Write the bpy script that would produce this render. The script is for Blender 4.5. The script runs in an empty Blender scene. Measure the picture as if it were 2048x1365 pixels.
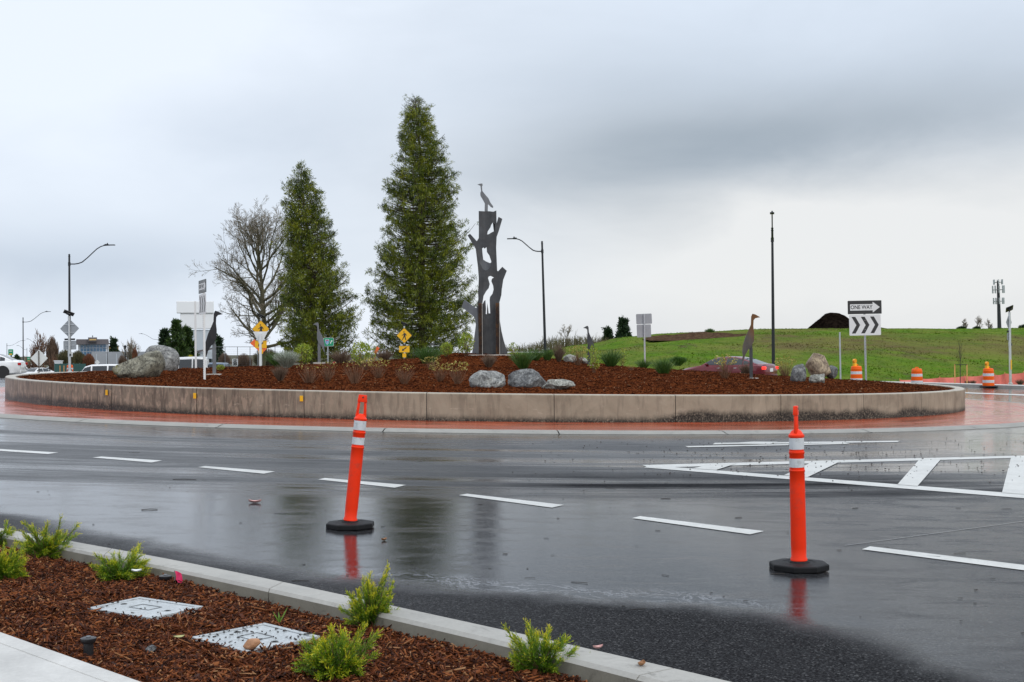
import bpy, bmesh, math, random
import numpy as np
from mathutils import Vector, Matrix, noise as mnoise

random.seed(7)
rng = np.random.default_rng(7)
PI = math.pi
SC = bpy.context.scene
COL = SC.collection

# ------------------------------------------------------------------ camera
F = 2550.0                       # focal length in pixels of the 2048 wide photograph
CAM_H = 1.5
cam_data = bpy.data.cameras.new('camera')
cam_data.sensor_width = 36.0
cam_data.lens = 36.0 * F / 2048.0
cam_data.clip_start = 0.05
cam_data.clip_end = 6000
cam = bpy.data.objects.new('camera', cam_data)
COL.objects.link(cam)
PITCH = math.atan(20.5 / F)
ROLL = math.radians(-0.4)
CAMROT = (Matrix.Rotation(PI / 2 + PITCH, 3, 'X') @ Matrix.Rotation(ROLL, 3, 'Z'))
cam.matrix_world = Matrix.Translation((0, 0, CAM_H)) @ CAMROT.to_4x4()
SC.camera = cam

# ------------------------------------------------------------------ light and exposure
SUN_EL, SUN_AZ = math.radians(48), math.radians(140)      # azimuth from +y towards +x: behind the camera on the right
sun_d = bpy.data.lights.new('sun', 'SUN')
sun_d.energy = 1.3
sun_d.angle = math.radians(25)
sun_d.color = (1.0, 0.95, 0.88)
sun = bpy.data.objects.new('sun', sun_d)
COL.objects.link(sun)
sdir = Vector((math.sin(SUN_AZ) * math.cos(SUN_EL), math.cos(SUN_AZ) * math.cos(SUN_EL), math.sin(SUN_EL)))
sun.rotation_euler = sdir.to_track_quat('Z', 'Y').to_euler()
SC.view_settings.view_transform = 'Standard'
SC.view_settings.look = 'None'
SC.view_settings.exposure = 0.0
SC.view_settings.gamma = 1.0
SC.view_settings.use_curve_mapping = False


class NT:
    """small helper to write node trees"""
    def __init__(s, tree):
        s.t = tree
        s.n = tree.nodes
        s.l = tree.links

    def put(s, sock, v):
        if isinstance(v, bpy.types.NodeSocket):
            s.l.new(v, sock)
        elif v is not None:
            if isinstance(v, (tuple, list)) and len(v) == 3 and sock.type == 'RGBA':
                v = (*v, 1)
            sock.default_value = v

    def math(s, op, a, b=None, c=None, clamp=False):
        n = s.n.new('ShaderNodeMath'); n.operation = op; n.use_clamp = clamp
        for i, v in enumerate((a, b, c)):
            if v is not None:
                s.put(n.inputs[i], v)
        return n.outputs[0]

    def vmath(s, op, a, b=None):
        n = s.n.new('ShaderNodeVectorMath'); n.operation = op
        s.put(n.inputs[0], a)
        if b is not None:
            s.put(n.inputs[1], b)
        return n.outputs['Value'] if op in ('DOT_PRODUCT', 'LENGTH', 'DISTANCE') else n.outputs[0]

    def xyz(s, v):
        n = s.n.new('ShaderNodeSeparateXYZ'); s.put(n.inputs[0], v)
        return n.outputs

    def comb(s, x, y, z):
        n = s.n.new('ShaderNodeCombineXYZ')
        for i, v in enumerate((x, y, z)):
            s.put(n.inputs[i], v)
        return n.outputs[0]

    def noise(s, vec=None, scale=5, detail=4, rough=.55, dist=0):
        n = s.n.new('ShaderNodeTexNoise')
        if vec is not None:
            s.put(n.inputs['Vector'], vec)
        s.put(n.inputs['Scale'], scale); s.put(n.inputs['Detail'], detail)
        s.put(n.inputs['Roughness'], rough); s.put(n.inputs['Distortion'], dist)
        return n.outputs['Fac']

    def voronoi(s, vec=None, scale=5, out='Distance'):
        n = s.n.new('ShaderNodeTexVoronoi')
        if vec is not None:
            s.put(n.inputs['Vector'], vec)
        s.put(n.inputs['Scale'], scale)
        return n.outputs[out]

    def ramp(s, fac, stops, interp='LINEAR'):
        n = s.n.new('ShaderNodeValToRGB'); s.put(n.inputs[0], fac)
        cr = n.color_ramp; cr.interpolation = interp
        while len(cr.elements) < len(stops):
            cr.elements.new(.5)
        for e, (p, c) in zip(cr.elements, stops):
            e.position = p
            e.color = (*c, 1) if isinstance(c, (tuple, list)) else (c, c, c, 1)
        return n.outputs[0]

    def smooth(s, v, a, b):
        n = s.n.new('ShaderNodeMapRange'); n.interpolation_type = 'SMOOTHSTEP'
        s.put(n.inputs[0], v); s.put(n.inputs[1], a); s.put(n.inputs[2], b)
        s.put(n.inputs[3], 0.0); s.put(n.inputs[4], 1.0)
        return n.outputs[0]

    def mix(s, fac, a, b, mode='MIX'):
        n = s.n.new('ShaderNodeMix'); n.data_type = 'RGBA'; n.blend_type = mode
        s.put(n.inputs[0], fac); s.put(n.inputs[6], a); s.put(n.inputs[7], b)
        return n.outputs[2]

    def mapping(s, vec, scale=(1, 1, 1), loc=(0, 0, 0), rot=(0, 0, 0)):
        n = s.n.new('ShaderNodeMapping'); s.put(n.inputs[0], vec)
        n.inputs['Scale'].default_value = scale; n.inputs['Location'].default_value = loc
        n.inputs['Rotation'].default_value = rot
        return n.outputs[0]

    def bump(s, h, strength=.3, dist=.02, normal=None):
        n = s.n.new('ShaderNodeBump'); s.put(n.inputs['Strength'], strength)
        s.put(n.inputs['Distance'], dist); s.put(n.inputs['Height'], h)
        if normal is not None:
            s.put(n.inputs['Normal'], normal)
        return n.outputs[0]


# ------------------------------------------------------------------ sky: overcast cloud deck over a Nishita sky
world = bpy.data.worlds.new('World')
SC.world = world
world.use_nodes = True
w = NT(world.node_tree)
w.n.clear()
sky = w.n.new('ShaderNodeTexSky')
sky.sky_type = 'NISHITA'; sky.sun_disc = False
sky.sun_elevation = SUN_EL; sky.sun_rotation = SUN_AZ
tc = w.n.new('ShaderNodeTexCoord').outputs['Generated']
sx, sy, sz = w.xyz(tc)[:3]
az = w.math('ARCTAN2', sx, sy)
el = w.math('ARCSINE', w.math('MAXIMUM', w.math('MINIMUM', sz, 1.0), -1.0))
el = w.math('ABSOLUTE', el)


def pix_azel(px, py):
    v = CAMROT @ Vector(((px - 1024) / F, (682.5 - py) / F, -1))
    v.normalize()
    return math.atan2(v.x, v.y), math.asin(v.z)


def blob(px, py, sxp, syp, rot=0.0):
    a0, e0 = pix_azel(px, py)
    c, s_ = math.cos(math.radians(rot)), math.sin(math.radians(rot))
    da = w.math('SUBTRACT', az_w, a0); de = w.math('SUBTRACT', el_w, e0)
    u = w.math('ADD', w.math('MULTIPLY', da, c * F / sxp), w.math('MULTIPLY', de, s_ * F / sxp))
    v = w.math('ADD', w.math('MULTIPLY', da, -s_ * F / syp), w.math('MULTIPLY', de, c * F / syp))
    q = w.math('ADD', w.math('MULTIPLY', u, u), w.math('MULTIPLY', v, v))
    return w.math('POWER', 2.718, w.math('MULTIPLY', q, -1.0))


cv = w.mapping(tc, (1.0, 1.0, 2.6))
n1 = w.noise(cv, 3.0, 5, .55, .3)
n2 = w.noise(w.mapping(tc, (1.0, 1.0, 2.0), (3.1, 1.7, .4)), 6.0, 5, .55, .4)
n3 = w.noise(w.mapping(tc, (1.0, 1.0, 2.2), (7.1, 4.7, 2.4)), 2.2, 2, .5)
wob = w.math('SUBTRACT', n3, .5)
az_w = w.math('ADD', az, w.math('MULTIPLY', w.math('SUBTRACT', n1, .5), .16))
el_w = w.math('ADD', el, w.math('MULTIPLY', w.math('SUBTRACT', n2, .5), .045))
# darkness of the cloud deck: banks seen in the photograph, noise everywhere
dark = w.math('MULTIPLY', blob(1450, 305, 720, 90, 7), .52)
dark = w.math('ADD', dark, w.math('MULTIPLY', blob(1750, 200, 700, 130, 7), .30))
dark = w.math('ADD', dark, w.math('MULTIPLY', blob(1250, 180, 420, 150, -12), .16))
dark = w.math('ADD', dark, w.math('MULTIPLY', blob(150, 525, 520, 75, 0), .42))
dark = w.math('ADD', dark, w.math('MULTIPLY', blob(560, 250, 300, 90, 0), .26))
dark = w.math('SUBTRACT', dark, w.math('MULTIPLY', blob(120, 70, 420, 130, 0), .30))
dark = w.math('SUBTRACT', dark, w.math('MULTIPLY', blob(1700, 490, 420, 90, 4), .30))
dark = w.math('ADD', dark, w.math('MULTIPLY', w.math('SUBTRACT', n1, .5), .42))
dark = w.math('ADD', dark, w.math('MULTIPLY', w.math('SUBTRACT', n2, .5), .42))
dark = w.math('ADD', dark, .12, clamp=True)
light_r = w.mix(w.smooth(el, 0.11, 0.21), (.775, .785, .79), (.71, .79, .90))
light_c = w.mix(w.smooth(az, -0.22, 0.18), (.80, .865, .955), light_r)
dark_c = w.mix(w.smooth(az, -0.30, 0.10), (.42, .495, .605), (.350, .405, .465))
cloud = w.mix(dark, light_c, dark_c)
# the deck is brighter overhead, as under any overcast sky
zen = w.math('ADD', 1.0, w.math('MULTIPLY', w.smooth(el, 0.35, 1.2), 0.45))
cloud10 = w.vmath('SCALE', cloud)
w.n[-1].inputs['Scale'].default_value = 1.0
cloud10_node = w.n[-1]
w.put(cloud10_node.inputs['Scale'], w.math('MULTIPLY', zen, 11.2))
skymix = w.mix(0.94, sky.outputs[0], cloud10)
bg = w.n.new('ShaderNodeBackground')
w.put(bg.inputs[0], skymix)
bg.inputs[1].default_value = 0.1
wo = w.n.new('ShaderNodeOutputWorld')
w.l.new(bg.outputs[0], wo.inputs[0])

# ------------------------------------------------------------------ places
SLOPE = 0.020
CX, CY, RW = -0.76, 40.6, 14.3          # centre of the roundabout, outer radius of its wall
R_APRON = 17.4


def sstep(a, b, x):
    t = min(1, max(0, (x - a) / (b - a)))
    return t * t * (3 - 2 * t)


def gz(x, y):
    xc = min(60.0, max(-40.0, x))
    k = 1.0
    dip = 0.0
    if x < 0:
        k = 1 - sstep(48, 85, y)
        dip = (1.3 * sstep(82, 112, y) + .6 * sstep(120, 250, y)) * sstep(0, -9, x)
    return -SLOPE * xc * k - dip


def mound(x, y):
    r = math.hypot(x - CX, y - CY)
    return gz(x, y) + 0.575 + 0.52 * (1 - min(1.0, r / 14.0) ** 1.5) + .33 * math.exp(-(r / 3.0) ** 2)


def ray(px, py):
    return CAMROT @ Vector(((px - 1024) / F, (682.5 - py) / F, -1))


def at(px, py, Y):
    d = ray(px, py)
    k = Y / d.y
    return Vector((d.x * k, Y, CAM_H + d.z * k))


def hit(px, py, fn, off=0.0, y0=2.5, y1=400):
    """first point where the ray through a pixel meets a height function"""
    d = ray(px, py)
    y = y0
    prev = y0
    while y < y1:
        k = y / d.y
        if CAM_H + d.z * k <= fn(d.x * k, y) + off:
            lo, hi = prev, y
            for _ in range(30):
                m = (lo + hi) / 2; k = m / d.y
                if CAM_H + d.z * k <= fn(d.x * k, m) + off:
                    hi = m
                else:
                    lo = m
            k = hi / d.y
            return Vector((d.x * k, hi, CAM_H + d.z * k))
        prev = y
        y += 0.05 + y * 0.004
    return at(px, py, y1)


def ground(px, py, off=0.0):
    return hit(px, py, gz, off)


def on_mound(px, py):
    g = hit(px, py, mound, 0, 26.3, 60)
    if math.hypot(g.x - CX, g.y - CY) < 13.6:
        return g
    # the pixel lies above the skyline of the mound: stand on the crest along that line of sight
    d = ray(px, py)
    best = None
    for i in range(140):
        y = 30 + i * .15
        x = d.x * y / d.y
        if math.hypot(x - CX, y - CY) > 13:
            continue
        q = (mound(x, y) - CAM_H) / y
        if best is None or q > best[0]:
            best = (q, x, y)
    _, x, y = best
    return Vector((x, y, mound(x, y) - .02))


# ------------------------------------------------------------------ objects
def tag(o, label=None, cat=None, group=None, kind=None):
    if label: o['label'] = label
    if cat: o['category'] = cat
    if group: o['group'] = group
    if kind: o['kind'] = kind
    return o


def thing(name, label, cat, loc=(0, 0, 0), rz=0.0, group=None, lean=0.0, parent=None):
    o = bpy.data.objects.new(name, None)
    COL.objects.link(o)
    o.empty_display_size = .2
    o.location = loc
    o.rotation_euler = (0, lean, rz)
    tag(o, label, cat, group)
    return o


def link(name, me, parent=None, loc=None, rot=None):
    o = bpy.data.objects.new(name, me)
    COL.objects.link(o)
    if parent: o.parent = parent
    if loc is not None: o.location = loc
    if rot is not None: o.rotation_euler = rot
    return o


def copy_tree(o, parent=None):
    c = o.copy()
    COL.objects.link(c)
    c.parent = parent
    for ch in list(o.children):
        copy_tree(ch, c)
    return c


class MB:
    """collects shapes and links them as one mesh object"""
    def __init__(s):
        s.v = []; s.f = []; s.m = []; s.cur = 0

    def add(s, vs, fs):
        b = len(s.v)
        s.v += [tuple(v) for v in vs]
        s.f += [tuple(b + i for i in f) for f in fs]
        s.m += [s.cur] * len(fs)
        return s

    def box(s, c, d, rot=None, taper=1.0):
        x, y, z = d[0] / 2, d[1] / 2, d[2] / 2
        t = taper
        vs = [Vector(p) for p in ((-x, -y, -z), (x, -y, -z), (x, y, -z), (-x, y, -z),
                                  (-x * t, -y * t, z), (x * t, -y * t, z), (x * t, y * t, z), (-x * t, y * t, z))]
        if rot is not None:
            vs = [rot @ v for v in vs]
        c = Vector(c)
        return s.add([c + v for v in vs], [(0, 3, 2, 1), (4, 5, 6, 7), (0, 1, 5, 4), (1, 2, 6, 5), (2, 3, 7, 6), (3, 0, 4, 7)])

    def tube(s, pts, rad, n=8, cap=True):
        pts = [Vector(p) for p in pts]
        if not isinstance(rad, (list, tuple)):
            rad = [rad] * len(pts)
        vs = []; up = Vector((0, 0, 1))
        for i, p in enumerate(pts):
            d = (pts[min(i + 1, len(pts) - 1)] - pts[max(i - 1, 0)]).normalized()
            a = d.cross(up if abs(d.z) < .95 else Vector((0, 1, 0))).normalized()
            b = d.cross(a).normalized()
            for k in range(n):
                t = 2 * PI * k / n
                vs.append(p + (a * math.cos(t) + b * math.sin(t)) * rad[i])
        fs = []
        for i in range(len(pts) - 1):
            for k in range(n):
                k2 = (k + 1) % n
                fs.append((i * n + k, i * n + k2, (i + 1) * n + k2, (i + 1) * n + k))
        if cap:
            fs.append(tuple(range(n - 1, -1, -1)))
            fs.append(tuple((len(pts) - 1) * n + k for k in range(n)))
        return s.add(vs, fs)

    def lathe(s, prof, n=24, c=(0, 0, 0), cap=True, phase=0.0):
        vs = []
        for r, z in prof:
            for k in range(n):
                t = 2 * PI * k / n + phase
                vs.append((c[0] + r * math.cos(t), c[1] + r * math.sin(t), c[2] + z))
        fs = []
        for i in range(len(prof) - 1):
            for k in range(n):
                k2 = (k + 1) % n
                fs.append((i * n + k, i * n + k2, (i + 1) * n + k2, (i + 1) * n + k))
        if cap:
            fs.append(tuple(range(n - 1, -1, -1)))
            fs.append(tuple((len(prof) - 1) * n + k for k in range(n)))
        return s.add(vs, fs)

    def prism(s, poly, y0, y1):
        """poly in x,z; extruded along y"""
        n = len(poly)
        area = sum(poly[i][0] * poly[(i + 1) % n][1] - poly[(i + 1) % n][0] * poly[i][1] for i in range(n))
        if area < 0:
            poly = poly[::-1]
        vs = [(x, y0, z) for x, z in poly] + [(x, y1, z) for x, z in poly]
        fs = [tuple(range(n)), tuple(range(2 * n - 1, n - 1, -1))]
        fs += [(i, i + n, (i + 1) % n + n, (i + 1) % n) for i in range(n)]
        return s.add(vs, fs)

    def mesh(s, name, mats, smooth=False, bevel=0.0):
        me = bpy.data.meshes.new(name)
        me.from_pydata(s.v, [], s.f)
        for m in (mats if isinstance(mats, (list, tuple)) else [mats]):
            me.materials.append(m)
        if any(s.m):
            me.polygons.foreach_set('material_index', s.m)
        me.update()
        if bevel or smooth is not None:
            bm = bmesh.new(); bm.from_mesh(me)
            bmesh.ops.recalc_face_normals(bm, faces=bm.faces)
            if bevel:
                es = [e for e in bm.edges if len(e.link_faces) == 2 and e.calc_face_angle(0) > .5]
                bmesh.ops.bevel(bm, geom=es, offset=bevel, segments=2, affect='EDGES', profile=.6)
            if smooth:
                for f in bm.faces:
                    f.smooth = True
                for e in bm.edges:
                    if len(e.link_faces) == 2 and e.calc_face_angle(0) > .7:
                        e.smooth = False
            bm.to_mesh(me); bm.free()
        return me

    def build(s, name, mats, parent=None, loc=None, rot=None, smooth=False, bevel=0.0):
        return link(name, s.mesh(name, mats, smooth, bevel), parent, loc, rot)


def fast_mesh(name, V, k, mats, smooth=False, attrs=None):
    """V: (n, k, 3) separate polygons of k corners each"""
    V = np.asarray(V, dtype=np.float32)
    n = V.shape[0]
    me = bpy.data.meshes.new(name)
    me.vertices.add(n * k)
    me.vertices.foreach_set('co', V.reshape(-1))
    me.loops.add(n * k)
    me.loops.foreach_set('vertex_index', np.arange(n * k, dtype=np.int32))
    me.polygons.add(n)
    me.polygons.foreach_set('loop_start', np.arange(0, n * k, k, dtype=np.int32))
    me.polygons.foreach_set('loop_total', np.full(n, k, dtype=np.int32))
    for m in (mats if isinstance(mats, (list, tuple)) else [mats]):
        me.materials.append(m)
    if attrs is not None:
        for an, av in attrs.items():
            a = me.attributes.new(an, 'FLOAT', 'POINT')
            a.data.foreach_set('value', np.asarray(av, dtype=np.float32).reshape(-1))
    me.update(calc_edges=True)
    return me


def grid_mesh(name, P, mats, closed=False, smooth=True):
    """P: rows x cols x 3"""
    P = np.asarray(P, dtype=np.float32)
    r, c = P.shape[:2]
    idx = np.arange(r * c).reshape(r, c)
    if closed:
        nx = np.roll(idx, -1, axis=1)
        a, b, d, e = idx[:-1], nx[:-1], nx[1:], idx[1:]
    else:
        a, b, d, e = idx[:-1, :-1], idx[:-1, 1:], idx[1:, 1:], idx[1:, :-1]
    Q = np.stack([a, b, d, e], -1).reshape(-1, 4).astype(np.int32)
    n = len(Q)
    me = bpy.data.meshes.new(name)
    me.vertices.add(r * c); me.vertices.foreach_set('co', P.reshape(-1))
    me.loops.add(n * 4); me.loops.foreach_set('vertex_index', Q.reshape(-1))
    me.polygons.add(n)
    me.polygons.foreach_set('loop_start', np.arange(0, n * 4, 4, dtype=np.int32))
    me.polygons.foreach_set('loop_total', np.full(n, 4, dtype=np.int32))
    me.polygons.foreach_set('use_smooth', np.full(n, smooth, dtype=bool))
    for m in (mats if isinstance(mats, (list, tuple)) else [mats]):
        me.materials.append(m)
    me.update(calc_edges=True)
    return me


def curve_plate(name, loops, thick, m, parent=None, bevel=0.0):
    """flat plate with holes in the local x-z plane: first loop outline, others holes"""
    cu = bpy.data.curves.new(name + '_curve', 'CURVE')
    cu.dimensions = '2D'; cu.fill_mode = 'BOTH'; cu.extrude = thick / 2
    for lp in loops:
        sp = cu.splines.new('POLY'); sp.points.add(len(lp) - 1)
        for p, (x, z) in zip(sp.points, lp):
            p.co = (x, z, 0, 1)
        sp.use_cyclic_u = True
    tmp = bpy.data.objects.new(name + '_tmp', cu)
    COL.objects.link(tmp)
    dg = bpy.context.evaluated_depsgraph_get()
    me = bpy.data.meshes.new_from_object(tmp.evaluated_get(dg))
    bpy.data.objects.remove(tmp); bpy.data.curves.remove(cu)
    me.name = name
    me.transform(Matrix.Rotation(PI / 2, 4, 'X'))
    me.materials.clear(); me.materials.append(m)
    return link(name, me, parent)


def text_mesh(name, body, size, m, parent, loc, align='CENTER', xs=1.0, offset=0.0):
    """lettering in the local x-z plane, facing -y"""
    cu = bpy.data.curves.new(name + '_font', 'FONT')
    cu.body = body; cu.size = size; cu.align_x = align; cu.align_y = 'CENTER'
    cu.offset = offset; cu.extrude = .0006
    tmp = bpy.data.objects.new(name + '_tmp', cu)
    COL.objects.link(tmp)
    dg = bpy.context.evaluated_depsgraph_get()
    me = bpy.data.meshes.new_from_object(tmp.evaluated_get(dg))
    bpy.data.objects.remove(tmp); bpy.data.curves.remove(cu)
    me.transform(Matrix.Rotation(PI / 2, 4, 'X') @ Matrix.Diagonal((xs, 1, 1, 1)))
    me.materials.clear(); me.materials.append(m)
    me.name = name
    return link(name, me, parent, loc)


# ------------------------------------------------------------------ materials
def new_mat(name):
    m = bpy.data.materials.new(name); m.use_nodes = True
    t = NT(m.node_tree)
    p = t.n['Principled BSDF']
    return m, t, p


def mat(name, col, rough=.5, metal=0.0, var=.12, scale=6, bump=0.0, bscale=60, coat=0.0, emit=None, es=0, dirt=0.0, spec=None):
    """general surface: base colour with soft mottling, optional fine relief, optional dirt"""
    m, t, p = new_mat(name)
    oc = t.n.new('ShaderNodeTexCoord').outputs['Object']
    nz = t.noise(oc, scale, 5, .6)
    lo = tuple(c * (1 - var) for c in col); hi = tuple(min(1, c * (1 + var)) for c in col)
    c = t.ramp(nz, [(.3, lo), (.7, hi)])
    if dirt:
        d = t.smooth(t.noise(oc, scale * 2.7, 6, .65), .50, .72)
        c = t.mix(t.math('MULTIPLY', d, dirt), c, (.09, .075, .06))
    t.put(p.inputs['Base Color'], c)
    r = t.math('ADD', rough, t.math('MULTIPLY', t.math('SUBTRACT', nz, .5), .2), clamp=True)
    t.put(p.inputs['Roughness'], r)
    p.inputs['Metallic'].default_value = metal
    p.inputs['Coat Weight'].default_value = coat
    p.inputs['Coat Roughness'].default_value = .06
    if spec is not None:
        p.inputs['Specular IOR Level'].default_value = spec
    if emit:
        p.inputs['Emission Color'].default_value = (*emit, 1); p.inputs['Emission Strength'].default_value = es
    if bump:
        t.put(p.inputs['Normal'], t.bump(t.noise(oc, bscale, 4, .6), bump, .01))
    return m


def leaf_mat(name, stops, rough=.5, trans=.25, attr=None, clump=.35, cscale=1.3):
    """leaves: each small piece has its own shade"""
    m, t, p = new_mat(name)
    g = t.n.new('ShaderNodeNewGeometry')
    f = g.outputs['Random Per Island']
    oc = t.n.new('ShaderNodeTexCoord').outputs['Object']
    f = t.math('ADD', t.math('MULTIPLY', f, 1 - clump), t.math('MULTIPLY', t.smooth(t.noise(oc, cscale, 3), .25, .75), clump))
    if attr:
        a = t.n.new('ShaderNodeAttribute'); a.attribute_name = attr
        f = t.math('ADD', t.math('MULTIPLY', f, .5), t.math('MULTIPLY', a.outputs['Fac'], .55), clamp=True)
    c = t.ramp(f, stops)
    t.put(p.inputs['Base Color'], c)
    p.inputs['Roughness'].default_value = rough
    tr = t.n.new('ShaderNodeBsdfTranslucent'); t.put(tr.inputs[0], c)
    mx = t.n.new('ShaderNodeMixShader'); mx.inputs[0].default_value = trans
    t.l.new(p.outputs[0], mx.inputs[1]); t.l.new(tr.outputs[0], mx.inputs[2])
    out = [n for n in t.n if n.type == 'OUTPUT_MATERIAL'][0]
    t.l.new(mx.outputs[0], out.inputs[0])
    return m


M = {}
M['orange_post'] = mat('orange_post', (.98, .040, .006), .42, var=.08, scale=4, bump=.05, dirt=.30, spec=.25)
M['orange_barrel'] = mat('orange_barrel', (.92, .13, .006), .45, var=.06, spec=.25)
M['refl_white'] = mat('refl_white', (.66, .68, .70), .35, var=.08, scale=9, dirt=.35)
M['refl_silver'] = mat('refl_silver', (.52, .55, .58), .3, var=.1, dirt=.2)
M['rubber'] = mat('rubber', (.011, .011, .012), .6, var=.25, scale=20, bump=.35, bscale=180, spec=.22)
M['white_paint'] = mat('white_paint', (.74, .73, .69), .42, var=.06, scale=3, dirt=.22, bump=.12, bscale=140)
M['steel_post'] = mat('steel_post', (.48, .50, .52), .42, .45, var=.12)
M['steel_dark'] = mat('steel_dark', (.20, .21, .22), .45, .4, var=.15)
M['sign_white'] = mat('sign_white', (.78, .79, .78), .4, var=.03)
M['sign_black'] = mat('sign_black', (.035, .034, .033), .35, var=.2)
M['sign_back'] = mat('sign_back', (.36, .38, .40), .45, .35, var=.08, scale=3)
M['sign_yellow'] = mat('sign_yellow', (.90, .47, .010), .4, var=.04)
M['sign_orange'] = mat('sign_orange', (.90, .15, .035), .4, var=.05)
M['sign_green'] = mat('sign_green', (.015, .30, .15), .4, var=.05)
M['sign_blue'] = mat('sign_blue', (.10, .25, .60), .4, var=.05)
M['sign_red'] = mat('sign_red', (.65, .05, .05), .4, var=.05)
M['lamp_black'] = mat('lamp_black', (.020, .022, .026), .42, .2, var=.2)
M['solar'] = mat('solar', (.018, .02, .03), .2, var=.2)
M['alu'] = mat('alu', (.62, .63, .64), .35, .6, var=.08)
M['concrete_pad'] = mat('concrete_pad', (.48, .44, .39), .8, var=.12, bump=.2)
M['yellow_plastic'] = mat('yellow_plastic', (.88, .50, .01), .4, var=.05)
M['wood_stake'] = mat('wood_stake', (.55, .28, .09), .75, var=.2)
M['bark'] = mat('bark', (.10, .075, .055), .9, var=.3, scale=3, bump=.5, bscale=9)
M['bark_moss'] = mat('bark_moss', (.085, .078, .042), .9, var=.35, scale=1.2, bump=.5, bscale=9)
M['twig_grey'] = mat('twig_grey', (.24, .20, .15), .9, var=.25, scale=.6)
M['twig_brown'] = mat('twig_brown', (.19, .105, .065), .85, var=.25, scale=3)
M['twig_red'] = mat('twig_red', (.20, .075, .04), .85, var=.25, scale=.6)
M['glass_dark'] = mat('glass_dark', (.02, .024, .028), .06, var=.1, spec=.8)
M['glass_blue'] = mat('glass_blue', (.09, .20, .33), .08, var=.25, scale=.4, spec=.8)
M['car_white'] = mat('car_white', (.80, .80, .80), .25, var=.02, coat=.8)
M['car_red'] = mat('car_red', (.15, .007, .014), .25, .3, var=.05, coat=.6)
M['car_blue'] = mat('car_blue', (.16, .22, .30), .3, .3, var=.05, coat=.8)
M['tyre'] = mat('tyre', (.02, .02, .02), .7, var=.15)
M['rim'] = mat('rim', (.45, .46, .48), .3, .8)
M['tail'] = mat('tail', (.55, .012, .012), .15, emit=(1, .05, .03), es=1.4)
M['tail_off'] = mat('tail_off', (.45, .012, .012), .15)
M['chrome'] = mat('chrome', (.7, .7, .7), .15, .9)
M['plastic_black'] = mat('plastic_black', (.018, .018, .02), .35, var=.2)
M['amber'] = mat('amber', (.85, .32, .01), .25, var=.1)
M['pink'] = mat('pink', (.85, .04, .16), .5, var=.1)
M['roof_brown'] = mat('roof_brown', (.13, .115, .12), .7, var=.1)
M['wall_white'] = mat('wall_white', (.70, .72, .74), .6, var=.05, scale=.4)
M['pylon_white'] = mat('pylon_white', (.86, .87, .89), .5, var=.02, scale=.3)
M['pylon_grey'] = mat('pylon_grey', (.50, .55, .60), .6, var=.04, scale=.3)
M['wall_grey'] = mat('wall_grey', (.33, .35, .38), .8, var=.1, scale=.4)
M['wall_tan'] = mat('wall_tan', (.62, .42, .16), .7, var=.08, scale=.4)
M['screen_green'] = mat('screen_green', (.035, .095, .085), .8, var=.15, scale=1.2)
M['litter_pink'] = mat('litter_pink', (.62, .36, .34), .5, var=.2, scale=30)
M['leaf_brown'] = mat('leaf_brown', (.33, .16, .07), .6, var=.3, scale=30)
M['twig_dark'] = mat('twig_dark', (.03, .024, .02), .8, var=.3)
M['silt'] = mat('silt', (.72, .17, .13), .65, var=.14, scale=2.5)
M['stone_tan'] = mat('stone_tan', (.40, .20, .10), .6, var=.25, scale=25, bump=.4)
# ================================================================== STRUCTURE
# near kerb line on the ground, used by road wetness, kerb, bed
K0 = Vector((-3.93, 9.78)); KD = Vector((.729, -.684)).normalized(); KN = Vector((-KD.y, KD.x))


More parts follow.
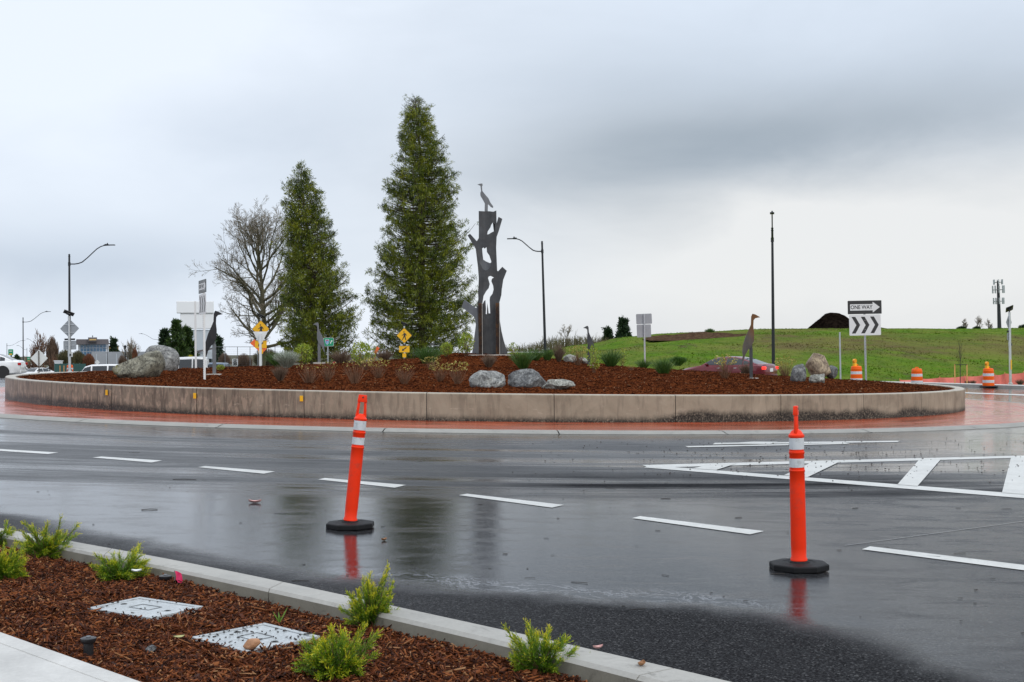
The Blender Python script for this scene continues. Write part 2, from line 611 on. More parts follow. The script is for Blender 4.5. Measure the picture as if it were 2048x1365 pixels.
def m_asphalt():
    m, t, p = new_mat('wet_asphalt')
    oc = t.n.new('ShaderNodeTexCoord').outputs['Object']
    x, y, z = t.xyz(oc)[:3]
    # distance from the near kerb and position along it
    rx = t.math('SUBTRACT', x, K0.x); ry = t.math('SUBTRACT', y, K0.y)
    u = t.math('ADD', t.math('MULTIPLY', rx, KD.x), t.math('MULTIPLY', ry, KD.y))
    s = t.math('ADD', t.math('MULTIPLY', rx, KN.x), t.math('MULTIPLY', ry, KN.y))
    g = t.math('DIVIDE', t.math('SUBTRACT', u, 5.7), 1.75)
    wd = t.math('ADD', .73, t.math('MULTIPLY', 1.14, t.math('POWER', 2.718, t.math('MULTIPLY', t.math('MULTIPLY', g, g), -1))))
    en = t.noise(oc, 1.6, 5, .6, .6)
    wd = t.math('ADD', wd, t.math('MULTIPLY', t.math('SUBTRACT', en, .5), .55))
    dry = t.math('SUBTRACT', 1, t.smooth(t.math('SUBTRACT', s, wd), -.30, .24))
    # ring coordinates: distance from the island centre, used for wheel tracks and the pond along the apron
    cx = t.math('SUBTRACT', x, CX); cy = t.math('SUBTRACT', y, CY)
    r = t.math('SQRT', t.math('ADD', t.math('MULTIPLY', cx, cx), t.math('MULTIPLY', cy, cy)))
    th = t.math('ARCTAN2', cx, t.math('MULTIPLY', cy, -1))
    ringv = t.comb(t.math('MULTIPLY', r, 1.0), t.math('MULTIPLY', th, 2.2), 0.0)
    streak = t.noise(ringv, .9, 5, .6, .4)
    streak2 = t.noise(t.comb(r, t.math('MULTIPLY', th, 1.2), 4.0), 3.4, 4, .65)
    damp = t.math('MULTIPLY', t.smooth(r, 28.2, 26.6), t.smooth(r, 17.6, 20.2))     # worn, thinly wet lane
    damp = t.math('MULTIPLY', damp, t.smooth(t.math('ADD', streak, t.math('MULTIPLY', t.math('SUBTRACT', streak2, .5), .7)), .30, .62))
    damp = t.math('MULTIPLY', damp, t.smooth(x, 8.5, 4.0))
    right = t.math('MULTIPLY', t.smooth(x, 1.0, 3.4), t.smooth(y, 17.0, 13.0))         # thinner film on the approach lane
    big = t.noise(oc, .55, 5, .6, .8)
    brk = t.smooth(t.noise(t.mapping(oc, (.8, 2.2, 1), (3, 1, 0)), 1.7, 8, .72, .5), .44, .66)
    film = t.math('ADD', .020, t.math('MULTIPLY', t.smooth(big, .45, .72), .10))
    film = t.math('ADD', film, t.math('MULTIPLY', right, .15))
    film = t.math('ADD', film, t.math('MULTIPLY', brk, t.math('ADD', .05, t.math('MULTIPLY', right, .10))))
    rough = t.math('ADD', film, t.math('MULTIPLY', damp, .34))
    rough = t.math('ADD', t.math('MULTIPLY', rough, t.math('SUBTRACT', 1, dry)), t.math('MULTIPLY', dry, .62))
    t.put(p.inputs['Roughness'], rough)
    # stone chips in the asphalt
    v1 = t.voronoi(oc, 120, 'Color')
    chips = t.xyz(v1)[0]
    base = t.ramp(chips, [(0, (.010, .010, .011)), (.55, (.026, .026, .028)), (.93, (.050, .051, .054)), (1, (.115, .115, .115))])
    wetb = t.mix(.25, base, (.018, .020, .024))
    silt = t.math('MULTIPLY', t.smooth(t.noise(oc, .8, 6, .7, 1.2), .52, .78), .28)
    col = t.mix(dry, t.mix(silt, wetb, (.085, .083, .080)), base)
    # pale foam lines where the water runs out against the dry patch
    edge = t.math('SUBTRACT', 1, t.smooth(t.math('ABSOLUTE', t.math('SUBTRACT', t.math('SUBTRACT', s, wd), .32)), .0, .34))
    fo = t.noise(t.mapping(oc, (1, 1, 1), (0, 0, 0), (0, 0, .75)), 2.6, 6, .7, 2.2)
    foam = t.math('MULTIPLY', edge, t.math('SUBTRACT', 1, t.smooth(t.math('ABSOLUTE', t.math('SUBTRACT', fo, .5)), .0, .035)))
    foam = t.math('MULTIPLY', foam, t.math('MULTIPLY', t.smooth(u, 2.2, 3.4), t.smooth(u, 5.9, 4.9)))
    col = t.mix(t.math('MULTIPLY', foam, .55), col, (.32, .33, .36))
    t.put(p.inputs['Base Color'], col)
    # relief: wind ripples on the film of water, grit where it is thin
    rip = t.noise(t.mapping(oc, (1.0, 2.0, 1.0), (0, 0, 0), (0, 0, .25)), 16, 3, .55, .6)
    rip2 = t.noise(t.mapping(oc, (1.0, 1.8, 1.0)), 60, 2, .5)
    b1 = t.bump(t.math('ADD', rip, t.math('MULTIPLY', rip2, .8)), .058, .012)
    grit = t.noise(oc, 150, 3, .6)
    gs = t.math('ADD', t.math('ADD', .02, t.math('MULTIPLY', brk, .07)), t.math('ADD', t.math('MULTIPLY', dry, .55), t.math('MULTIPLY', damp, .25)))
    gs = t.math('ADD', gs, t.math('MULTIPLY', right, .14))
    b2 = t.bump(grit, gs, .012, b1)
    t.put(p.inputs['Normal'], b2)
    p.inputs['IOR'].default_value = 1.35
    t.put(p.inputs['Specular IOR Level'], t.math('SUBTRACT', t.math('SUBTRACT', t.math('SUBTRACT', .5, t.math('MULTIPLY', t.math('MULTIPLY', t.smooth(x, -3.2, 1.0), t.smooth(y, 18.5, 14.5)), .37)), t.math('MULTIPLY', damp, .14)), t.math('MULTIPLY', dry, .12), None, True))
    return m


def m_apron():
    m, t, p = new_mat('red_concrete')
    oc = t.n.new('ShaderNodeTexCoord').outputs['Object']
    x, y, z = t.xyz(oc)[:3]
    cx = t.math('SUBTRACT', x, CX); cy = t.math('SUBTRACT', y, CY)
    r = t.math('SQRT', t.math('ADD', t.math('MULTIPLY', cx, cx), t.math('MULTIPLY', cy, cy)))
    th = t.math('ARCTAN2', cx, t.math('MULTIPLY', cy, -1))
    rv = t.comb(r, t.math('MULTIPLY', th, 6), 0.0)
    n = t.noise(rv, 1.3, 6, .65, .5)
    c = t.ramp(n, [(.25, (.24, .036, .011)), (.55, (.39, .066, .020)), (.8, (.46, .095, .035))])
    t.put(p.inputs['Base Color'], c)
    n2 = t.noise(t.comb(r, t.math('MULTIPLY', th, 3), 2.0), 2.4, 5, .6, .6)
    t.put(p.inputs['Roughness'], t.ramp(n2, [(.35, .06), (.65, .30)]))
    p.inputs['Specular IOR Level'].default_value = .34
    b = t.bump(t.noise(oc, 60, 3, .6), .10, .01, t.bump(t.noise(oc, 7, 3), .12, .01))
    t.put(p.inputs['Normal'], b)
    return m


def m_concrete(name, col, wet=0.0, scale=1.0, stain=0.25):
    m, t, p = new_mat(name)
    oc = t.n.new('ShaderNodeTexCoord').outputs['Object']
    n = t.noise(oc, 2.2 * scale, 7, .65, .4)
    f = t.noise(oc, 45 * scale, 3, .6)
    lo = tuple(c * .78 for c in col); hi = tuple(c * 1.14 for c in col)
    c = t.ramp(t.math('ADD', t.math('MULTIPLY', n, .75), t.math('MULTIPLY', f, .25)), [(.32, lo), (.66, hi)])
    d = t.math('MULTIPLY', t.smooth(t.noise(oc, 5 * scale, 6, .7, .8), .55, .75), stain)
    c = t.mix(d, c, (.085, .075, .06))
    t.put(p.inputs['Base Color'], c)
    t.put(p.inputs['Roughness'], t.ramp(n, [(.3, .75 - .4 * wet), (.7, .85 - .35 * wet)]))
    t.put(p.inputs['Normal'], t.bump(t.math('ADD', f, t.noise(oc, 160 * scale, 2)), .22, .004))
    return m


def m_wall():
    """cast wall: damp brown streaks, white bloom, black growth along the foot"""
    m, t, p = new_mat('stained_concrete')
    oc = t.n.new('ShaderNodeTexCoord').outputs['Object']
    x, y, z = t.xyz(oc)[:3]
    cx = t.math('SUBTRACT', x, CX); cy = t.math('SUBTRACT', y, CY)
    th = t.math('MULTIPLY', t.math('ARCTAN2', cx, t.math('MULTIPLY', cy, -1)), RW)      # metres along the wall
    zl = t.math('ADD', z, t.math('MULTIPLY', x, SLOPE))                                  # height above the road
    n = t.noise(t.comb(th, zl, 0.0), 1.3, 7, .65, .5)
    c = t.ramp(n, [(.25, (.200, .170, .122)), (.5, (.305, .268, .198)), (.75, (.400, .355, .268))])
    # left part of the wall is wetter and darker
    wet = t.smooth(t.math('ADD', th, t.math('MULTIPLY', t.math('SUBTRACT', n, .5), 5)), 1.0, -8.0)
    c = t.mix(t.math('MULTIPLY', wet, .42), c, (.105, .078, .056))
    run = t.noise(t.comb(t.math('MULTIPLY', th, 11), t.math('MULTIPLY', zl, 4.0), 3.0), 1.0, 5, .6, .7)
    runs = t.math('MULTIPLY', t.smooth(run, .50, .58), t.math('ADD', .10, t.math('MULTIPLY', wet, .55)))
    runs = t.math('MULTIPLY', runs, t.smooth(zl, .64, .45))
    c = t.mix(runs, c, (.42, .335, .25))
    drk = t.math('MULTIPLY', t.smooth(t.noise(t.comb(t.math('MULTIPLY', th, 9), t.math('MULTIPLY', zl, 1.2), 9.0), 1.0, 5, .6, .5), .50, .62), t.math('ADD', .22, t.math('MULTIPLY', wet, .35)))
    c = t.mix(drk, c, (.055, .042, .033))
    bl = t.math('MULTIPLY', t.smooth(t.noise(t.comb(t.math('MULTIPLY', th, 2.2), t.math('MULTIPLY', zl, 7), 5.0), 1.6, 7, .75), .56, .70), .55)
    bl = t.math('MULTIPLY', bl, t.math('MULTIPLY', t.smooth(zl, .16, .26), t.smooth(zl, .42, .30)))
    c = t.mix(bl, c, (.56, .49, .39))
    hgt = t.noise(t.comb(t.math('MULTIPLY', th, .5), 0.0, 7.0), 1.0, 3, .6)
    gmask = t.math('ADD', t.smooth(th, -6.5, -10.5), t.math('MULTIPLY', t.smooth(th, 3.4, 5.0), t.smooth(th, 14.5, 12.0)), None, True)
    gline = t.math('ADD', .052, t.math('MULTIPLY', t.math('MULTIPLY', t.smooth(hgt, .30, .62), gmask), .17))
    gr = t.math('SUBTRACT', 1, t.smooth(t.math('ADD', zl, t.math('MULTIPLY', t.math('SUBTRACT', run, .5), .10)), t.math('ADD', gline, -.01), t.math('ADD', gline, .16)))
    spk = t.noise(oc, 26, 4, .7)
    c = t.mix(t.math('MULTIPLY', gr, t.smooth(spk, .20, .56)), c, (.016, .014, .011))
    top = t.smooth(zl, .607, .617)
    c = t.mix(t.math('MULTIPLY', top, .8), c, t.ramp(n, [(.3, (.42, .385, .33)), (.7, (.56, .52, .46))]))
    t.put(p.inputs['Base Color'], c)
    t.put(p.inputs['Roughness'], t.math('SUBTRACT', .78, t.math('MULTIPLY', wet, .3)))
    t.put(p.inputs['Normal'], t.bump(t.math('ADD', t.noise(oc, 60, 4, .6), t.math('MULTIPLY', n, 1.5)), .25, .006))
    return m


def m_mulch(name, c0, c1, c2, scale=1.0):
    m, t, p = new_mat(name)
    oc = t.n.new('ShaderNodeTexCoord').outputs['Object']
    v = t.xyz(t.voronoi(t.mapping(oc, (1, 1.0, 1)), 34 * scale, 'Color'))[0]
    n = t.noise(oc, 1.4 * scale, 6, .65)
    f = t.math('ADD', t.math('MULTIPLY', v, .6), t.math('MULTIPLY', n, .45))
    t.put(p.inputs['Base Color'], t.ramp(f, [(.18, c0), (.5, c1), (.85, c2)]))
    p.inputs['Roughness'].default_value = .85
    p.inputs['Specular IOR Level'].default_value = .0
    h = t.math('ADD', t.noise(oc, 22 * scale, 4, .7), t.math('MULTIPLY', v, .5))
    t.put(p.inputs['Normal'], t.bump(h, .8, .03 / scale))
    return m


def m_grass(name):
    m, t, p = new_mat(name)
    oc = t.n.new('ShaderNodeTexCoord').outputs['Object']
    x, y, z = t.xyz(oc)[:3]
    n = t.noise(t.mapping(oc, (1, .55, 2.5)), .085, 6, .62, .6)
    f = t.noise(t.mapping(oc, (1, .4, 1)), 1.1, 6, .7)
    g = t.ramp(t.math('ADD', t.math('MULTIPLY', f, .7), t.math('MULTIPLY', n, .35)),
               [(.28, (.030, .070, .005)), (.52, (.082, .165, .008)), (.78, (.155, .245, .014))])
    # band of rough brownish growth in the middle of the slope, worn soil here and there
    band = t.math('MULTIPLY', t.smooth(y, 92, 102), t.smooth(y, 132, 112))
    band = t.math('MULTIPLY', band, t.smooth(x, 12, 30))
    br = t.math('ADD', t.math('MULTIPLY', band, .62), t.math('MULTIPLY', t.smooth(n, .44, .62), .72))
    br = t.math('MULTIPLY', br, t.smooth(t.noise(t.mapping(oc, (1, .5, 1)), .5, 6, .7), .26, .52), clamp=True)
    c = t.mix(br, g, (.120, .098, .036))
    so = t.math('MULTIPLY', t.smooth(t.noise(t.mapping(oc, (1, .35, 1), (5, 9, 0)), .16, 6, .7, .8), .57, .66), .85)
    c = t.mix(so, c, (.075, .052, .036))
    c = t.mix(t.math('MULTIPLY', t.smooth(t.noise(t.mapping(oc, (1, .5, 1), (2, 1, 5)), .22, 5, .65), .42, .66), .62), c, (.170, .185, .035))
    c = t.mix(t.math('MULTIPLY', t.smooth(x, -4.0, -10.0), .88), c, t.ramp(f, [(.3, (.075, .066, .055)), (.7, (.13, .12, .105))]))
    t.put(p.inputs['Base Color'], c)
    p.inputs['Roughness'].default_value = .9
    p.inputs['Specular IOR Level'].default_value = .04
    t.put(p.inputs['Normal'], t.bump(t.noise(t.mapping(oc, (1, .5, 1)), 2.2, 6, .7), .9, .25))
    return m


M['asphalt'] = m_asphalt()
M['apron'] = m_apron()
M['kerb'] = m_concrete('kerb_concrete', (.385, .372, .34), wet=.5, stain=.6)
M['kerb_inner'] = m_concrete('inner_kerb_concrete', (.24, .225, .18), wet=.5, stain=.75, scale=1.6)  # darker concrete with heavier blotches, for the kerb's bed-side face
M['kerb_dark'] = m_concrete('apron_kerb_concrete', (.29, .28, .25), wet=.7, stain=.5)
M['walk'] = m_concrete('walk_concrete', (.54, .53, .505), wet=.25, stain=.06)
M['wall'] = m_wall()
M['mulch_far'] = m_mulch('island_bark_mulch', (.026, .008, .003), (.095, .026, .009), (.165, .048, .016), .7)
M['mulch_near'] = m_mulch('bark_mulch', (.018, .006, .003), (.062, .019, .008), (.11, .036, .014), 1.3)
M['chips'] = None
M['grass'] = m_grass('grass_slope')
M['soil'] = m_mulch('dark_soil', (.003, .002, .0017), (.007, .0048, .0038), (.016, .011, .008), .12)
M['soil_brown'] = m_mulch('brown_soil', (.040, .024, .015), (.085, .052, .033), (.13, .085, .05), .15)
M['marking'] = None


def m_chips(name, stops):
    m, t, p = new_mat(name)
    g = t.n.new('ShaderNodeNewGeometry')
    c = t.ramp(g.outputs['Random Per Island'], stops)
    oc = t.n.new('ShaderNodeTexCoord').outputs['Object']
    c = t.mix(t.math('MULTIPLY', t.noise(oc, 60, 3), .5), c, (.02, .008, .005))
    t.put(p.inputs['Base Color'], c)
    p.inputs['Roughness'].default_value = .6
    p.inputs['Specular IOR Level'].default_value = .10 if name == 'bark_chips' else .0
    return m


M['chips'] = m_chips('bark_chips', [(0, (.022, .007, .004)), (.40, (.080, .023, .009)), (.70, (.18, .050, .016)), (.92, (.32, .105, .032)), (1, (.46, .25, .12))])
M['chips_far'] = m_chips('island_bark_chips', [(0, (.016, .005, .003)), (.5, (.076, .022, .010)), (.85, (.148, .044, .019)), (.97, (.22, .080, .032)), (1, (.36, .22, .13))])


def m_marking():
    m, t, p = new_mat('road_paint')
    oc = t.n.new('ShaderNodeTexCoord').outputs['Object']
    n = t.noise(oc, 3.0, 7, .7)
    wear = t.math('ADD', t.math('MULTIPLY', t.smooth(t.noise(oc, 30, 6, .8), .54, .66), .60), t.math('MULTIPLY', t.smooth(t.noise(oc, 1.1, 4, .7), .45, .75), .22))
    c = t.mix(wear, t.ramp(n, [(.3, (.53, .53, .50)), (.7, (.70, .70, .67))]), (.20, .20, .20))
    t.put(p.inputs['Base Color'], c)
    p.inputs['Roughness'].default_value = .30
    t.put(p.inputs['Normal'], t.bump(t.noise(oc, 120, 3), .25, .006))
    return m


M['marking'] = m_marking()

# ------------------------------------------------------------------ terrain and far ground
gx = np.concatenate([np.linspace(-1600, -120, 20), np.linspace(-100, 120, 56), np.linspace(140, 1600, 20)])
gy = np.concatenate([np.linspace(-60, 130, 60), np.linspace(140, 2200, 30)])
tag(link('ground', grid_mesh('ground', [[(x, y, gz(x, y) - .03) for x in gx] for y in gy], M['grass'])), kind='structure')


def ridge(px):
    """skyline of the grass berm in the photograph"""
    pts = [(960, 712), (1040, 704), (1100, 694), (1180, 689), (1235, 676), (1310, 669), (1400, 665), (1500, 659), (1660, 657), (1800, 657), (1900, 658), (2048, 656), (2300, 652), (2700, 655), (3300, 690)]
    for (a, ya), (b, yb) in zip(pts, pts[1:]):
        if px <= b:
            return ya + (yb - ya) * max(0, (px - a)) / (b - a)
    return pts[-1][1]


def hill_z(x, y):
    """berm: foot at y=76, crest at y=150, falling behind"""
    k = (x / 150.0) * F + 1024
    zr = at(k, ridge(k), 150.0).z
    left = sstep(-4, 8, x * 1.0)
    t = (y - 76) / 74.0
    g0 = gz(x, y)
    if t <= 0:
        return g0 - .05
    base = g0 + (zr - g0) * (1 - (1 - min(1, t)) ** 1.35)
    if t > 1:
        base = zr - (y - 150) * .010
    base += .22 * mnoise.noise(Vector((x * .09, y * .09, 1.3))) * min(1, t * 3) * (1.0 if t < .92 else .35)
    base += .06 * mnoise.noise(Vector((x * .5, y * .5, 4.3))) * min(1, t * 3)
    return (g0 - .05) * (1 - left) + base * left


hx = np.linspace(-6, 220, 190)
hy = np.concatenate([np.linspace(75, 156, 110), np.linspace(160, 420, 26)])
tag(link('grass_hill', grid_mesh('grass_hill', [[(x, y, hill_z(x, y)) for x in hx] for y in hy], M['grass'])), kind='structure')

# ------------------------------------------------------------------ road, approach and far road
def road_radius(th):
    """outer edge of the asphalt round the island; th from +x"""
    d = math.degrees(th)
    d = (d + 180) % 360 - 180
    r = 34.0
    r += 3.5 * (sstep(-150, -125, d) * (1 - sstep(-70, -40, d)))
    r += 42.0 * sstep(-82, -64, d) * (1 - sstep(-30, -14, d))
    r += 30.0 * sstep(-178, -165, d) * (1 - sstep(-150, -135, d))
    return r


NTH = 240
rows = []
for q in np.linspace(0, 1, 26):
    row = []
    for k in range(NTH):
        th = 2 * PI * k / NTH
        R = R_APRON - .6 + (road_radius(th) - R_APRON + .6) * q
        x, y = CX + R * math.cos(th), CY + R * math.sin(th)
        row.append((x, y, gz(x, y)))
    rows.append(row)
road = tag(link('road', grid_mesh('road', rows, M['asphalt'], closed=True)), kind='structure')

fr = []
for d in np.linspace(0, 1, 40):
    c = Vector((-24, 62)) * (1 - d) + Vector((-330, 800)) * d
    c.x += -10 * math.sin(d * PI)
    fr.append([(c.x - 9, c.y, gz(c.x - 9, c.y) + .006), (c.x, c.y, gz(c.x, c.y) + .006), (c.x + 9, c.y, gz(c.x + 9, c.y) + .006)])
M['asphalt_far'] = mat('far_asphalt', (.06, .06, .062), .35, var=.2, scale=.3)
tag(link('far_road', grid_mesh('far_road', fr, M['asphalt_far'])), kind='structure')

# painted markings: each stroke a part of the road
def stroke(name, pts_px, h=.004, n=6):
    """flat stroke from pixel corners a,b,c,d (a-b one long edge, d-c the other) laid 4 mm on the road"""
    a, b, c, d = [ground(*p) for p in pts_px]
    P = []
    for i in range(n + 1):
        k = i / n
        e0 = a.lerp(b, k); e1 = d.lerp(c, k)
        P.append([(e0.x, e0.y, gz(e0.x, e0.y) + h), (e1.x, e1.y, gz(e1.x, e1.y) + h)])
    return link(name, grid_mesh(name, P, M['marking'], smooth=False), road)


def W(x0, y0, x1, y1):
    return (x0, y0), (x1, y1)


dashes = [((0, 899), (117, 906), (96, 909), (-12, 902)), ((203, 914), (324, 922), (303, 926), (185, 916)),
          ((410, 933), (550, 944), (528, 948.5), (396, 935.5)), ((650, 957), (812, 971), (790, 976.5), (636, 960)),
          ((934, 988.5), (1128, 1011), (1104, 1016.5), (918, 991.5)), ((1280, 1033.5), (1528, 1063.5), (1500, 1070), (1264, 1037.5)),
          ((1740, 1094), (2120, 1140), (2110, 1150), (1724, 1100))]
for q in dashes:
    stroke('lane_dash', q)
# hatched gore with its two border lines
stroke('gore_line', ((1284, 931), (2130, 910), (2130, 914), (1300, 936.5)), n=10)
stroke('gore_line', ((1300, 931.5), (2200, 1001), (2200, 1010), (1288, 936)), .0045, n=10)
stroke('gore_bar', ((1425, 929.8), (1474, 928.2), (1432, 941.5), (1384, 938.5)), .008)
stroke('gore_bar', ((1626, 925.0), (1682, 923.6), (1615, 956), (1568, 952)), .008)
stroke('gore_bar', ((1838, 921), (1882, 919.8), (1835, 974), (1795, 970.5)), .008)
stroke('gore_bar', ((2022, 916.5), (2140, 914), (2200, 1001), (2004, 987)), .008)
# arrow lying in the far lane, seen at a grazing angle
stroke('arrow_shaft', ((1430, 886.8), (1800, 882.5), (1795, 885.2), (1425, 890.0)), .006, n=8)
stroke('arrow_shaft', ((1370, 893.5), (1690, 886.8), (1700, 889.2), (1376, 896.0)), .0075, n=8)
stroke('arrow_head', ((1440, 889.0), (1506, 884.6), (1556, 885.0), (1540, 889.6)), .009)
# edge line on the far side of the ring, right
stroke('edge_line', ((1925, 785), (2120, 792), (2120, 794.5), (1925, 787)), .005, n=6)
# thin sealed joint across the near lane
M['joint'] = mat('joint', (.10, .10, .105), .2)
P = []
for i in range(13):
    e = ground(1690 + i * 34, 1092 - i * 4.6)
    P.append([(e.x, e.y - .010, gz(e.x, e.y) + .003), (e.x, e.y + .010, gz(e.x, e.y) + .003)])
link('sealed_joint', grid_mesh('sealed_joint', P, M['joint']), road)

# ------------------------------------------------------------------ truck apron, its kerb
AH = .045
rows = []
for R, h in ((RW - .35, AH), (R_APRON - 2.0, AH), (R_APRON - .95, AH), (R_APRON - .40, AH)):
    rows.append([(CX + R * math.cos(2 * PI * k / 300), CY + R * math.sin(2 * PI * k / 300),
                  gz(CX + R * math.cos(2 * PI * k / 300), CY + R * math.sin(2 * PI * k / 300)) + h) for k in range(300)])
apron = tag(link('truck_apron', grid_mesh('truck_apron', rows, M['apron'], closed=True)), kind='structure')
akerb = tag(bpy.data.objects.new('apron_kerb', None), kind='structure'); COL.objects.link(akerb)
NK = 34
prof = [(R_APRON - .41, AH - .10), (R_APRON - .41, AH - .004), (R_APRON - .39, AH + .004), (R_APRON - .20, AH + .004), (R_APRON - .10, AH - .012), (R_APRON + .0, .010), (R_APRON + .06, .008), (R_APRON + .06, -.1)]
for s in range(NK):
    t0, t1 = 2 * PI * s / NK + .0006, 2 * PI * (s + 1) / NK - .0006
    rows = []
    for j in range(9):
        th = t0 + (t1 - t0) * j / 8
        rows.append([(CX + R * math.cos(th), CY + R * math.sin(th), gz(CX + R * math.cos(th), CY + R * math.sin(th)) + h) for R, h in prof])
    link('kerb_section', grid_mesh('kerb_section', rows, M['kerb_dark'], smooth=False), akerb)

# ------------------------------------------------------------------ island wall: cast sections with open joints
wall = thing('retaining_wall', 'low curved concrete wall with damp stains holding the planted island', 'wall', (0, 0, 0))
th0 = math.atan2(850 - 1024, F) * 0  # joints tuned to the photograph below
jx = ground(850, 843, AH)
TH_J = math.atan2(jx.y - CY, jx.x - CX)
NW = 34
wprof = [(RW, AH - .06), (RW, .596), (RW - .022, .620), (RW - .26, .620), (RW - .28, .60), (RW - .28, .30)]
for s in range(NW):
    t0, t1 = TH_J + 2 * PI * s / NW + .0005, TH_J + 2 * PI * (s + 1) / NW - .0005
    rows = []
    for j in range(11):
        th = t0 + (t1 - t0) * j / 10
        ins = .012 if j in (0, 10) else 0.0
        rows.append([(CX + (R - (ins if R > RW - .1 else 0)) * math.cos(th), CY + (R - (ins if R > RW - .1 else 0)) * math.sin(th), gz(CX + R * math.cos(th), CY + R * math.sin(th)) + h) for R, h in wprof])
    # close the ends of the section
    o = link('wall_section', grid_mesh('wall_section', rows, M['wall'], smooth=False), wall)
# dark filler behind the joints
rows = [[(CX + (RW - .03) * math.cos(2 * PI * k / 200), CY + (RW - .03) * math.sin(2 * PI * k / 200), gz(CX + RW * math.cos(2 * PI * k / 200), CY + RW * math.sin(2 * PI * k / 200)) + h) for k in range(200)] for h in (AH - .05, .60)]
link('joint_filler', grid_mesh('joint_filler', rows, M['sign_black'], closed=True), wall)
# yellow reflector tabs hooked over three of the joints
for px, py in ((214.5, 785.5), (390.5, 792), (603.5, 797.5)):
    g = hit(px, py, lambda x, y: gz(x, y) + (5 if math.hypot(x - CX, y - CY) < RW + .004 else 0), 0, 15, 60)
    th = math.atan2(g.y - CY, g.x - CX)
    r_ = thing('reflector_tab', {214.5: 'yellow reflector tab on the wall joint below the big mossy boulder',
                                 390.5: 'yellow reflector tab on the wall joint left of the perforated sign post foot',
                                 603.5: 'yellow reflector tab on the wall joint nearest the leaning orange post'}[px], 'reflector', (g.x, g.y, g.z), th - PI / 2, 'yellow reflector tabs on the wall')
    b = MB(); b.box((0, .02, 0), (.075, .012, .12)); b.build('face', M['yellow_plastic'], r_, bevel=.004)
    b = MB(); b.box((0, .006, .05), (.03, .028, .02)); b.build('clip', M['steel_dark'], r_)

# ------------------------------------------------------------------ mulch on the island
def mound_n(x, y):
    z = mound(x, y)
    z += .050 * mnoise.fractal(Vector((x * .9, y * .9, 2.0)), 1.0, 2.0, 4)
    z += .022 * mnoise.noise(Vector((x * 4.5, y * 4.5, 7.0)))
    return z


rows = []
rr = np.concatenate([[0.02], np.linspace(.4, 8, 34), np.linspace(8.2, RW - .27, 46)])
for R in rr:
    row = []
    for k in range(360):
        th = 2 * PI * k / 360
        x, y = CX + R * math.cos(th), CY + R * math.sin(th)
        z = mound_n(x, y)
        if R > 13.4:
            q = (R - 13.4) / .65
            z = z * (1 - min(1, q)) + (gz(x, y) + .585 + .012 * mnoise.noise(Vector((x * 5, y * 5, 1)))) * min(1, q)
        row.append((x, y, z))
    rows.append(row)
tag(link('island_mulch', grid_mesh('island_mulch', rows, M['mulch_far'], closed=True)), kind='structure')


def chip_cloud(P, L, Wd, T, tilt):
    """boxes (open below) at P with random heading; returns polygons (n*5,4,3)"""
    n = len(P)
    a = rng.uniform(0, 2 * PI, n); ti = rng.normal(0, tilt, n); ro = rng.normal(0, tilt * 1.3, n)
    d = np.stack([np.cos(a) * np.cos(ti), np.sin(a) * np.cos(ti), np.sin(ti)], 1)
    s = np.stack([-np.sin(a), np.cos(a), np.zeros(n)], 1)
    u = np.cross(d, s)
    s2 = s * np.cos(ro)[:, None] + u * np.sin(ro)[:, None]
    u2 = np.cross(d, s2)
    L = L[:, None] / 2; Wd = Wd[:, None] / 2; T = T[:, None]
    k = rng.uniform(.45, 1, n)[:, None]
    A = P - d * L - s2 * Wd; B = P + d * L * .95 - s2 * Wd * k; C = P + d * L + s2 * Wd * k; D = P - d * L * .9 + s2 * Wd
    up = u2 * T
    return A, B, C, D, up


def boxes_mesh(name, A, B, C, D, up, m):
    n = len(A)
    V = np.stack([A, B, C, D, A + up, B + up, C + up, D + up], 1).astype(np.float32)
    F_ = np.array([(4, 5, 6, 7), (0, 1, 5, 4), (1, 2, 6, 5), (2, 3, 7, 6), (3, 0, 4, 7)], dtype=np.int32)
    Fi = (F_[None] + (np.arange(n, dtype=np.int32) * 8)[:, None, None]).reshape(-1, 4)
    me = bpy.data.meshes.new(name)
    me.vertices.add(n * 8); me.vertices.foreach_set('co', V.reshape(-1))
    me.loops.add(len(Fi) * 4); me.loops.foreach_set('vertex_index', Fi.reshape(-1))
    me.polygons.add(len(Fi))
    me.polygons.foreach_set('loop_start', np.arange(0, len(Fi) * 4, 4, dtype=np.int32))
    me.polygons.foreach_set('loop_total', np.full(len(Fi), 4, dtype=np.int32))
    me.materials.append(m)
    me.update(calc_edges=True)
    return me


# loose bark on the near half of the island
n = 60000
th = rng.uniform(-PI * 1.02, PI * .02, n); R = 13.9 * np.sqrt(rng.uniform(0.0, 1, n))
P = np.stack([CX + R * np.cos(th), CY + R * np.sin(th), np.zeros(n)], 1)
P[:, 2] = [mound_n(x, y) if r_ < 13.4 else gz(x, y) + .59 for x, y, r_ in zip(P[:, 0], P[:, 1], R)]
me = boxes_mesh('island_bark_chips', *chip_cloud(P, rng.gamma(3, .016, n), rng.uniform(.010, .028, n), rng.uniform(.005, .014, n), .35), M['chips_far'])
tag(link('island_bark_chips', me), 'shredded reddish bark lying over the planted island mound', 'mulch', kind='stuff')

# ------------------------------------------------------------------ near kerb, planting bed, footpath
KH = .15
outer_px = [(-60, 1045), (0, 1055), (130, 1080), (270, 1104), (420, 1132), (610, 1171), (800, 1213), (940, 1243), (1080, 1273), (1240, 1308), (1400, 1345), (1500, 1369), (1700, 1418)]
inner_px = [(-60, 1059), (0, 1069), (120, 1095), (265, 1122), (415, 1152), (590, 1190), (772, 1231), (905, 1261), (1040, 1293), (1190, 1330), (1330, 1366), (1420, 1390), (1600, 1440)]
KO = [ground(x, y, KH) for x, y in outer_px]
KI = [ground(x, y, KH) for x, y in inner_px]


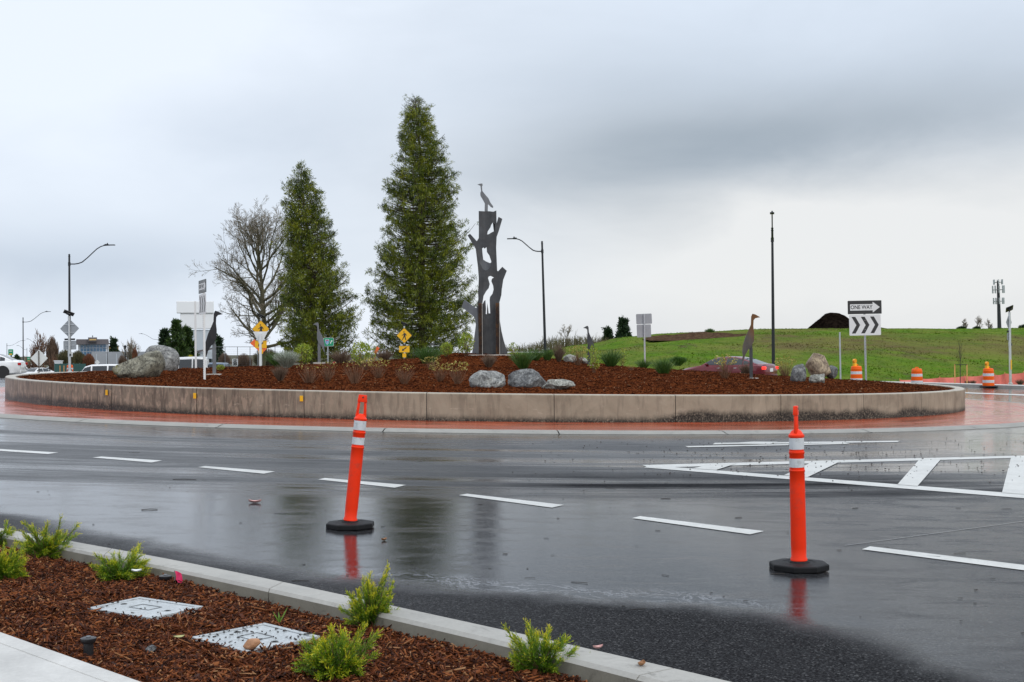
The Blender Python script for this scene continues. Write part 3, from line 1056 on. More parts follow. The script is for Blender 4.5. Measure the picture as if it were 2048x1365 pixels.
def resample(pts, n):
    L = [0]
    for a, b in zip(pts, pts[1:]):
        L.append(L[-1] + (b - a).length)
    out = []
    for i in range(n):
        s = L[-1] * i / (n - 1)
        j = max(k for k in range(len(pts) - 1) if L[k] <= s + 1e-9)
        out.append(pts[j].lerp(pts[j + 1], (s - L[j]) / (L[j + 1] - L[j])))
    return out


NS = 61
KO = resample([KO[0] + (KO[0] - KO[2]) * 6] + KO + [KO[-1] + (KO[-1] - KO[-3]) * 3], NS)
KI = resample([KI[0] + (KI[0] - KI[2]) * 6] + KI + [KI[-1] + (KI[-1] - KI[-3]) * 3], NS)
for P_ in (KO, KI):      # smooth the hand-read edges
    for _ in range(6):
        P_[1:-1] = [(a + b * 2 + c) / 4 for a, b, c in zip(P_, P_[1:], P_[2:])]
nkerb = tag(bpy.data.objects.new('near_kerb', None), kind='structure'); COL.objects.link(nkerb)


def kerb_row(k, ins=0.0):
    i = min(NS - 2, int(k)); f = k - i
    o = KO[i].lerp(KO[i + 1], f); q = KI[i].lerp(KI[i + 1], f)
    t = (o - q); t.z = 0; t.normalize()
    g = lambda p: gz(p.x, p.y)
    pts = []
    o2 = o + t * .035
    pts.append((o2.x, o2.y, g(o2) - .05)); pts.append((o2.x, o2.y, g(o2) + .02))
    oo = o + t * .006; pts.append((oo.x, oo.y, g(oo) + KH - .03 - ins))
    oo = o - t * .022; pts.append((oo.x, oo.y, g(oo) + KH - ins))
    qq = q + t * .022; pts.append((qq.x, qq.y, g(qq) + KH - ins))
    qq = q + t * .003; pts.append((qq.x, qq.y, g(qq) + KH - .018 - ins))
    qq = q - t * .004; pts.append((qq.x, qq.y, g(qq) - .05))
    return pts


breaks = []
for px, py in ((212, 1098), (548, 1166), (1335, 1340)):
    g = ground(px, py, KH)
    breaks.append(min(range((NS - 1) * 20), key=lambda i: (kerb_pt - g).length if (kerb_pt := KO[i // 20].lerp(KO[i // 20 + 1], (i % 20) / 20)) else 0) / 20)
bk = sorted(breaks)
step = bk[1] - bk[0]
bk = [bk[0] - step * 3, bk[0] - step * 2, bk[0] - step] + bk + [bk[-1] + step]
bk = [0] + [b for b in bk if .5 < b < NS - 1.5] + [NS - 1.001]
for a, b in zip(bk, bk[1:]):
    ks = [a + .012] + [a + (b - a) * j / 14 for j in range(1, 14)] + [b - .012]
    rows = [kerb_row(a + .008, .012)] + [kerb_row(k) for k in ks] + [kerb_row(b - .008, .012)]
    kme = grid_mesh('kerb_section', rows, [M['kerb'], M['kerb_inner']], smooth=False)
    kme.polygons.foreach_set('material_index', [1 if i % 6 >= 5 else 0 for i in range(len(kme.polygons))])  # darker material on the bed-side vertical face only
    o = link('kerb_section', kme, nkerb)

# footpath in the corner, edge read from the photograph
SWH = .11
e0, e1 = ground(0, 1262, SWH), ground(295, 1366, SWH)
wd = (e1 - e0); wd.z = 0; wd.normalize(); wn = Vector((wd.y, -wd.x, 0))      # towards the camera
walk = tag(bpy.data.objects.new('footpath', None), kind='structure'); COL.objects.link(walk)


def walk_pt(u, v, h):
    p = e0 + wd * u + wn * v
    return (p.x, p.y, gz(p.x, p.y) + h)


JW = ((-9.0, -4.86), (-4.855, -3.26), (-3.255, -1.66), (-1.655, -.06), (-.055, 1.55), (1.555, 3.15), (3.155, 5.2))
for a, b in JW:
    rows = []
    for v, h in ((0, -.1), (0, SWH - .012), (.012, SWH), (.11, SWH), (.112, SWH - .004), (.118, SWH - .004), (.12, SWH), (1.8, SWH), (1.8, -.1)):
        rows.append([walk_pt(a + .004 + (b - a - .008) * j / 6, v, h) for j in range(7)])
    link('slab', grid_mesh('slab', rows, M['walk'], smooth=False), walk)

# bark bed between kerb and footpath
def bed_z(x, y):
    return gz(x, y) + .072 + .022 * mnoise.fractal(Vector((x * 1.7, y * 1.7, 3)), 1.0, 2.0, 4) + .010 * mnoise.noise(Vector((x * 9, y * 9, 5)))


def bed_pt(k, v):
    i = min(NS - 2, int(k)); f = k - i
    a = KI[i].lerp(KI[i + 1], f) + (KO[i] - KI[i]) * .25
    u = (a - e0).dot(wd)
    b = e0 + wd * u + wn * .03
    return a.lerp(b, v)


rows = []
for k in np.linspace(0, NS - 1.001, 220):
    row = []
    for v in np.linspace(0, 1, 70):
        p = bed_pt(k, v)
        row.append((p.x, p.y, bed_z(p.x, p.y)))
    rows.append(row)
tag(link('mulch_bed', grid_mesh('mulch_bed', rows, M['mulch_near'])), kind='structure')
n = 95000
ku = rng.uniform(8, NS - 1.01, n); vv = rng.uniform(.02, .99, n)
Pn = np.array([list(bed_pt(k, v)) for k, v in zip(ku, vv)])
Pn[:, 2] = [bed_z(x, y) for x, y in Pn[:, :2]]
Pn[:, 2] += rng.uniform(-.004, .014, n)
LIDS = []
# ================================================================== FOREGROUND OBJECTS
def m_lid():
    m, t, p = new_mat('lid_composite')
    oc = t.n.new('ShaderNodeTexCoord').outputs['Object']
    n = t.noise(oc, 7, 6, .65)
    c = t.ramp(n, [(.3, (.38, .41, .42)), (.7, (.56, .595, .61))])
    v = t.voronoi(oc, 75, 'Distance')
    c = t.mix(t.math('MULTIPLY', t.smooth(v, .40, .60), .35), c, (.30, .31, .31))
    d = t.math('MULTIPLY', t.smooth(t.noise(oc, 9, 6, .75, .8), .56, .70), .8)
    c = t.mix(d, c, (.09, .07, .05))
    t.put(p.inputs['Base Color'], c); p.inputs['Roughness'].default_value = .4
    t.put(p.inputs['Normal'], t.bump(v, .5, .004))
    return m


M['lid'] = m_lid()
lid_specs = [
    (((182, 1212), (272, 1194), (411, 1213), (299, 1239)), 'pale speckled utility box lid nearer the kerb and the round juniper, fairly clean'),
    (((401, 1276), (511, 1241), (629, 1273), (503, 1305)), 'pale utility box lid strewn with bark bits and carrying a tan stone'),
]
LZ = .086
lid_polys = []
for i, (px, lab) in enumerate(lid_specs):
    c = [ground(*q, LZ) for q in px]
    cen = sum(c, Vector()) / 4
    ax = ((c[2] - c[1]) + (c[3] - c[0])) / 2; ay = ((c[1] - c[0]) + (c[2] - c[3])) / 2
    ax.z = 0; ay.z = 0
    lx, ly = ax.length, ay.length
    rz = math.atan2(ax.y, ax.x)
    th = thing('utility_box', lab, 'utility box', (cen.x, cen.y, gz(cen.x, cen.y) + LZ), rz, 'utility boxes in the bark bed')
    b = MB(); r_ = .03
    for (cx_, cy_, dx, dy) in ((0, ly / 2 - r_ / 2, lx, r_), (0, -ly / 2 + r_ / 2, lx, r_), (lx / 2 - r_ / 2, 0, r_, ly - 2 * r_), (-lx / 2 + r_ / 2, 0, r_, ly - 2 * r_)):
        b.box((cx_, cy_, -.04), (dx, dy, .08))
    b.build('frame', M['lid'], th, bevel=.003)
    b = MB(); b.box((0, 0, -.022), (lx - 2 * r_ - .012, ly - 2 * r_ - .012, .038)); lid = b.build('lid', M['lid'], th, bevel=.003)
    b = MB(); b.box((0, 0, -.06), (lx - .05, ly - .05, .02)); b.build('gasket', M['sign_black'], th)
    # raised name plate panel and lifting slots
    b = MB()
    pw, ph = lx * .30, ly * .26
    for (cx_, cy_, dx, dy) in ((0, ph / 2, pw, .005), (0, -ph / 2, pw, .005), (pw / 2, 0, .005, ph), (-pw / 2, 0, .005, ph)):
        b.box((cx_, cy_, -.002), (dx, dy, .004))
    b.build('raised_border', M['steel_dark'], lid)
    for sx_ in (-1, 1):
        b = MB(); b.lathe([(.018, -.003), (.018, -.0015), (.011, -.0012), (.010, -.004)], 14, (sx_ * lx * .34, 0, 0)); b.build('lift_hole', M['sign_black'], lid)
    lid_polys.append((cen, rz, lx, ly))


def in_lid(x, y, grow=0.0):
    for cen, rz, lx, ly in lid_polys:
        dx, dy = x - cen.x, y - cen.y
        u = dx * math.cos(rz) + dy * math.sin(rz); v = -dx * math.sin(rz) + dy * math.cos(rz)
        if abs(u) < lx / 2 + grow and abs(v) < ly / 2 + grow:
            return True
    return False


# the bark is scraped away under the lids
bed = bpy.data.objects['mulch_bed'].data
for v in bed.vertices:
    if in_lid(v.co.x, v.co.y, .05):
        v.co.z = min(v.co.z, gz(v.co.x, v.co.y) + (LZ - .035 if in_lid(v.co.x, v.co.y) else LZ - .012))
bed.update()
keep = np.array([(not in_lid(x, y, .012)) for x, y in Pn[:, :2]])
# a few bits strewn on the lids
bits = []
for (cen, rz, lx, ly), cnt in zip(lid_polys, (14, 75)):
    for _ in range(cnt):
        u = random.uniform(-.5, .5) * lx; v = random.uniform(-.5, .5) * ly
        bits.append((cen.x + u * math.cos(rz) - v * math.sin(rz), cen.y + u * math.sin(rz) + v * math.cos(rz), gz(cen.x, cen.y) + LZ + .001))
Pk = Pn[keep]
nk = len(Pk)
L_ = np.clip(rng.gamma(2.0, .011, nk), .008, .10); W_ = rng.uniform(.0025, .011, nk)
long_ = rng.random(nk) < .03
L_[long_] = rng.uniform(.06, .15, long_.sum()); W_[long_] = rng.uniform(.0025, .006, long_.sum())
big_ = rng.random(nk) < .012
L_[big_] = rng.uniform(.04, .075, big_.sum()); W_[big_] = rng.uniform(.016, .03, big_.sum())
A, B, C, D, up = chip_cloud(Pk, L_, W_, rng.uniform(.002, .006, nk), .42)
tag(link('bark_chips', boxes_mesh('bark_chips', A, B, C, D, up, M['chips'])), 'wet shredded red bark covering the roadside bed', 'mulch', kind='stuff')
Pb = np.array(bits); nb = len(Pb)
A, B, C, D, up = chip_cloud(Pb, rng.gamma(2.2, .004, nb) + .004, rng.uniform(.003, .010, nb), rng.uniform(.002, .006, nb), .1)
M['bits'] = mat('wet_bits', (.022, .016, .013), .5, var=.3)
tag(link('bark_bits', boxes_mesh('bark_bits', A, B, C, D, up, M['bits'])), 'dark wet crumbs of bark scattered on the utility lids', 'mulch', kind='stuff')


def make_rock(name, label, loc, size, seed, m, rz=0.0, sub=4, facets=9, rough=.10, group=None, cat='boulder', sink=.2, fl=.66, wedge=0.0):
    r = random.Random(seed)
    bm = bmesh.new()
    bmesh.ops.create_icosphere(bm, subdivisions=sub, radius=1.0)
    planes = []
    for _ in range(facets):
        d = Vector((r.gauss(0, 1), r.gauss(0, 1), r.gauss(.25, .8))).normalized()
        planes.append((d, r.uniform(fl - .12, fl + .16)))
    off = Vector((r.uniform(0, 50), r.uniform(0, 50), r.uniform(0, 50)))
    for v in bm.verts:
        p = v.co.copy()
        for d, k in planes:
            q = p.dot(d)
            if q > k:
                p -= d * (q - k) * .985
        n_ = mnoise.fractal(p * 1.5 + off, 1.0, 2.1, 5)
        n2_ = mnoise.fractal(p * 5 + off, .8, 2.1, 4)
        p *= 1 + rough * n_ + rough * .45 * n2_
        if wedge:
            p.z = (p.z + 1) * (1 - wedge + wedge * (p.x + 1) * .62) - 1
        v.co = Vector((p.x * size[0] / 2, p.y * size[1] / 2, p.z * size[2] * .62))
    me = bpy.data.meshes.new(name)
    zmin = min(v.co.z for v in bm.verts); zmax = max(v.co.z for v in bm.verts)
    k = size[2] / ((zmax - zmin) * (1 - sink))
    for v in bm.verts:
        v.co.z = (v.co.z - zmin) * k - size[2] * sink / (1 - sink)
    for f in bm.faces:
        f.smooth = True
    for e in bm.edges:
        if len(e.link_faces) == 2 and e.calc_face_angle(0) > .20:
            e.smooth = False
    bm.to_mesh(me); bm.free()
    me.materials.append(m)
    o = link(name, me, None, loc, (0, 0, rz))
    return tag(o, label, cat, group)


def m_rock(name, a, b, c, spots=(.5, .5, .46), spot=.4, moss=None, scale=1.0, moss_side=None, dark=(.02, .02, .02)):
    m, t, p = new_mat(name)
    oc = t.n.new('ShaderNodeTexCoord').outputs['Object']
    n = t.noise(oc, 3.2 * scale, 8, .68, .5)
    f = t.noise(oc, 26 * scale, 5, .7)
    col = t.ramp(t.math('ADD', t.math('MULTIPLY', n, .65), t.math('MULTIPLY', f, .38)), [(.32, a), (.5, b), (.68, c)])
    sp = t.math('MULTIPLY', t.smooth(t.noise(oc, 13 * scale, 6, .75, .3), .54, .68), spot)
    col = t.mix(sp, col, spots)
    vn = t.noise(oc, 2.0 * scale, 7, .7, 1.4)
    crack = t.math('SUBTRACT', 1, t.smooth(t.math('ABSOLUTE', t.math('SUBTRACT', vn, .5)), 0, .022))
    col = t.mix(t.math('MULTIPLY', crack, .75), col, dark)
    if moss:
        x, y, z = t.xyz(oc)[:3]
        mk = t.smooth(t.math('ADD', t.math('MULTIPLY', x, moss_side or -1.0), t.math('MULTIPLY', t.math('SUBTRACT', n, .5), 1.2)), .48, .62)
        col = t.mix(t.math('MULTIPLY', mk, t.smooth(f, .3, .55)), col, moss)
    t.put(p.inputs['Base Color'], col)
    p.inputs['Roughness'].default_value = .72
    h = t.math('ADD', t.math('MULTIPLY', f, .5), t.math('SUBTRACT', n, t.math('MULTIPLY', crack, .5)))
    t.put(p.inputs['Normal'], t.bump(h, .75, .05))
    return m


M['rock_moss'] = m_rock('mossy_rock', (.040, .036, .026), (.185, .172, .125), (.40, .385, .30), (.46, .45, .38), .45, (.14, .13, .02), 1.3, -1.0)
M['rock_grey'] = m_rock('grey_rock', (.055, .057, .060), (.25, .252, .245), (.50, .50, .46), (.62, .62, .55), .55, None, 1.5)
M['rock_dark'] = m_rock('dark_rock', (.025, .026, .028), (.14, .143, .145), (.42, .425, .41), (.52, .52, .48), .5, None, 1.8)
M['rock_pale'] = m_rock('pale_rock', (.035, .035, .033), (.36, .36, .32), (.66, .65, .58), (.72, .72, .65), .55, None, 2.4)
M['rock_tan'] = m_rock('tan_rock', (.11, .080, .055), (.36, .275, .19), (.60, .48, .31), (.38, .35, .30), .35, (.42, .33, .17), 1.3, .9)


def rock_px(name, label, x0, x1, ytop, ybase, seed, m, depth=.8, dY=0.0, rz=0.0, **k):
    cx_ = (x0 + x1) / 2
    g = on_mound(cx_, ybase)
    Y = g.y + dY
    wm = (x1 - x0) * Y / F; hm = (ybase - ytop) * Y / F
    p = at(cx_, ybase, Y)
    return make_rock(name, label, (p.x, p.y + wm * depth * .45, p.z), (wm, wm * depth, hm), seed, m, rz, **k)


G_ROCK = 'landscape boulders on the island'
rock_px('boulder', 'long low mossy grey boulder at the left end of the island mound', 212, 322, 701, 757, 21, M['rock_moss'], .75, group=G_ROCK, facets=13, rz=0.0, sink=.15, wedge=.34, fl=.66)
rock_px('boulder', 'smooth rounded grey boulder leaning behind the long mossy one', 268, 352, 690, 746, 33, M['rock_grey'], .8, dY=1.2, group=G_ROCK, facets=5, rough=.06, sink=.15)
rock_px('boulder', 'speckled grey boulder, left of the three in the middle of the island front', 938, 1011, 741, 778, 45, M['rock_grey'], .8, group=G_ROCK, facets=8)
rock_px('boulder', 'tallest dark grey boulder in the middle of the front trio', 1014, 1098, 738, 776, 52, M['rock_dark'], .8, group=G_ROCK, facets=8)
rock_px('boulder', 'small jagged whitish boulder, right end of the front trio', 1084, 1154, 759, 781, 67, M['rock_pale'], .7, group=G_ROCK, facets=12, rough=.17)
rock_px('boulder', 'large tan faced boulder with a broken sunlit side near the one way sign', 1609, 1672, 706, 751, 74, M['rock_tan'], .85, group=G_ROCK, facets=14, fl=.62)
rock_px('boulder', 'smooth grey boulder tucked behind the right foot of the tan faced one', 1652, 1680, 731, 753, 83, M['rock_dark'], .9, dY=.35, group=G_ROCK, facets=3, rough=.04)
rock_px('boulder', 'dark mottled grey boulder standing left in front of the tan faced one', 1582, 1622, 728, 764, 96, M['rock_dark'], .8, group=G_ROCK, facets=7)
rock_px('boulder', 'low cream coloured boulder lying in front of the tan faced one', 1618, 1660, 748, 767, 103, M['rock_pale'], .7, group=G_ROCK, facets=6)
for x0, x1, yt, yb, sd, lab in ((1122, 1154, 709, 724, 111, 'flat pale boulder behind the small heron, left of the pair on the crest'),
                                (1154, 1178, 715, 727, 118, 'low pale boulder right beside the leg of the small heron')):
    p = on_mound((x0 + x1) / 2, yb); Y = p.y; wm = (x1 - x0) * Y / F
    make_rock('boulder', lab, (p.x, p.y, p.z), (wm, wm * .7, (yb - yt) * Y / F), sd, M['rock_pale'], sub=3, group=G_ROCK)
g = ground(503, 1298, LZ)
make_rock('stone', 'tan stone lying on the utility box lid strewn with bark', (g.x, g.y, g.z - .002), (.085, .06, .05), 131, M['stone_tan'], .3, sub=3, cat='stone', sink=.06, rough=.08)
g = ground(304, 1297, .09); g.z = bed_z(g.x, g.y) + .008
make_rock('stone', 'small dark stone half buried in the bark between the lids', (g.x, g.y, g.z), (.06, .05, .03), 137, M['rock_dark'], .3, sub=2, cat='stone')


# ------------------------------------------------------------------ tubular channelizer posts
def channelizer(px, py, H, label, hturn, lean=(0, 0), bend=0.0, octw=.205):
    g = ground(px, py)
    t = thing('delineator_post', label, 'traffic post', (g.x, g.y, gz(g.x, g.y)), 0, 'orange tube posts standing in the road')
    b = MB()
    b.lathe([(octw * 1.0, 0.002), (octw * 1.02, .008), (octw * 1.02, .040), (octw * .985, .047), (.115, .055), (.108, .050), (.078, .050), (.072, .060), (.055, .062)], 8, phase=PI / 8)
    b.build('base', M['rubber'], t, bevel=.004)
    piv = thing('tube', None, None)
    piv.parent = t; piv.location = (0, 0, .055); piv.rotation_euler = (lean[0], lean[1], hturn)
    bpy.data.objects.remove(piv)
    # the whole tube is tilted about the base
    R = Matrix.Rotation(lean[1], 3, 'Y') @ Matrix.Rotation(lean[0], 3, 'X') @ Matrix.Rotation(hturn, 3, 'Z')

    def tilt(me, bendk=bend):
        for v in me.vertices:
            p = v.co.copy()
            if bendk and p.z < .2:      # kink where the tube meets the base
                p.x -= bendk * (1 - p.z / .2) ** 2 * .0
            v.co = R @ p + Vector((0, 0, .058))
        me.update()
        return me
    k = H / 1.0
    r0 = .0535
    body = MB()
    body.lathe([(r0 * .98, 0.0), (r0 * 1.10, .006), (r0 * 1.08, .018), (r0 * .97, .030), (r0 * .98, .10 * k), (r0, .12 * k), (r0 * .985, .55 * k), (r0 * .97, .645 * k),
                (r0 * 1.03, .650 * k), (r0 * 1.03, .660 * k), (r0 * .96, .664 * k), (r0 * .955, .775 * k), (r0 * 1.02, .780 * k), (r0 * 1.02, .792 * k), (r0 * .95, .796 * k),
                (r0 * .95, .895 * k), (r0 * 1.03, .900 * k), (r0 * 1.03, .914 * k), (r0 * .93, .918 * k), (r0 * .62, .945 * k), (r0 * .3, .955 * k)], 28)
    link('tube', tilt(body.mesh('tube', M['orange_post'], True)), t)
    for z0, z1, m in ((.680, .745, M['refl_white']), (.810, .893, M['refl_white'])):
        s_ = MB(); s_.lathe([(r0 * .95, z0 * k), (r0 * .972, z0 * k + .001), (r0 * .968, z1 * k - .001), (r0 * .95, z1 * k)], 28, cap=False)
        link('reflective_band', tilt(s_.mesh('reflective_band', m, True)), t)
    # strap handle: two uprights and a flat grip
    h = MB()
    z0, z1, z2 = .93 * k, 1.055 * k, 1.12 * k
    for s_ in (-1, 1):
        h.tube([(s_ * .034, 0, z0), (s_ * .030, 0, (z0 + z1) / 2), (s_ * .026, 0, z1 + .004)], [.014, .0125, .0125], 8)
    h.box((0, 0, (z1 + z2) / 2 + .004), (.082, .034, z2 - z1), taper=.84)
    hm = h.mesh('handle', M['orange_post'], True, bevel=.003)
    link('handle', tilt(hm), t)
    hh = MB(); hh.tube([(.004, -.0185, z2 - .016), (.004, -.0165, z2 - .016)], .007, 10)
    link('handle_hole', tilt(hh.mesh('handle_hole', M['sign_black'])), t)
    return t


channelizer(700.5, 1056, .945, 'orange tube post leaning right in the road, left of the two', .1, lean=(-.02, .105))
channelizer(1598, 1139, .965, 'upright orange tube post in the road beside the hatched gore', 1.25, lean=(0, -.012))


# ------------------------------------------------------------------ sprinklers, flags, litter on the bed and road
def sprinkler(px, py, h, label, dia=.026, zoff=.055):
    g = ground(px, py, .08)
    z = bed_z(g.x, g.y)
    t = thing('sprinkler_head', label, 'sprinkler', (g.x, g.y, z), 0, 'black pop-up sprinklers in the bed')
    b = MB(); b.lathe([(dia * .82, -.02), (dia * .82, h - .02), (dia * .9, h - .018)], 18); b.build('body', M['plastic_black'], t, smooth=True)
    b = MB(); b.lathe([(dia * 1.05, h - .022), (dia * 1.28, h - .012), (dia * 1.28, h), (dia * .9, h + .004)], 18); cp = b.build('cap', M['plastic_black'], t, smooth=True)
    b = MB(); b.lathe([(dia * .40, h + .004), (dia * .40, h + .009), (dia * .2, h + .010)], 14); b.build('nozzle', M['steel_dark'], cp, smooth=True)
    return t


sprinkler(177, 1311, .085, 'black pop-up sprinkler standing tall in the bark by the footpath', .028)
sprinkler(331, 1165, .03, 'low black sprinkler head beside the pink flag at the kerb', .030)
g = ground(349, 1172, .08)
t = thing('marker_flag', 'small bright pink flag stuck in the bark against the kerb', 'flag', (g.x, g.y, bed_z(g.x, g.y)))
b = MB(); b.tube([(0, 0, -.03), (0, 0, .085)], .0022, 6); b.build('wire', M['steel_dark'], t)
P = [[(.002 + .040 * u + .006 * math.sin(v * 3), .008 * math.sin(u * 5 + v * 2), .082 - .066 * v - .012 * u) for u in np.linspace(0, 1, 7)] for v in np.linspace(0, 1, 7)]
link('cloth', grid_mesh('cloth', P, M['pink']), t)


def leaf_thing(name, label, px, py, size, m, z=0.0, rz=0.0, cat='leaf', curl=.25, asp=.6, group=None):
    g = ground(px, py, z)
    P = []
    for u in np.linspace(-1, 1, 9):
        hw = (1 - abs(u) ** 2.2) * asp + .02
        P.append([(u * size / 2, v * hw * size / 2, curl * size * (abs(v) ** 2 * .5 + u * u * .4) + .0015) for v in np.linspace(-1, 1, 5)])
    return tag(link(name, grid_mesh(name, P, m), None, (g.x, g.y, g.z), (0, 0, rz)), label, cat, group)


leaf_thing('litter', 'crumpled pale pink wrapper lying on the wet road', 510, 1006.5, .12, M['litter_pink'], 0, .1, 'litter', .35, .5)
leaf_thing('fallen_leaf', 'curled brown leaf on the road right of the leaning post', 768, 1082, .055, M['leaf_brown'], 0, .8, 'leaf', .5)
leaf_thing('fallen_leaf', 'pale pink brown leaf on the near kerb edge right of the last juniper', 1196, 1298, .05, M['litter_pink'], KH, .4, 'leaf', .4)
leaf_thing('fallen_leaf', 'tan leaf with a dark stalk on the kerb near the bottom edge', 1283, 1332, .055, M['leaf_brown'], KH, 1.1, 'leaf', .4)
leaf_thing('fallen_leaf', 'yellow green leaf lying on the bark left of the lower lid', 358, 1276, .055, mat('leaf_yellow', (.42, .40, .16), .5, var=.2), .095, .5, 'leaf', .2, .8)
leaf_thing('flower', 'single white petal caught in the round juniper', 273, 1144, .055, M['sign_white'], .26, .2, 'petal', .3, .8)
# twigs and specks swept over the road
b = MB()
rr_ = random.Random(5)
for _ in range(120):
    px, py = rr_.uniform(0, 2048), rr_.uniform(905, 1330)
    g = ground(px, py)
    if (Vector((g.x, g.y)) - K0).dot(KN) < .25:
        continue
    a = rr_.uniform(-.5, .5); L = rr_.choice((.012, .02, .02, .03, .05, .10)) * rr_.uniform(.6, 1.2)
    z = gz(g.x, g.y) + .004
    d = Vector((math.cos(a), math.sin(a), 0)) * L / 2
    nrm = Vector((-d.y, d.x, 0)) * .1
    b.tube([Vector((g.x, g.y, z)) - d, Vector((g.x, g.y, z)) + nrm, Vector((g.x, g.y, z)) + d], rr_.uniform(.001, .0025), 5)
for _ in range(520):
    px, py = rr_.gauss(1680, 280), rr_.gauss(915, 26)
    if py < 878 or px > 2060: continue
    g = ground(px, py); s_ = rr_.uniform(.006, .020)
    b.box((g.x, g.y, gz(g.x, g.y) + s_ * .3 + .008), (s_, s_ * rr_.uniform(.6, 1.4), s_ * .6), Matrix.Rotation(rr_.uniform(0, 3), 3, 'Z'), .6)
tag(b.build('road_debris', M['twig_dark']), 'dark twigs and crumbs of soil scattered on the wet road', 'debris', kind='stuff')
# two loose twigs that stand out
for (xa, ya, xb, yb, lab) in ((346, 960, 392, 960.5, 'thin straight twig lying on the road left of the leaning post'), (283, 1021, 315, 1020, 'short dark twig on the glossy wet road above the round juniper')):
    p0, p1 = ground(xa, ya), ground(xb, yb)
    b = MB(); b.tube([(0, 0, .005), (p1 - p0) * .5 + Vector((0, .01, .008)), (p1 - p0) + Vector((0, 0, .005))], .0035, 6)
    tag(b.build('twig', M['twig_dark'], None, p0), lab, 'twig')

# ------------------------------------------------------------------ junipers
M['juniper'] = leaf_mat('juniper_needles', [(.06, (.024, .070, .007)), (.30, (.085, .19, .010)), (.50, (.24, .36, .014)), (.72, (.74, .64, .03))], .45, .25, 'tip')


def juniper_mesh(seed, w_, h_, arms=46, spread=1.0, upright=.5):
    r = np.random.default_rng(seed)
    quads = []; tips = []; stems = MB()
    for a in range(arms):
        az_ = r.uniform(0, 2 * PI); up = np.clip(r.normal(upright, .35), -.05, 1.25)
        d = np.array([math.cos(az_) * math.cos(up), math.sin(az_) * math.cos(up), math.sin(up)])
        L = (w_ * .55 * math.cos(up) + h_ * 1.0 * math.sin(up)) * (r.uniform(.5, 1.0) if r.random() < .9 else r.uniform(1.05, 1.3))
        p = np.array([r.normal(0, w_ * .07), r.normal(0, w_ * .07), .0])
        path = [p.copy()]; n = 12
        for i in range(n):
            d = d + np.array([r.normal(0, .07), r.normal(0, .07), .035 if i < 7 else -.02])
            d /= np.linalg.norm(d)
            p = p + d * L / n
            p[2] = max(p[2], .008)
            path.append(p.copy())
        stems.tube([tuple(q) for q in path], [.006 * (1 - i / (n + 1)) + .001 for i in range(n + 1)], 4, False)
        for i in range(2, n + 1):
            base = path[i]; dd = path[i] - path[i - 1]; dd /= np.linalg.norm(dd)
            for s_ in range(6 if i < n else 7):
                # side sprig leaving at a narrow angle
                rnd = r.normal(0, 1, 3); sd = dd * 1.0 + (rnd - dd * rnd.dot(dd)) * .34
                sd /= np.linalg.norm(sd)
                sl = (.030 + .060 * r.random()) * (w_ / .5) ** .5 * (1.0 if i < n else .8)
                bb = base - dd * L / n * r.random()
                for q in range(8):
                    f = (q + 1) / 8
                    c = bb + sd * sl * f
                    rn = r.normal(0, 1, 3); nd = sd * .9 + (rn - sd * rn.dot(sd)) * .38
                    nd /= np.linalg.norm(nd)
                    sidev = np.cross(nd, r.normal(0, 1, 3)); sidev /= np.linalg.norm(sidev) + 1e-6
                    nl = .012 + .010 * r.random(); nw = .0021
                    quads.append([c - sidev * nw, c + nd * nl * .5 - sidev * nw * .9, c + nd * nl, c + sidev * nw])
                    tips.append([min(1, (i / n) ** 2.2 * (.35 + .65 * f) * (.55 + .45 * up / 1.2))] * 4)
    Q = np.array(quads)
    kr = (w_ / 2) / np.percentile(np.hypot(Q[..., 0], Q[..., 1]), 95); kz = h_ / np.percentile(Q[..., 2], 98.5)
    Q[..., :2] *= kr; Q[..., 2] *= kz
    stems.v = [(x * kr, y * kr, z * kz) for x, y, z in stems.v]
    me = fast_mesh('foliage', Q, 4, M['juniper'], attrs={'tip': tips})
    return me, stems.mesh('stems', M['twig_brown'], None)


jun = [juniper_mesh(11, .44, .28, 56, upright=.55), juniper_mesh(12, .42, .20, 60, upright=.36), juniper_mesh(13, .32, .31, 68, upright=.75), juniper_mesh(14, .42, .24, 62, upright=.5)]
G_J = 'young golden green junipers in the bark bed'
for px, py, kind, sc_, rz_, lab in (
        (92, 1121, 0, 1.0, .4, 'juniper with one long sprig reaching over the kerb, third from left'),
        (0, 1166, 3, 1.0, 2.0, 'juniper cut by the left picture edge'),
        (-8, 1098, 1, .9, 3.0, 'small juniper by the kerb at the very left'),
        (243, 1164, 1, 1.0, 1.1, 'rounded low juniper with a white petal, left of the pink flag'),
        (738, 1262, 2, 1.0, 5.0, 'tall two stemmed juniper standing against the kerb in front of the leaning post'),
        (672, 1358, 3, 1.0, .2, 'broad yellow tipped juniper at the bottom edge, in front of the tall one'),
        (1082, 1350, 3, .95, 4.1, 'lone juniper at the bottom edge right of the bark, touching the kerb')):
    g = ground(px, py, .05)
    t = thing('juniper_shrub', lab, 'shrub', (g.x, g.y, bed_z(g.x, g.y)), rz_, G_J)
    t.scale = (sc_ * .76,) * 3
    link('foliage', jun[kind][0], t); link('stems', jun[kind][1], t)
# a weed between lid and kerb
g = ground(559, 1246, .08)
b = MB()
for a, L in ((.4, .09), (1.9, .06), (3.4, .07), (5.0, .05)):
    d = Vector((math.cos(a) * .5, math.sin(a) * .5, .9))
    b.add([(-.003, 0, 0), (.003, 0, 0), d * L * .6 + Vector((.004, 0, 0)), d * L, d * L * .6 - Vector((.004, 0, 0))], [(0, 1, 2, 3, 4)])
tag(b.build('weed', leaf_mat('weed_leaf', [(.2, (.09, .19, .02)), (.8, (.18, .30, .04))]), None, (g.x, g.y, g.z)), 'thin green weed sprouting behind the lower lid', 'weed')
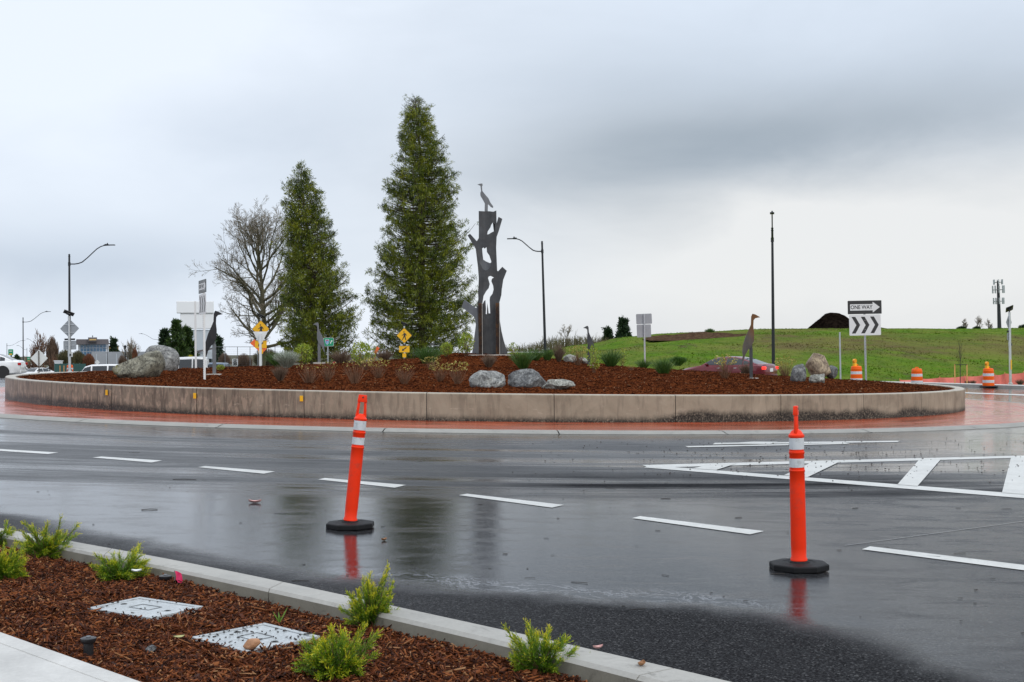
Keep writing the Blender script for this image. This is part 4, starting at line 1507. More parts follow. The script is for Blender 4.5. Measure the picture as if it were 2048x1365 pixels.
# ================================================================== STEEL SCULPTURES
def m_steel(name, a, b, c, rust=0.0, top_rust=0.0):
    m, t, p = new_mat(name)
    oc = t.n.new('ShaderNodeTexCoord').outputs['Object']
    x, y, z = t.xyz(oc)[:3]
    n = t.noise(oc, 1.8, 7, .65, .4)
    st = t.noise(t.mapping(oc, (5, 5, .5)), 1.5, 5, .6)
    col = t.ramp(t.math('ADD', t.math('MULTIPLY', n, .6), t.math('MULTIPLY', st, .4)), [(.33, a), (.5, b), (.68, c)])
    if rust:
        rk = t.math('MULTIPLY', t.smooth(t.noise(oc, 3.5, 6, .7), .45, .65), rust)
        if top_rust:
            hz = t.smooth(t.math('ADD', t.math('MULTIPLY', z, 1.0), t.math('MULTIPLY', x, 1.6)), .85, 1.6)
            rk = t.math('MAXIMUM', t.math('MULTIPLY', rk, .5), t.math('MULTIPLY', hz, top_rust))
        col = t.mix(rk, col, t.ramp(n, [(.3, (.11, .045, .018)), (.7, (.26, .115, .030))]))
    t.put(p.inputs['Base Color'], col)
    p.inputs['Metallic'].default_value = .35
    t.put(p.inputs['Roughness'], t.ramp(st, [(.3, .35), (.7, .55)]))
    t.put(p.inputs['Normal'], t.bump(n, .12, .02))
    return m


M['steel'] = m_steel('weathered_steel', (.038, .039, .042), (.072, .074, .078), (.125, .129, .135), .05)
M['steel_light'] = m_steel('grey_steel', (.15, .155, .165), (.19, .195, .205), (.235, .24, .25), .03)
M['steel_black'] = m_steel('dark_steel', (.020, .020, .022), (.032, .032, .035), (.052, .052, .056), .04)
M['steel_rusty'] = m_steel('rusting_steel', (.075, .066, .058), (.115, .100, .088), (.165, .148, .132), .35, .95)
M['rust_beam'] = m_steel('rust_beam', (.035, .022, .018), (.060, .036, .028), (.115, .070, .052), .7)
M['steel_edge'] = mat('bare_edge', (.40, .37, .34), .5, .4, var=.2)

SY = 40.0
SBX, SBY = 977.0, 711.0
CROP = lambda pts: [((900 + cx / 3.59 - SBX) * SY / F, -(340 + cy / 3.59 - SBY) * SY / F) for cx, cy in pts]
sp = at(SBX, SBY, SY)
sc = thing('tree_sculpture', 'tall flat steel tree trunk sculpture with bird shaped cutouts and a heron on top', 'sculpture', (sp.x, sp.y, sp.z))
outline = [(213, 295), (260, 298), (290, 297), (318, 301), (340, 292), (341, 385), (355, 338), (381, 352), (355, 440), (341, 482), (337, 560), (340, 640), (343, 724), (349, 730),
           (380, 697), (411, 725), (385, 790), (376, 850), (372, 900), (356, 958), (353, 1020), (354, 1325), (213, 1325), (206, 1200), (200, 1060), (199, 985), (206, 925), (204, 880), (208, 830), (210, 780), (205, 700), (198, 640),
           (190, 570), (180, 550), (132, 470), (150, 458), (198, 512), (212, 490), (213, 440)]
h_bird = [(313, 379), (328, 390), (326, 425), (323, 441), (300, 452), (285, 462), (273, 464), (277, 442), (297, 412), (302, 396)]
h_owl = [(232, 565), (245, 557), (252, 565), (268, 556), (270, 590), (287, 615), (301, 658), (298, 690), (284, 712), (262, 724), (240, 714), (230, 690), (216, 668), (228, 628), (236, 600)]
h_heron = [(282, 766), (296, 762), (319, 774), (305, 782), (300, 800), (313, 832), (316, 860), (308, 890), (290, 913), (287, 935), (291, 1050), (281, 1050), (277, 1000), (270, 955), (266, 1052), (258, 1056), (261, 1000), (257, 935), (248, 942), (234, 968), (244, 905), (264, 870), (281, 850), (289, 820), (281, 790), (277, 778)]
pl = curve_plate('front_plate', [CROP(outline), CROP(h_bird), CROP(h_owl), CROP(h_heron)], .03, M['steel'], sc)
# second plate behind, seen through the larger openings of the first
back = [(222, 300), (335, 300), (333, 560), (336, 725), (345, 900), (345, 1325), (222, 1325), (215, 1000), (214, 780), (206, 600), (220, 480)]
b_bird = [(313, 372), (338, 384), (338, 446), (318, 440), (292, 470), (262, 480), (262, 440), (290, 400)]
b_owl = [(235, 562), (245, 553), (252, 563), (268, 552), (275, 590), (289, 615), (303, 660), (292, 668), (262, 655), (243, 642), (238, 600)]
b_heron = [(276, 758), (325, 758), (322, 860), (312, 905), (296, 935), (296, 1030), (274, 1030), (272, 990), (268, 1035), (254, 1035), (256, 940), (228, 975), (238, 900), (262, 860), (280, 830), (272, 780)]
bp = curve_plate('back_plate', [CROP(back), CROP(b_bird), CROP(b_owl), CROP(b_heron)], .02, M['steel_light'], sc)
bp.location.y = .16
b = MB()
for cx_, cz_ in ((225, 310), (330, 310), (215, 760), (335, 760), (212, 1200), (345, 1200)):
    q = CROP([(cx_, cz_)])[0]
    b = MB(); b.tube([(q[0], .0, q[1]), (q[0], .16, q[1])], .02, 8); b.build('spacer', M['steel'], sc)


def hinged(name, poly, hinge_x, ang, m, side):
    """side plate turned back about a vertical hinge, stretched so that it keeps its seen width"""
    hx_ = CROP([(hinge_x, 1000)])[0][0]
    pts = [((x - hx_) / math.cos(ang), z) for x, z in CROP(poly)]
    o = curve_plate(name, [pts], .025, m, sc)
    o.location = (hx_, .01, 0)
    o.rotation_euler = (0, 0, ang * side)
    return o


hinged('side_plate', [(213, 955), (190, 993), (105, 931), (83, 980), (165, 1045), (180, 1062), (188, 1110), (183, 1150), (176, 1200), (166, 1270), (157, 1325), (213, 1325)], 213, .55, M['steel_light'], -1)
hinged('side_plate', [(354, 985), (358, 1080), (370, 1160), (386, 1230), (405, 1290), (413, 1315), (411, 1325), (354, 1325)], 354, .45, M['steel'], 1)
hinged('side_plate', [(341, 478), (355, 440), (381, 352), (357, 338), (341, 388)], 341, .5, M['steel_light'], 1)
hinged('side_plate', [(343, 727), (349, 730), (380, 697), (411, 725), (385, 790), (376, 850), (343, 850)], 343, .35, M['steel'], 1)
heron = [(205, 104), (222, 98), (240, 96), (243, 108), (238, 118), (240, 150), (262, 178), (285, 205), (298, 235), (318, 262), (316, 273), (300, 266), (280, 245), (278, 300), (255, 300), (257, 240), (238, 205), (226, 185), (225, 165), (231, 150), (226, 112)]
hp = curve_plate('heron_plate', [CROP(heron)], .03, M['steel_light'], sc)
hp.location.y = .03
for cx_ in (222, 345):
    q0 = CROP([(cx_, 1330)])[0]; q1 = CROP([(cx_, 958)])[0]
    hgt = q1[1] - q0[1]
    b = MB()
    b.box((q0[0] - .055, -.16, q0[1] + hgt / 2), (.012, .20, hgt)); b.box((q0[0] - .0, -.16, q0[1] + hgt / 2), (.10, .014, hgt))
    be = b.build('support_beam', M['rust_beam'], sc)
    b = MB(); b.box((q0[0] + .055, -.16, q0[1] + hgt / 2), (.016, .22, hgt)); b.build('flange', M['steel_edge'], be)
for px_, w_ in ((957, .62), (998, .9)):
    b = MB(); b.box(((px_ - SBX) * SY / F, -.12, -.05), (w_, .62, .14)); b.build('footing', M['concrete_pad'], sc, bevel=.02)
b = MB(); b.box((.0, .3, -.12), (1.9, 1.2, .16)); b.build('pad', M['concrete_pad'], sc, bevel=.02)

# herons cut from plate, on square posts
HER = [(285, 623), (300, 627), (327, 645), (300, 651), (291, 663), (289, 700), (293, 742), (292, 792), (285, 806), (275, 832), (262, 842), (255, 856), (245, 876), (235, 913), (226, 913), (232, 880), (228, 860), (232, 820), (245, 770), (265, 720), (276, 690), (278, 640)]


def heron_thing(px, ybase, ytop, Y, face, label, m, post_m, pad=True, yaw=0.0, legw=.085, Yfix=True):
    p = at(px, ybase, Y)
    H = (ybase - ytop) * Y / F
    k = H / ((1022 - 623))
    t = thing('heron_sculpture', label, 'sculpture', (p.x, p.y, p.z), yaw, 'steel heron cutouts on the island')
    pts = [((x - 277) * k * face * 1.15, (1022 - z) * k) for x, z in HER]
    curve_plate('bird_plate', [pts], .02, m, t)
    b = MB(); b.box((0, .045, (1022 - 838) * k / 2), (legw, .06, (1022 - 838) * k + .02))
    b.box((0, .03, (1022 - 838) * k + .03), (legw * .8, .02, .12))
    b.build('leg', post_m, t, bevel=.004)
    b = MB(); b.box((0, .045, -.015), (.36, .30, .05)); b.build('footing', M['concrete_pad'], t, bevel=.01)
    if not pad:
        pass
    return t


g = on_mound(428, 750)
heron_thing(428, 749, 622, g.y, 1, 'black steel heron facing right, beside the perforated post at the left', M['steel_black'], M['steel_dark'])
g = on_mound(638, 726)
heron_thing(638, 726, 645, g.y, -1, 'grey steel heron facing left in front of the smaller conifer', M['steel_light'], M['steel_light'])
g = on_mound(1178, 731)
heron_thing(1178, 731, 652, g.y, -1, 'small dark steel heron facing left, right of the trunk sculpture', M['steel'], M['steel'])
g = on_mound(1503, 757)
heron_thing(1503, 757, 628, g.y, 1, 'rust streaked steel heron facing right in front of the red car', M['steel_rusty'], M['steel'])


# ================================================================== SIGNS
def rounded(w_, h_, r_, n=4):
    pts = []
    for cx_, cz_, a0 in ((w_ / 2 - r_, h_ / 2 - r_, 0), (-w_ / 2 + r_, h_ / 2 - r_, 90), (-w_ / 2 + r_, -h_ / 2 + r_, 180), (w_ / 2 - r_, -h_ / 2 + r_, 270)):
        for i in range(n + 1):
            a = math.radians(a0 + 90 * i / n)
            pts.append((cx_ + r_ * math.cos(a), cz_ + r_ * math.sin(a)))
    return pts


def rot2(pts, a):
    c, s_ = math.cos(a), math.sin(a)
    return [(x * c - z * s_, x * s_ + z * c) for x, z in pts]


def panel(name, pts, m, parent, c=(0, 0, 0), th=.006, rot=None):
    b = MB(); b.prism(pts, -th / 2, th / 2)
    return b.build(name, m, parent, c, rot)


def perf_post(parent, h, m, wd_=.05, holes=True, z0=-.3):
    z0 = -2.4 if parent.location.y > 70 and parent.location.x < 0 else z0
    b = MB(); b.box((0, 0, (h + z0) / 2), (wd_, wd_, h - z0))
    po = b.build('post', m, parent)
    if holes:
        b = MB()
        n = int(h / .05)
        for i in range(n):
            b.lathe([(.011, -.001), (.011, .001)], 8, (0, 0, 0))
            for k in range(len(b.v) - 16, len(b.v)):
                x, y, z = b.v[k]
                b.v[k] = (x, -wd_ / 2 - .0015 + z * .5, i * .05 + .05 + y)
        tag(b.build('punched_holes', M['sign_black'], po), kind='stuff')
    return po


LEAN = -.014


def arrow_one_way(w_, h_):
    """white arrow of a one way plate"""
    a = w_ * .43
    return [(-a, -h_ * .235), (-a, h_ * .235), (w_ * .235, h_ * .235), (w_ * .235, h_ * .40), (w_ * .445, 0), (w_ * .235, -h_ * .40), (w_ * .235, -h_ * .235)]


def one_way_sign(px, ybase, ytop, label, yaw, post_m, wpx=69.0):
    g = on_mound(px, ybase)
    Y = g.y
    wide = wpx * Y / F
    H = (ybase - ytop) * Y / F
    t = thing('traffic_sign', label, 'road sign', (g.x, g.y, g.z), yaw, None, LEAN)
    perf_post(t, H - .02, post_m)
    w1, h1 = wide, wide * .39
    z1 = H - h1 / 2
    p1 = panel('one_way_plate', rounded(w1, h1, .02), M['sign_black'], t, (0, -.032, z1))
    panel('edge_line', rounded(w1 * .985, h1 * .96, .02), M['sign_black'], p1, (0, -.0045, 0), .001)
    panel('arrow', arrow_one_way(w1, h1), M['sign_white'], p1, (0, -.006, 0), .002)
    text_mesh('lettering', 'ONE WAY', h1 * .40, M['sign_black'], p1, (-w1 * .095, -.0085, 0), xs=.88, offset=.0035)
    w2, h2 = wide * .93, wide * .60
    z2 = H - h1 - .02 - h2 / 2
    p2 = panel('chevron_plate', rounded(w2, h2, .03), M['sign_white'], t, (0, -.032, z2))
    for i in (-1, 0, 1):
        cx_ = i * w2 * .295 - w2 * .005
        a, hh, tp = w2 * .125, h2 * .40, w2 * .12
        panel('chevron', [(cx_ - a, hh), (cx_ - a + tp, hh), (cx_ + a * 1.15, 0), (cx_ - a + tp, -hh), (cx_ - a, -hh), (cx_ + a * 1.15 - tp, 0)], M['sign_black'], p2, (0, -.0045, 0), .002)
    for zz in (z1 + .1, z1 - .1, z2 + .15, z2 - .15):
        b = MB(); b.lathe([(.012, -.002), (.009, .002)], 8, (0, 0, 0))
        for k in range(len(b.v) - 16, len(b.v)):
            x, y, z = b.v[k]
            b.v[k] = (x, -.039 - z, zz + y)
        b.build('bolt', M['alu'], t)
    return t, H


M['one_way_back'] = M['sign_back']
one_way_sign(1732, 760, 597, 'one way arrow and triple chevron sign facing us at the right of the island', .06, M['steel_post'])
t_, _ = one_way_sign(409, 760, 560, 'one way and chevron sign turned nearly edge-on on a pale perforated post', math.radians(-64), M['sign_white'], wpx=68)

# backs of signs seen across the island
def sign_back(px, ybase, Y, plates, label, yaw=0.0, post_top=None, post_m='steel_post', shadow=True):
    p = at(px, ybase, Y)
    t = thing('traffic_sign', label, 'road sign', (p.x, p.y, p.z), yaw, None, LEAN * .6)
    K = Y / F
    H = (ybase - (post_top if post_top else min(pl[1] for pl in plates))) * K
    perf_post(t, H, M[post_m], .06, False)
    for (x0, y0, x1, y1, m, tilt_) in plates:
        w_, h_ = (x1 - x0) * K, (y1 - y0) * K
        pp = panel('sign_plate', rot2(rounded(w_, h_, .04), tilt_), M[m], t, ((x0 + x1) / 2 * K - px * K, .045, (ybase - (y0 + y1) / 2) * K))
    return t


sign_back(1290, 735, 56.0, [(1274, 628, 1306, 648.5, 'sign_back', .03), (1275, 649.5, 1304, 675, 'sign_back', .02)], 'grey backs of two stacked sign plates on a white post near the hill', .12)
sign_back(78, 742, 95.0, [], 'white diamond sign back on a dark post beyond the left wall', 0, 702, 'bark')
dd = [o for o in COL.objects if o.get('label', '').startswith('white diamond sign back')][0]
s_ = 17.5 * 95 / F
panel('sign_plate', [(s_, 0), (0, s_), (-s_, 0), (0, -s_)], M['sign_white'], dd, (0, .05, (742 - 717) * 95 / F))
sign_back(392, 742, 46.0, [], 'bare thin white sign post in front of the tall white pylon sign', 0, 603, 'sign_white')
sign_back(1681, 752, 58.0, [], 'bare grey post standing in the grass behind the tan boulder', 0, 665, 'steel_post')
sign_back(195, 738, 150.0, [], 'tiny pale diamond sign by the white van in the distance', 0, 722, 'sign_white')
dd = [o for o in COL.objects if o.get('label', '').startswith('tiny pale diamond')][0]
panel('sign_plate', [(.3, 0), (0, .3), (-.3, 0), (0, -.3)], M['sign_white'], dd, (0, -.05, .75))


def ped_symbol(s_):
    """walking figure: head disc separate"""
    body = [(-.02, .30), (.10, .28), (.20, .18), (.26, .02), (.21, .0), (.15, .13), (.12, .02), (.13, -.10), (.20, -.42), (.12, -.44), (.04, -.16), (.0, -.10), (-.06, -.24), (-.16, -.42), (-.23, -.40), (-.12, -.16), (-.07, -.02), (-.06, .13), (-.13, .06), (-.24, .03), (-.25, .07), (-.14, .14)]
    head = [(-.03 + .062 * math.cos(a), .40 + .062 * math.sin(a)) for a in np.linspace(0, 2 * PI, 14)[:-1]]
    return [(x * s_, z * s_) for x, z in body], [(x * s_, z * s_) for x, z in head]


def solar_head(t, z, k, yaw=0.0):
    b = MB(); b.tube([(0, 0, z - .02), (0, 0, z + .12 * k)], .035 * k, 10); b.build('bracket', M['plastic_black'], t)
    b = MB(); b.box((0, 0, 0), (.62 * k, .42 * k, .04)); b.box((0, .0, -.05), (.22 * k, .2 * k, .10))
    sp_ = b.build('solar_panel', M['plastic_black'], t, (0, 0, z + .20 * k), (math.radians(-24), math.radians(22), yaw), bevel=.01)
    b = MB(); b.box((0, 0, .022), (.56 * k, .36 * k, .005)); b.build('cell', M['solar'], sp_)


def crossing_front(px, ybase, Y, zc_px, half_px, label, yaw=0.0, arrow='left'):
    p = at(px, ybase, Y); K = Y / F
    t = thing('crossing_sign', label, 'road sign', (p.x, p.y, p.z), yaw, None, 0)
    zc = (ybase - zc_px) * K; s_ = half_px * K
    H = zc + s_ + .10
    b = MB(); b.tube([(0, 0, -2.6), (0, 0, H)], .055, 12); b.build('post', M['alu'], t)
    dp = panel('diamond_plate', rot2(rounded(s_ * 1.40, s_ * 1.40, .05), PI / 4), M['sign_black'], t, (0, -.075, zc))
    panel('yellow_face', rot2(rounded(s_ * 1.34, s_ * 1.34, .05), PI / 4), M['sign_yellow'], dp, (0, -.005, 0), .004)
    bd, hd = ped_symbol(s_ * 1.25)
    panel('walking_figure', bd, M['sign_black'], dp, (0, -.0085, -.03), .003)
    panel('figure_head', hd, M['sign_black'], dp, (0, -.0085, -.03), .003)
    z = zc - s_ - .10
    b = MB(); b.box((0, -.08, z), (s_ * 1.05, .06, .10)); bar = b.build('beacon_bar', M['plastic_black'], t)
    for sx_ in (-1, 1):
        b = MB(); b.box((sx_ * s_ * .36, -.114, z), (s_ * .30, .008, .07)); b.build('beacon_lens', M['sign_white'], bar)
    z -= .12 + s_ * .30
    ap = panel('arrow_plate', rounded(s_ * 1.30, s_ * .82, .03), M['sign_yellow'], t, (0, -.075, z))
    q = s_ * .30
    arr = [(-1.0, -.75), (-.85, .25), (-.52, -.02), (.75, .85), (1.0, .5), (-.25, -.40), (.05, -.68)]
    panel('arrow', [(x * q, zz * q) for x, zz in arr], M['sign_black'], ap, (0, -.005, 0), .003)
    z -= s_ * .41 + s_ * .38
    panel('push_button_plate', rounded(s_ * .48, s_ * .50, .02), M['sign_yellow'], t, (0, -.075, z))
    solar_head(t, H, .8)
    return t


crossing_front(809, 722, 89.0, 671.5, 16.0, 'yellow walking person crossing sign with arrow plate in front of the tallest conifer')
crossing_front(522.5, 738, 76.0, 658.5, 18.0, 'yellow walking person crossing sign above the white triangle, near the bare tree')
# white yield triangle seen from behind, and the orange work sign beyond it
Y = 62.0; K = Y / F
p = at(521, 741, Y)
t = thing('yield_sign', 'white back of a triangular yield sign below the yellow walking person', 'road sign', (p.x, p.y, p.z))
perf_post(t, (741 - 668) * K, M['sign_white'], .10, False)
panel('sign_plate', [(-15 * K, 0), (15 * K, 0), (.4 * K, -28 * K), (-.4 * K, -28 * K)], M['sign_white'], t, (-.5 * K, .09, (741 - 663.5) * K), .01)
Y = 84.0; K = Y / F
p = at(516, 738, Y)
t = thing('work_sign', 'orange diamond work sign half hidden behind the white yield triangle', 'road sign', (p.x, p.y, p.z), .05)
perf_post(t, (738 - 690) * K, M['steel_dark'], .05, False)
panel('sign_plate', [(-9 * K, 6 * K), (16 * K, -13 * K), (6 * K, -23 * K), (-17 * K, -2 * K)], M['sign_orange'], t, (2 * K, -.04, (738 - 685) * K), .01)
panel('sign_plate', [(-5 * K, -5 * K), (5 * K, -5 * K), (10 * K, 9 * K)], M['sign_orange'], t, (9 * K, -.06, (738 - 692) * K), .01)

# crossing assemblies seen from behind
def crossing_back(px, ybase, Y, zc_px, half_px, top_px, label, yaw=0.0, dx=0.0, wk=1.0, box=True, lean=LEAN * .8):
    p = at(px, ybase, Y); K = Y / F
    t = thing('crossing_sign', label, 'road sign', (p.x, p.y, p.z), yaw, None, lean)
    zc = (ybase - zc_px) * K; s_ = half_px * K; H = (ybase - top_px) * K
    b = MB(); b.tube([(0, 0, -.4), (0, 0, H)], [.075, .060], 14); b.build('post', M['alu'], t, smooth=True)
    b = MB(); b.lathe([(.13, 0), (.13, .03), (.08, .05)], 14, (0, 0, 0)); b.build('base_collar', M['alu'], t)
    dp = panel('diamond_plate', rot2(rounded(s_ * 1.40, s_ * 1.40, .05), PI / 4), M['sign_back'], t, (dx, .085, zc))
    for f in (.40, -.40):
        b = MB(); b.box((0, -.018, f * s_), (s_ * 1.05, .03, .035)); b.build('brace', M['alu'], dp)
    z = zc - s_ - .06
    b = MB(); b.box((dx, .08, z), (s_ * 1.05, .08, .10)); b.build('beacon_bar', M['plastic_black'], t)
    z -= .08 + s_ * .46
    ap = panel('arrow_plate', rounded(s_ * 1.32, s_ * .90, .04), M['sign_back'], t, (dx, .085, z))
    b = MB(); b.box((0, -.018, 0), (s_ * .95, .03, .03)); b.build('brace', M['alu'], ap)
    z -= s_ * .45 + s_ * .50
    panel('push_button_plate', rounded(s_ * .50, s_ * .48, .02), M['sign_white'], t, (dx * .6 + .02, .07, z))
    b = MB(); b.box((.06, -.04, z - .02), (.07, .10, .12)); b.build('push_button', M['plastic_black'], t)
    solar_head(t, H, .95, .4)
    return t


crossing_back(139.5, 744, 72.0, 657.5, 19.5, 633, 'silver post with grey diamond sign back and solar panel at the left', dx=.0)
tt = crossing_back(2021, 768, 68.0, 645, 16.0, 625, 'silver post with turned diamond sign back and solar panel at the right edge', .85, dx=.12)
b = MB(); b.box((-.12, -.10, .72 * 1.0 + .30), (.10, .03, .52)); b.build('marker_plate', M['sign_yellow'], tt)

# green route sign
Y = 88.0; K = Y / F
p = at(656, 726, Y)
t = thing('route_sign', 'small green route sign with a blue shield and white arrow behind the grey heron', 'road sign', (p.x, p.y, p.z), .0)
perf_post(t, (726 - 676) * K, M['steel_post'], .07, False)
gp = panel('sign_plate', rounded(21 * K, 17 * K, .08), M['sign_white'], t, (1.5 * K, -.05, (726 - 684.5) * K), .008)
panel('green_face', rounded(20 * K, 16 * K, .08), M['sign_green'], gp, (0, -.006, 0), .004)
sh = [(-.5, .42), (-.25, .5), (0, .44), (.25, .5), (.5, .42), (.52, .1), (.36, -.25), (0, -.55), (-.36, -.25), (-.52, .1)]
q = 6.6 * K
panel('shield_edge', [(x * q * 1.15, z * q * 1.6) for x, z in sh], M['sign_white'], gp, (-2.6 * K, -.010, 0), .003)
panel('shield_face', [(x * q * .95, z * q * 1.38) for x, z in sh], M['sign_blue'], gp, (-2.6 * K, -.014, 0), .003)
panel('shield_band', [(-.46 * q, .36 * q * 1.3), (.46 * q, .36 * q * 1.3), (.47 * q, .22 * q * 1.3), (-.47 * q, .22 * q * 1.3)], M['sign_red'], gp, (-2.6 * K, -.018, .02), .003)
text_mesh('route_number', '5', 6.4 * K, M['sign_white'], gp, (-2.6 * K, -.018, -1.2 * K))
q = 3.0 * K
panel('arrow', [(.1 * q, 1.2 * q), (1.0 * q, .9 * q), (.75 * q, .1 * q), (.45 * q, .45 * q), (.1 * q, -.2 * q), (-.25 * q, -1.3 * q), (-.65 * q, -1.1 * q), (-.45 * q, .0), (.05 * q, .75 * q), (-.25 * q, .95 * q)], M['sign_white'], gp, (5.2 * K, -.010, 0), .003)
# speed limit plate in the distance
Y = 125.0; K = Y / F
p = at(470.5, 738, Y)
t = thing('speed_sign', 'small white speed limit sign showing just above the mulch left of the yield triangle', 'road sign', (p.x, p.y, p.z))
perf_post(t, (738 - 722) * K, M['steel_post'], .06, False)
gp = panel('sign_plate', rounded(11.5 * K, 14 * K, .05), M['sign_white'], t, (0, -.05, (738 - 725) * K), .01)
text_mesh('lettering', 'SPEED', 2.8 * K, M['sign_black'], gp, (0, -.008, 4.4 * K), offset=.01)
text_mesh('lettering', 'LIMIT', 2.8 * K, M['sign_black'], gp, (0, -.008, 1.5 * K), offset=.01)
text_mesh('lettering', '35', 8.0 * K, M['sign_black'], gp, (0, -.008, -3.4 * K), offset=.03)
# far green guide sign over the road
for px, py, w_, h_, Y, lab in ((22.5, 705, 10, 12, 230.0, 'bright green guide sign far down the road behind the white car'), (58, 719, 6, 9, 300.0, 'small green guide sign far down the road beside the white diamond')):
    K = Y / F
    p = at(px, 742, Y)
    t = thing('guide_sign', lab, 'road sign', (p.x, p.y, p.z))
    perf_post(t, (742 - py) * K, M['steel_dark'], .2, False)
    gp = panel('sign_plate', rounded(w_ * K, h_ * K, .12), M['sign_green'], t, (0, -.2, (742 - py) * K), .03)
    panel('white_legend', rounded(w_ * .6 * K, h_ * .12 * K, .02), M['sign_white'], gp, (0, -.03, h_ * .18 * K), .01)
    panel('yellow_panel', rounded(w_ * .55 * K, h_ * .2 * K, .02), M['sign_yellow'], gp, (0, -.03, -h_ * .32 * K), .01)


# ================================================================== STREET LAMPS
def street_lamp(px, ybase, ytop, Y, armdx, label, head=True, arm_yaw=0.0, lean=0.0):
    K = Y / F
    p = at(px, ybase, Y)
    H = (ybase - ytop) * K
    t = thing('street_lamp', label, 'street lamp', (p.x, p.y, p.z), arm_yaw, 'black street lamps', lean)
    sc_ = H / 9.2
    b = MB()
    b.lathe([(.115 * sc_, -2.6), (.112 * sc_, 0), (.075 * sc_, H - .75 * sc_), (.073 * sc_, H - .25 * sc_), (.085 * sc_, H - .24 * sc_), (.085 * sc_, H - .18 * sc_), (.06 * sc_, H - .16 * sc_), (.085 * sc_, H - .06 * sc_), (.02 * sc_, H)], 14)
    po = b.build('pole', M['lamp_black'], t, smooth=True)
    b = MB(); b.lathe([(.19 * sc_, -2.6), (.19 * sc_, .12), (.13 * sc_, .2)], 14); b.build('base', M['lamp_black'], t, smooth=True)
    r_ = abs(armdx) * K; s_ = 1 if armdx > 0 else -1
    z0 = H - .80 * sc_; rise = 1.42 * sc_ * min(1.2, r_ / (3.5 * sc_)) if r_ else 1.42
    if not head or r_:
        pts = []
        for u, v in ((0.02, 0), (.12, 0), (.20, .03), (.28, .10), (.40, .34), (.52, .62), (.60, .80), (.68, .92), (.76, .985), (.88, 1.0)):
            pts.append((s_ * u * r_, 0, z0 + v * rise))
        b = MB(); b.tube(pts, [.045 * sc_] * 4 + [.04 * sc_] * 6, 9)
        b.lathe([(.10 * sc_, z0 - .14), (.10 * sc_, z0 + .14)], 12)
        arm = b.build('arm', M['lamp_black'], t, smooth=True)
        L = .55 * sc_
        b = MB(); b.box((s_ * (r_ * .80 + L * .5), 0, z0 + rise + .01), (L + r_ * .08, .26 * sc_, .07 * sc_)); b.box((s_ * (r_ * .80 + L * .1), 0, z0 + rise + .03), (L * .5, .14 * sc_, .12 * sc_))
        b.build('lamp_head', M['lamp_black'], t, bevel=.015 * sc_)
        b = MB(); b.lathe([(.04 * sc_, 0), (.05 * sc_, .05 * sc_), (.04 * sc_, .12 * sc_)], 8, (s_ * (r_ * .80 + L * .2), 0, z0 + rise + .05 * sc_)); b.build('photocell', M['lamp_black'], t)
    return t


street_lamp(139.5, 744, 508, 100.0, 92, 'tall black lamp with its arm to the right, above the left silver sign post')
street_lamp(46.5, 745, 635, 215.0, 58, 'black lamp with its arm to the right, behind the rear of the white car')
street_lamp(14, 742, 687, 330.0, 40, 'small far lamp with an arm to the right, just above the white car roof')
street_lamp(75.5, 742, 683, 330.0, -24, 'small far lamp with an arm to the left, behind the white diamond sign')
street_lamp(99, 740, 688, 320.0, -22, 'small far lamp with an arm to the left between diamond sign and tall lamp')
street_lamp(54, 742, 696, 480.0, -22, 'tiny distant lamp with an arm to the left, directly right of the second tall lamp')
street_lamp(215, 742, 693, 230.0, -32, 'slim lamp with an arm to the left before the glass fronted building')
street_lamp(318, 738, 674, 235.0, -43, 'black lamp with an arm to the left at the edge of the dark evergreens')
street_lamp(526, 742, 576, 125.0, -64, 'tall lamp hidden against the trunk of the bare tree')
street_lamp(1091, 722, 482, 100.0, -66, 'tall black lamp with its arm to the left, right of the trunk sculpture', lean=-.022)
street_lamp(1547, 746, 455, 82.0, -110, 'tall black lamp with its arm pointing away, near the rusty heron', arm_yaw=math.radians(78.4), lean=-.022)
p = at(250.5, 742, 200.0)
t = thing('lantern_post', 'short lantern post against the grey wall left of the mossy boulder', 'street lamp', (p.x, p.y, p.z))
b = MB(); b.tube([(0, 0, -.4), (0, 0, 3.5)], .09, 8); b.build('post', M['lamp_black'], t)
b = MB(); b.lathe([(.14, 3.5), (.22, 3.8), (.26, 3.85), (.05, 4.05)], 8); b.build('lantern', M['lamp_black'], t)


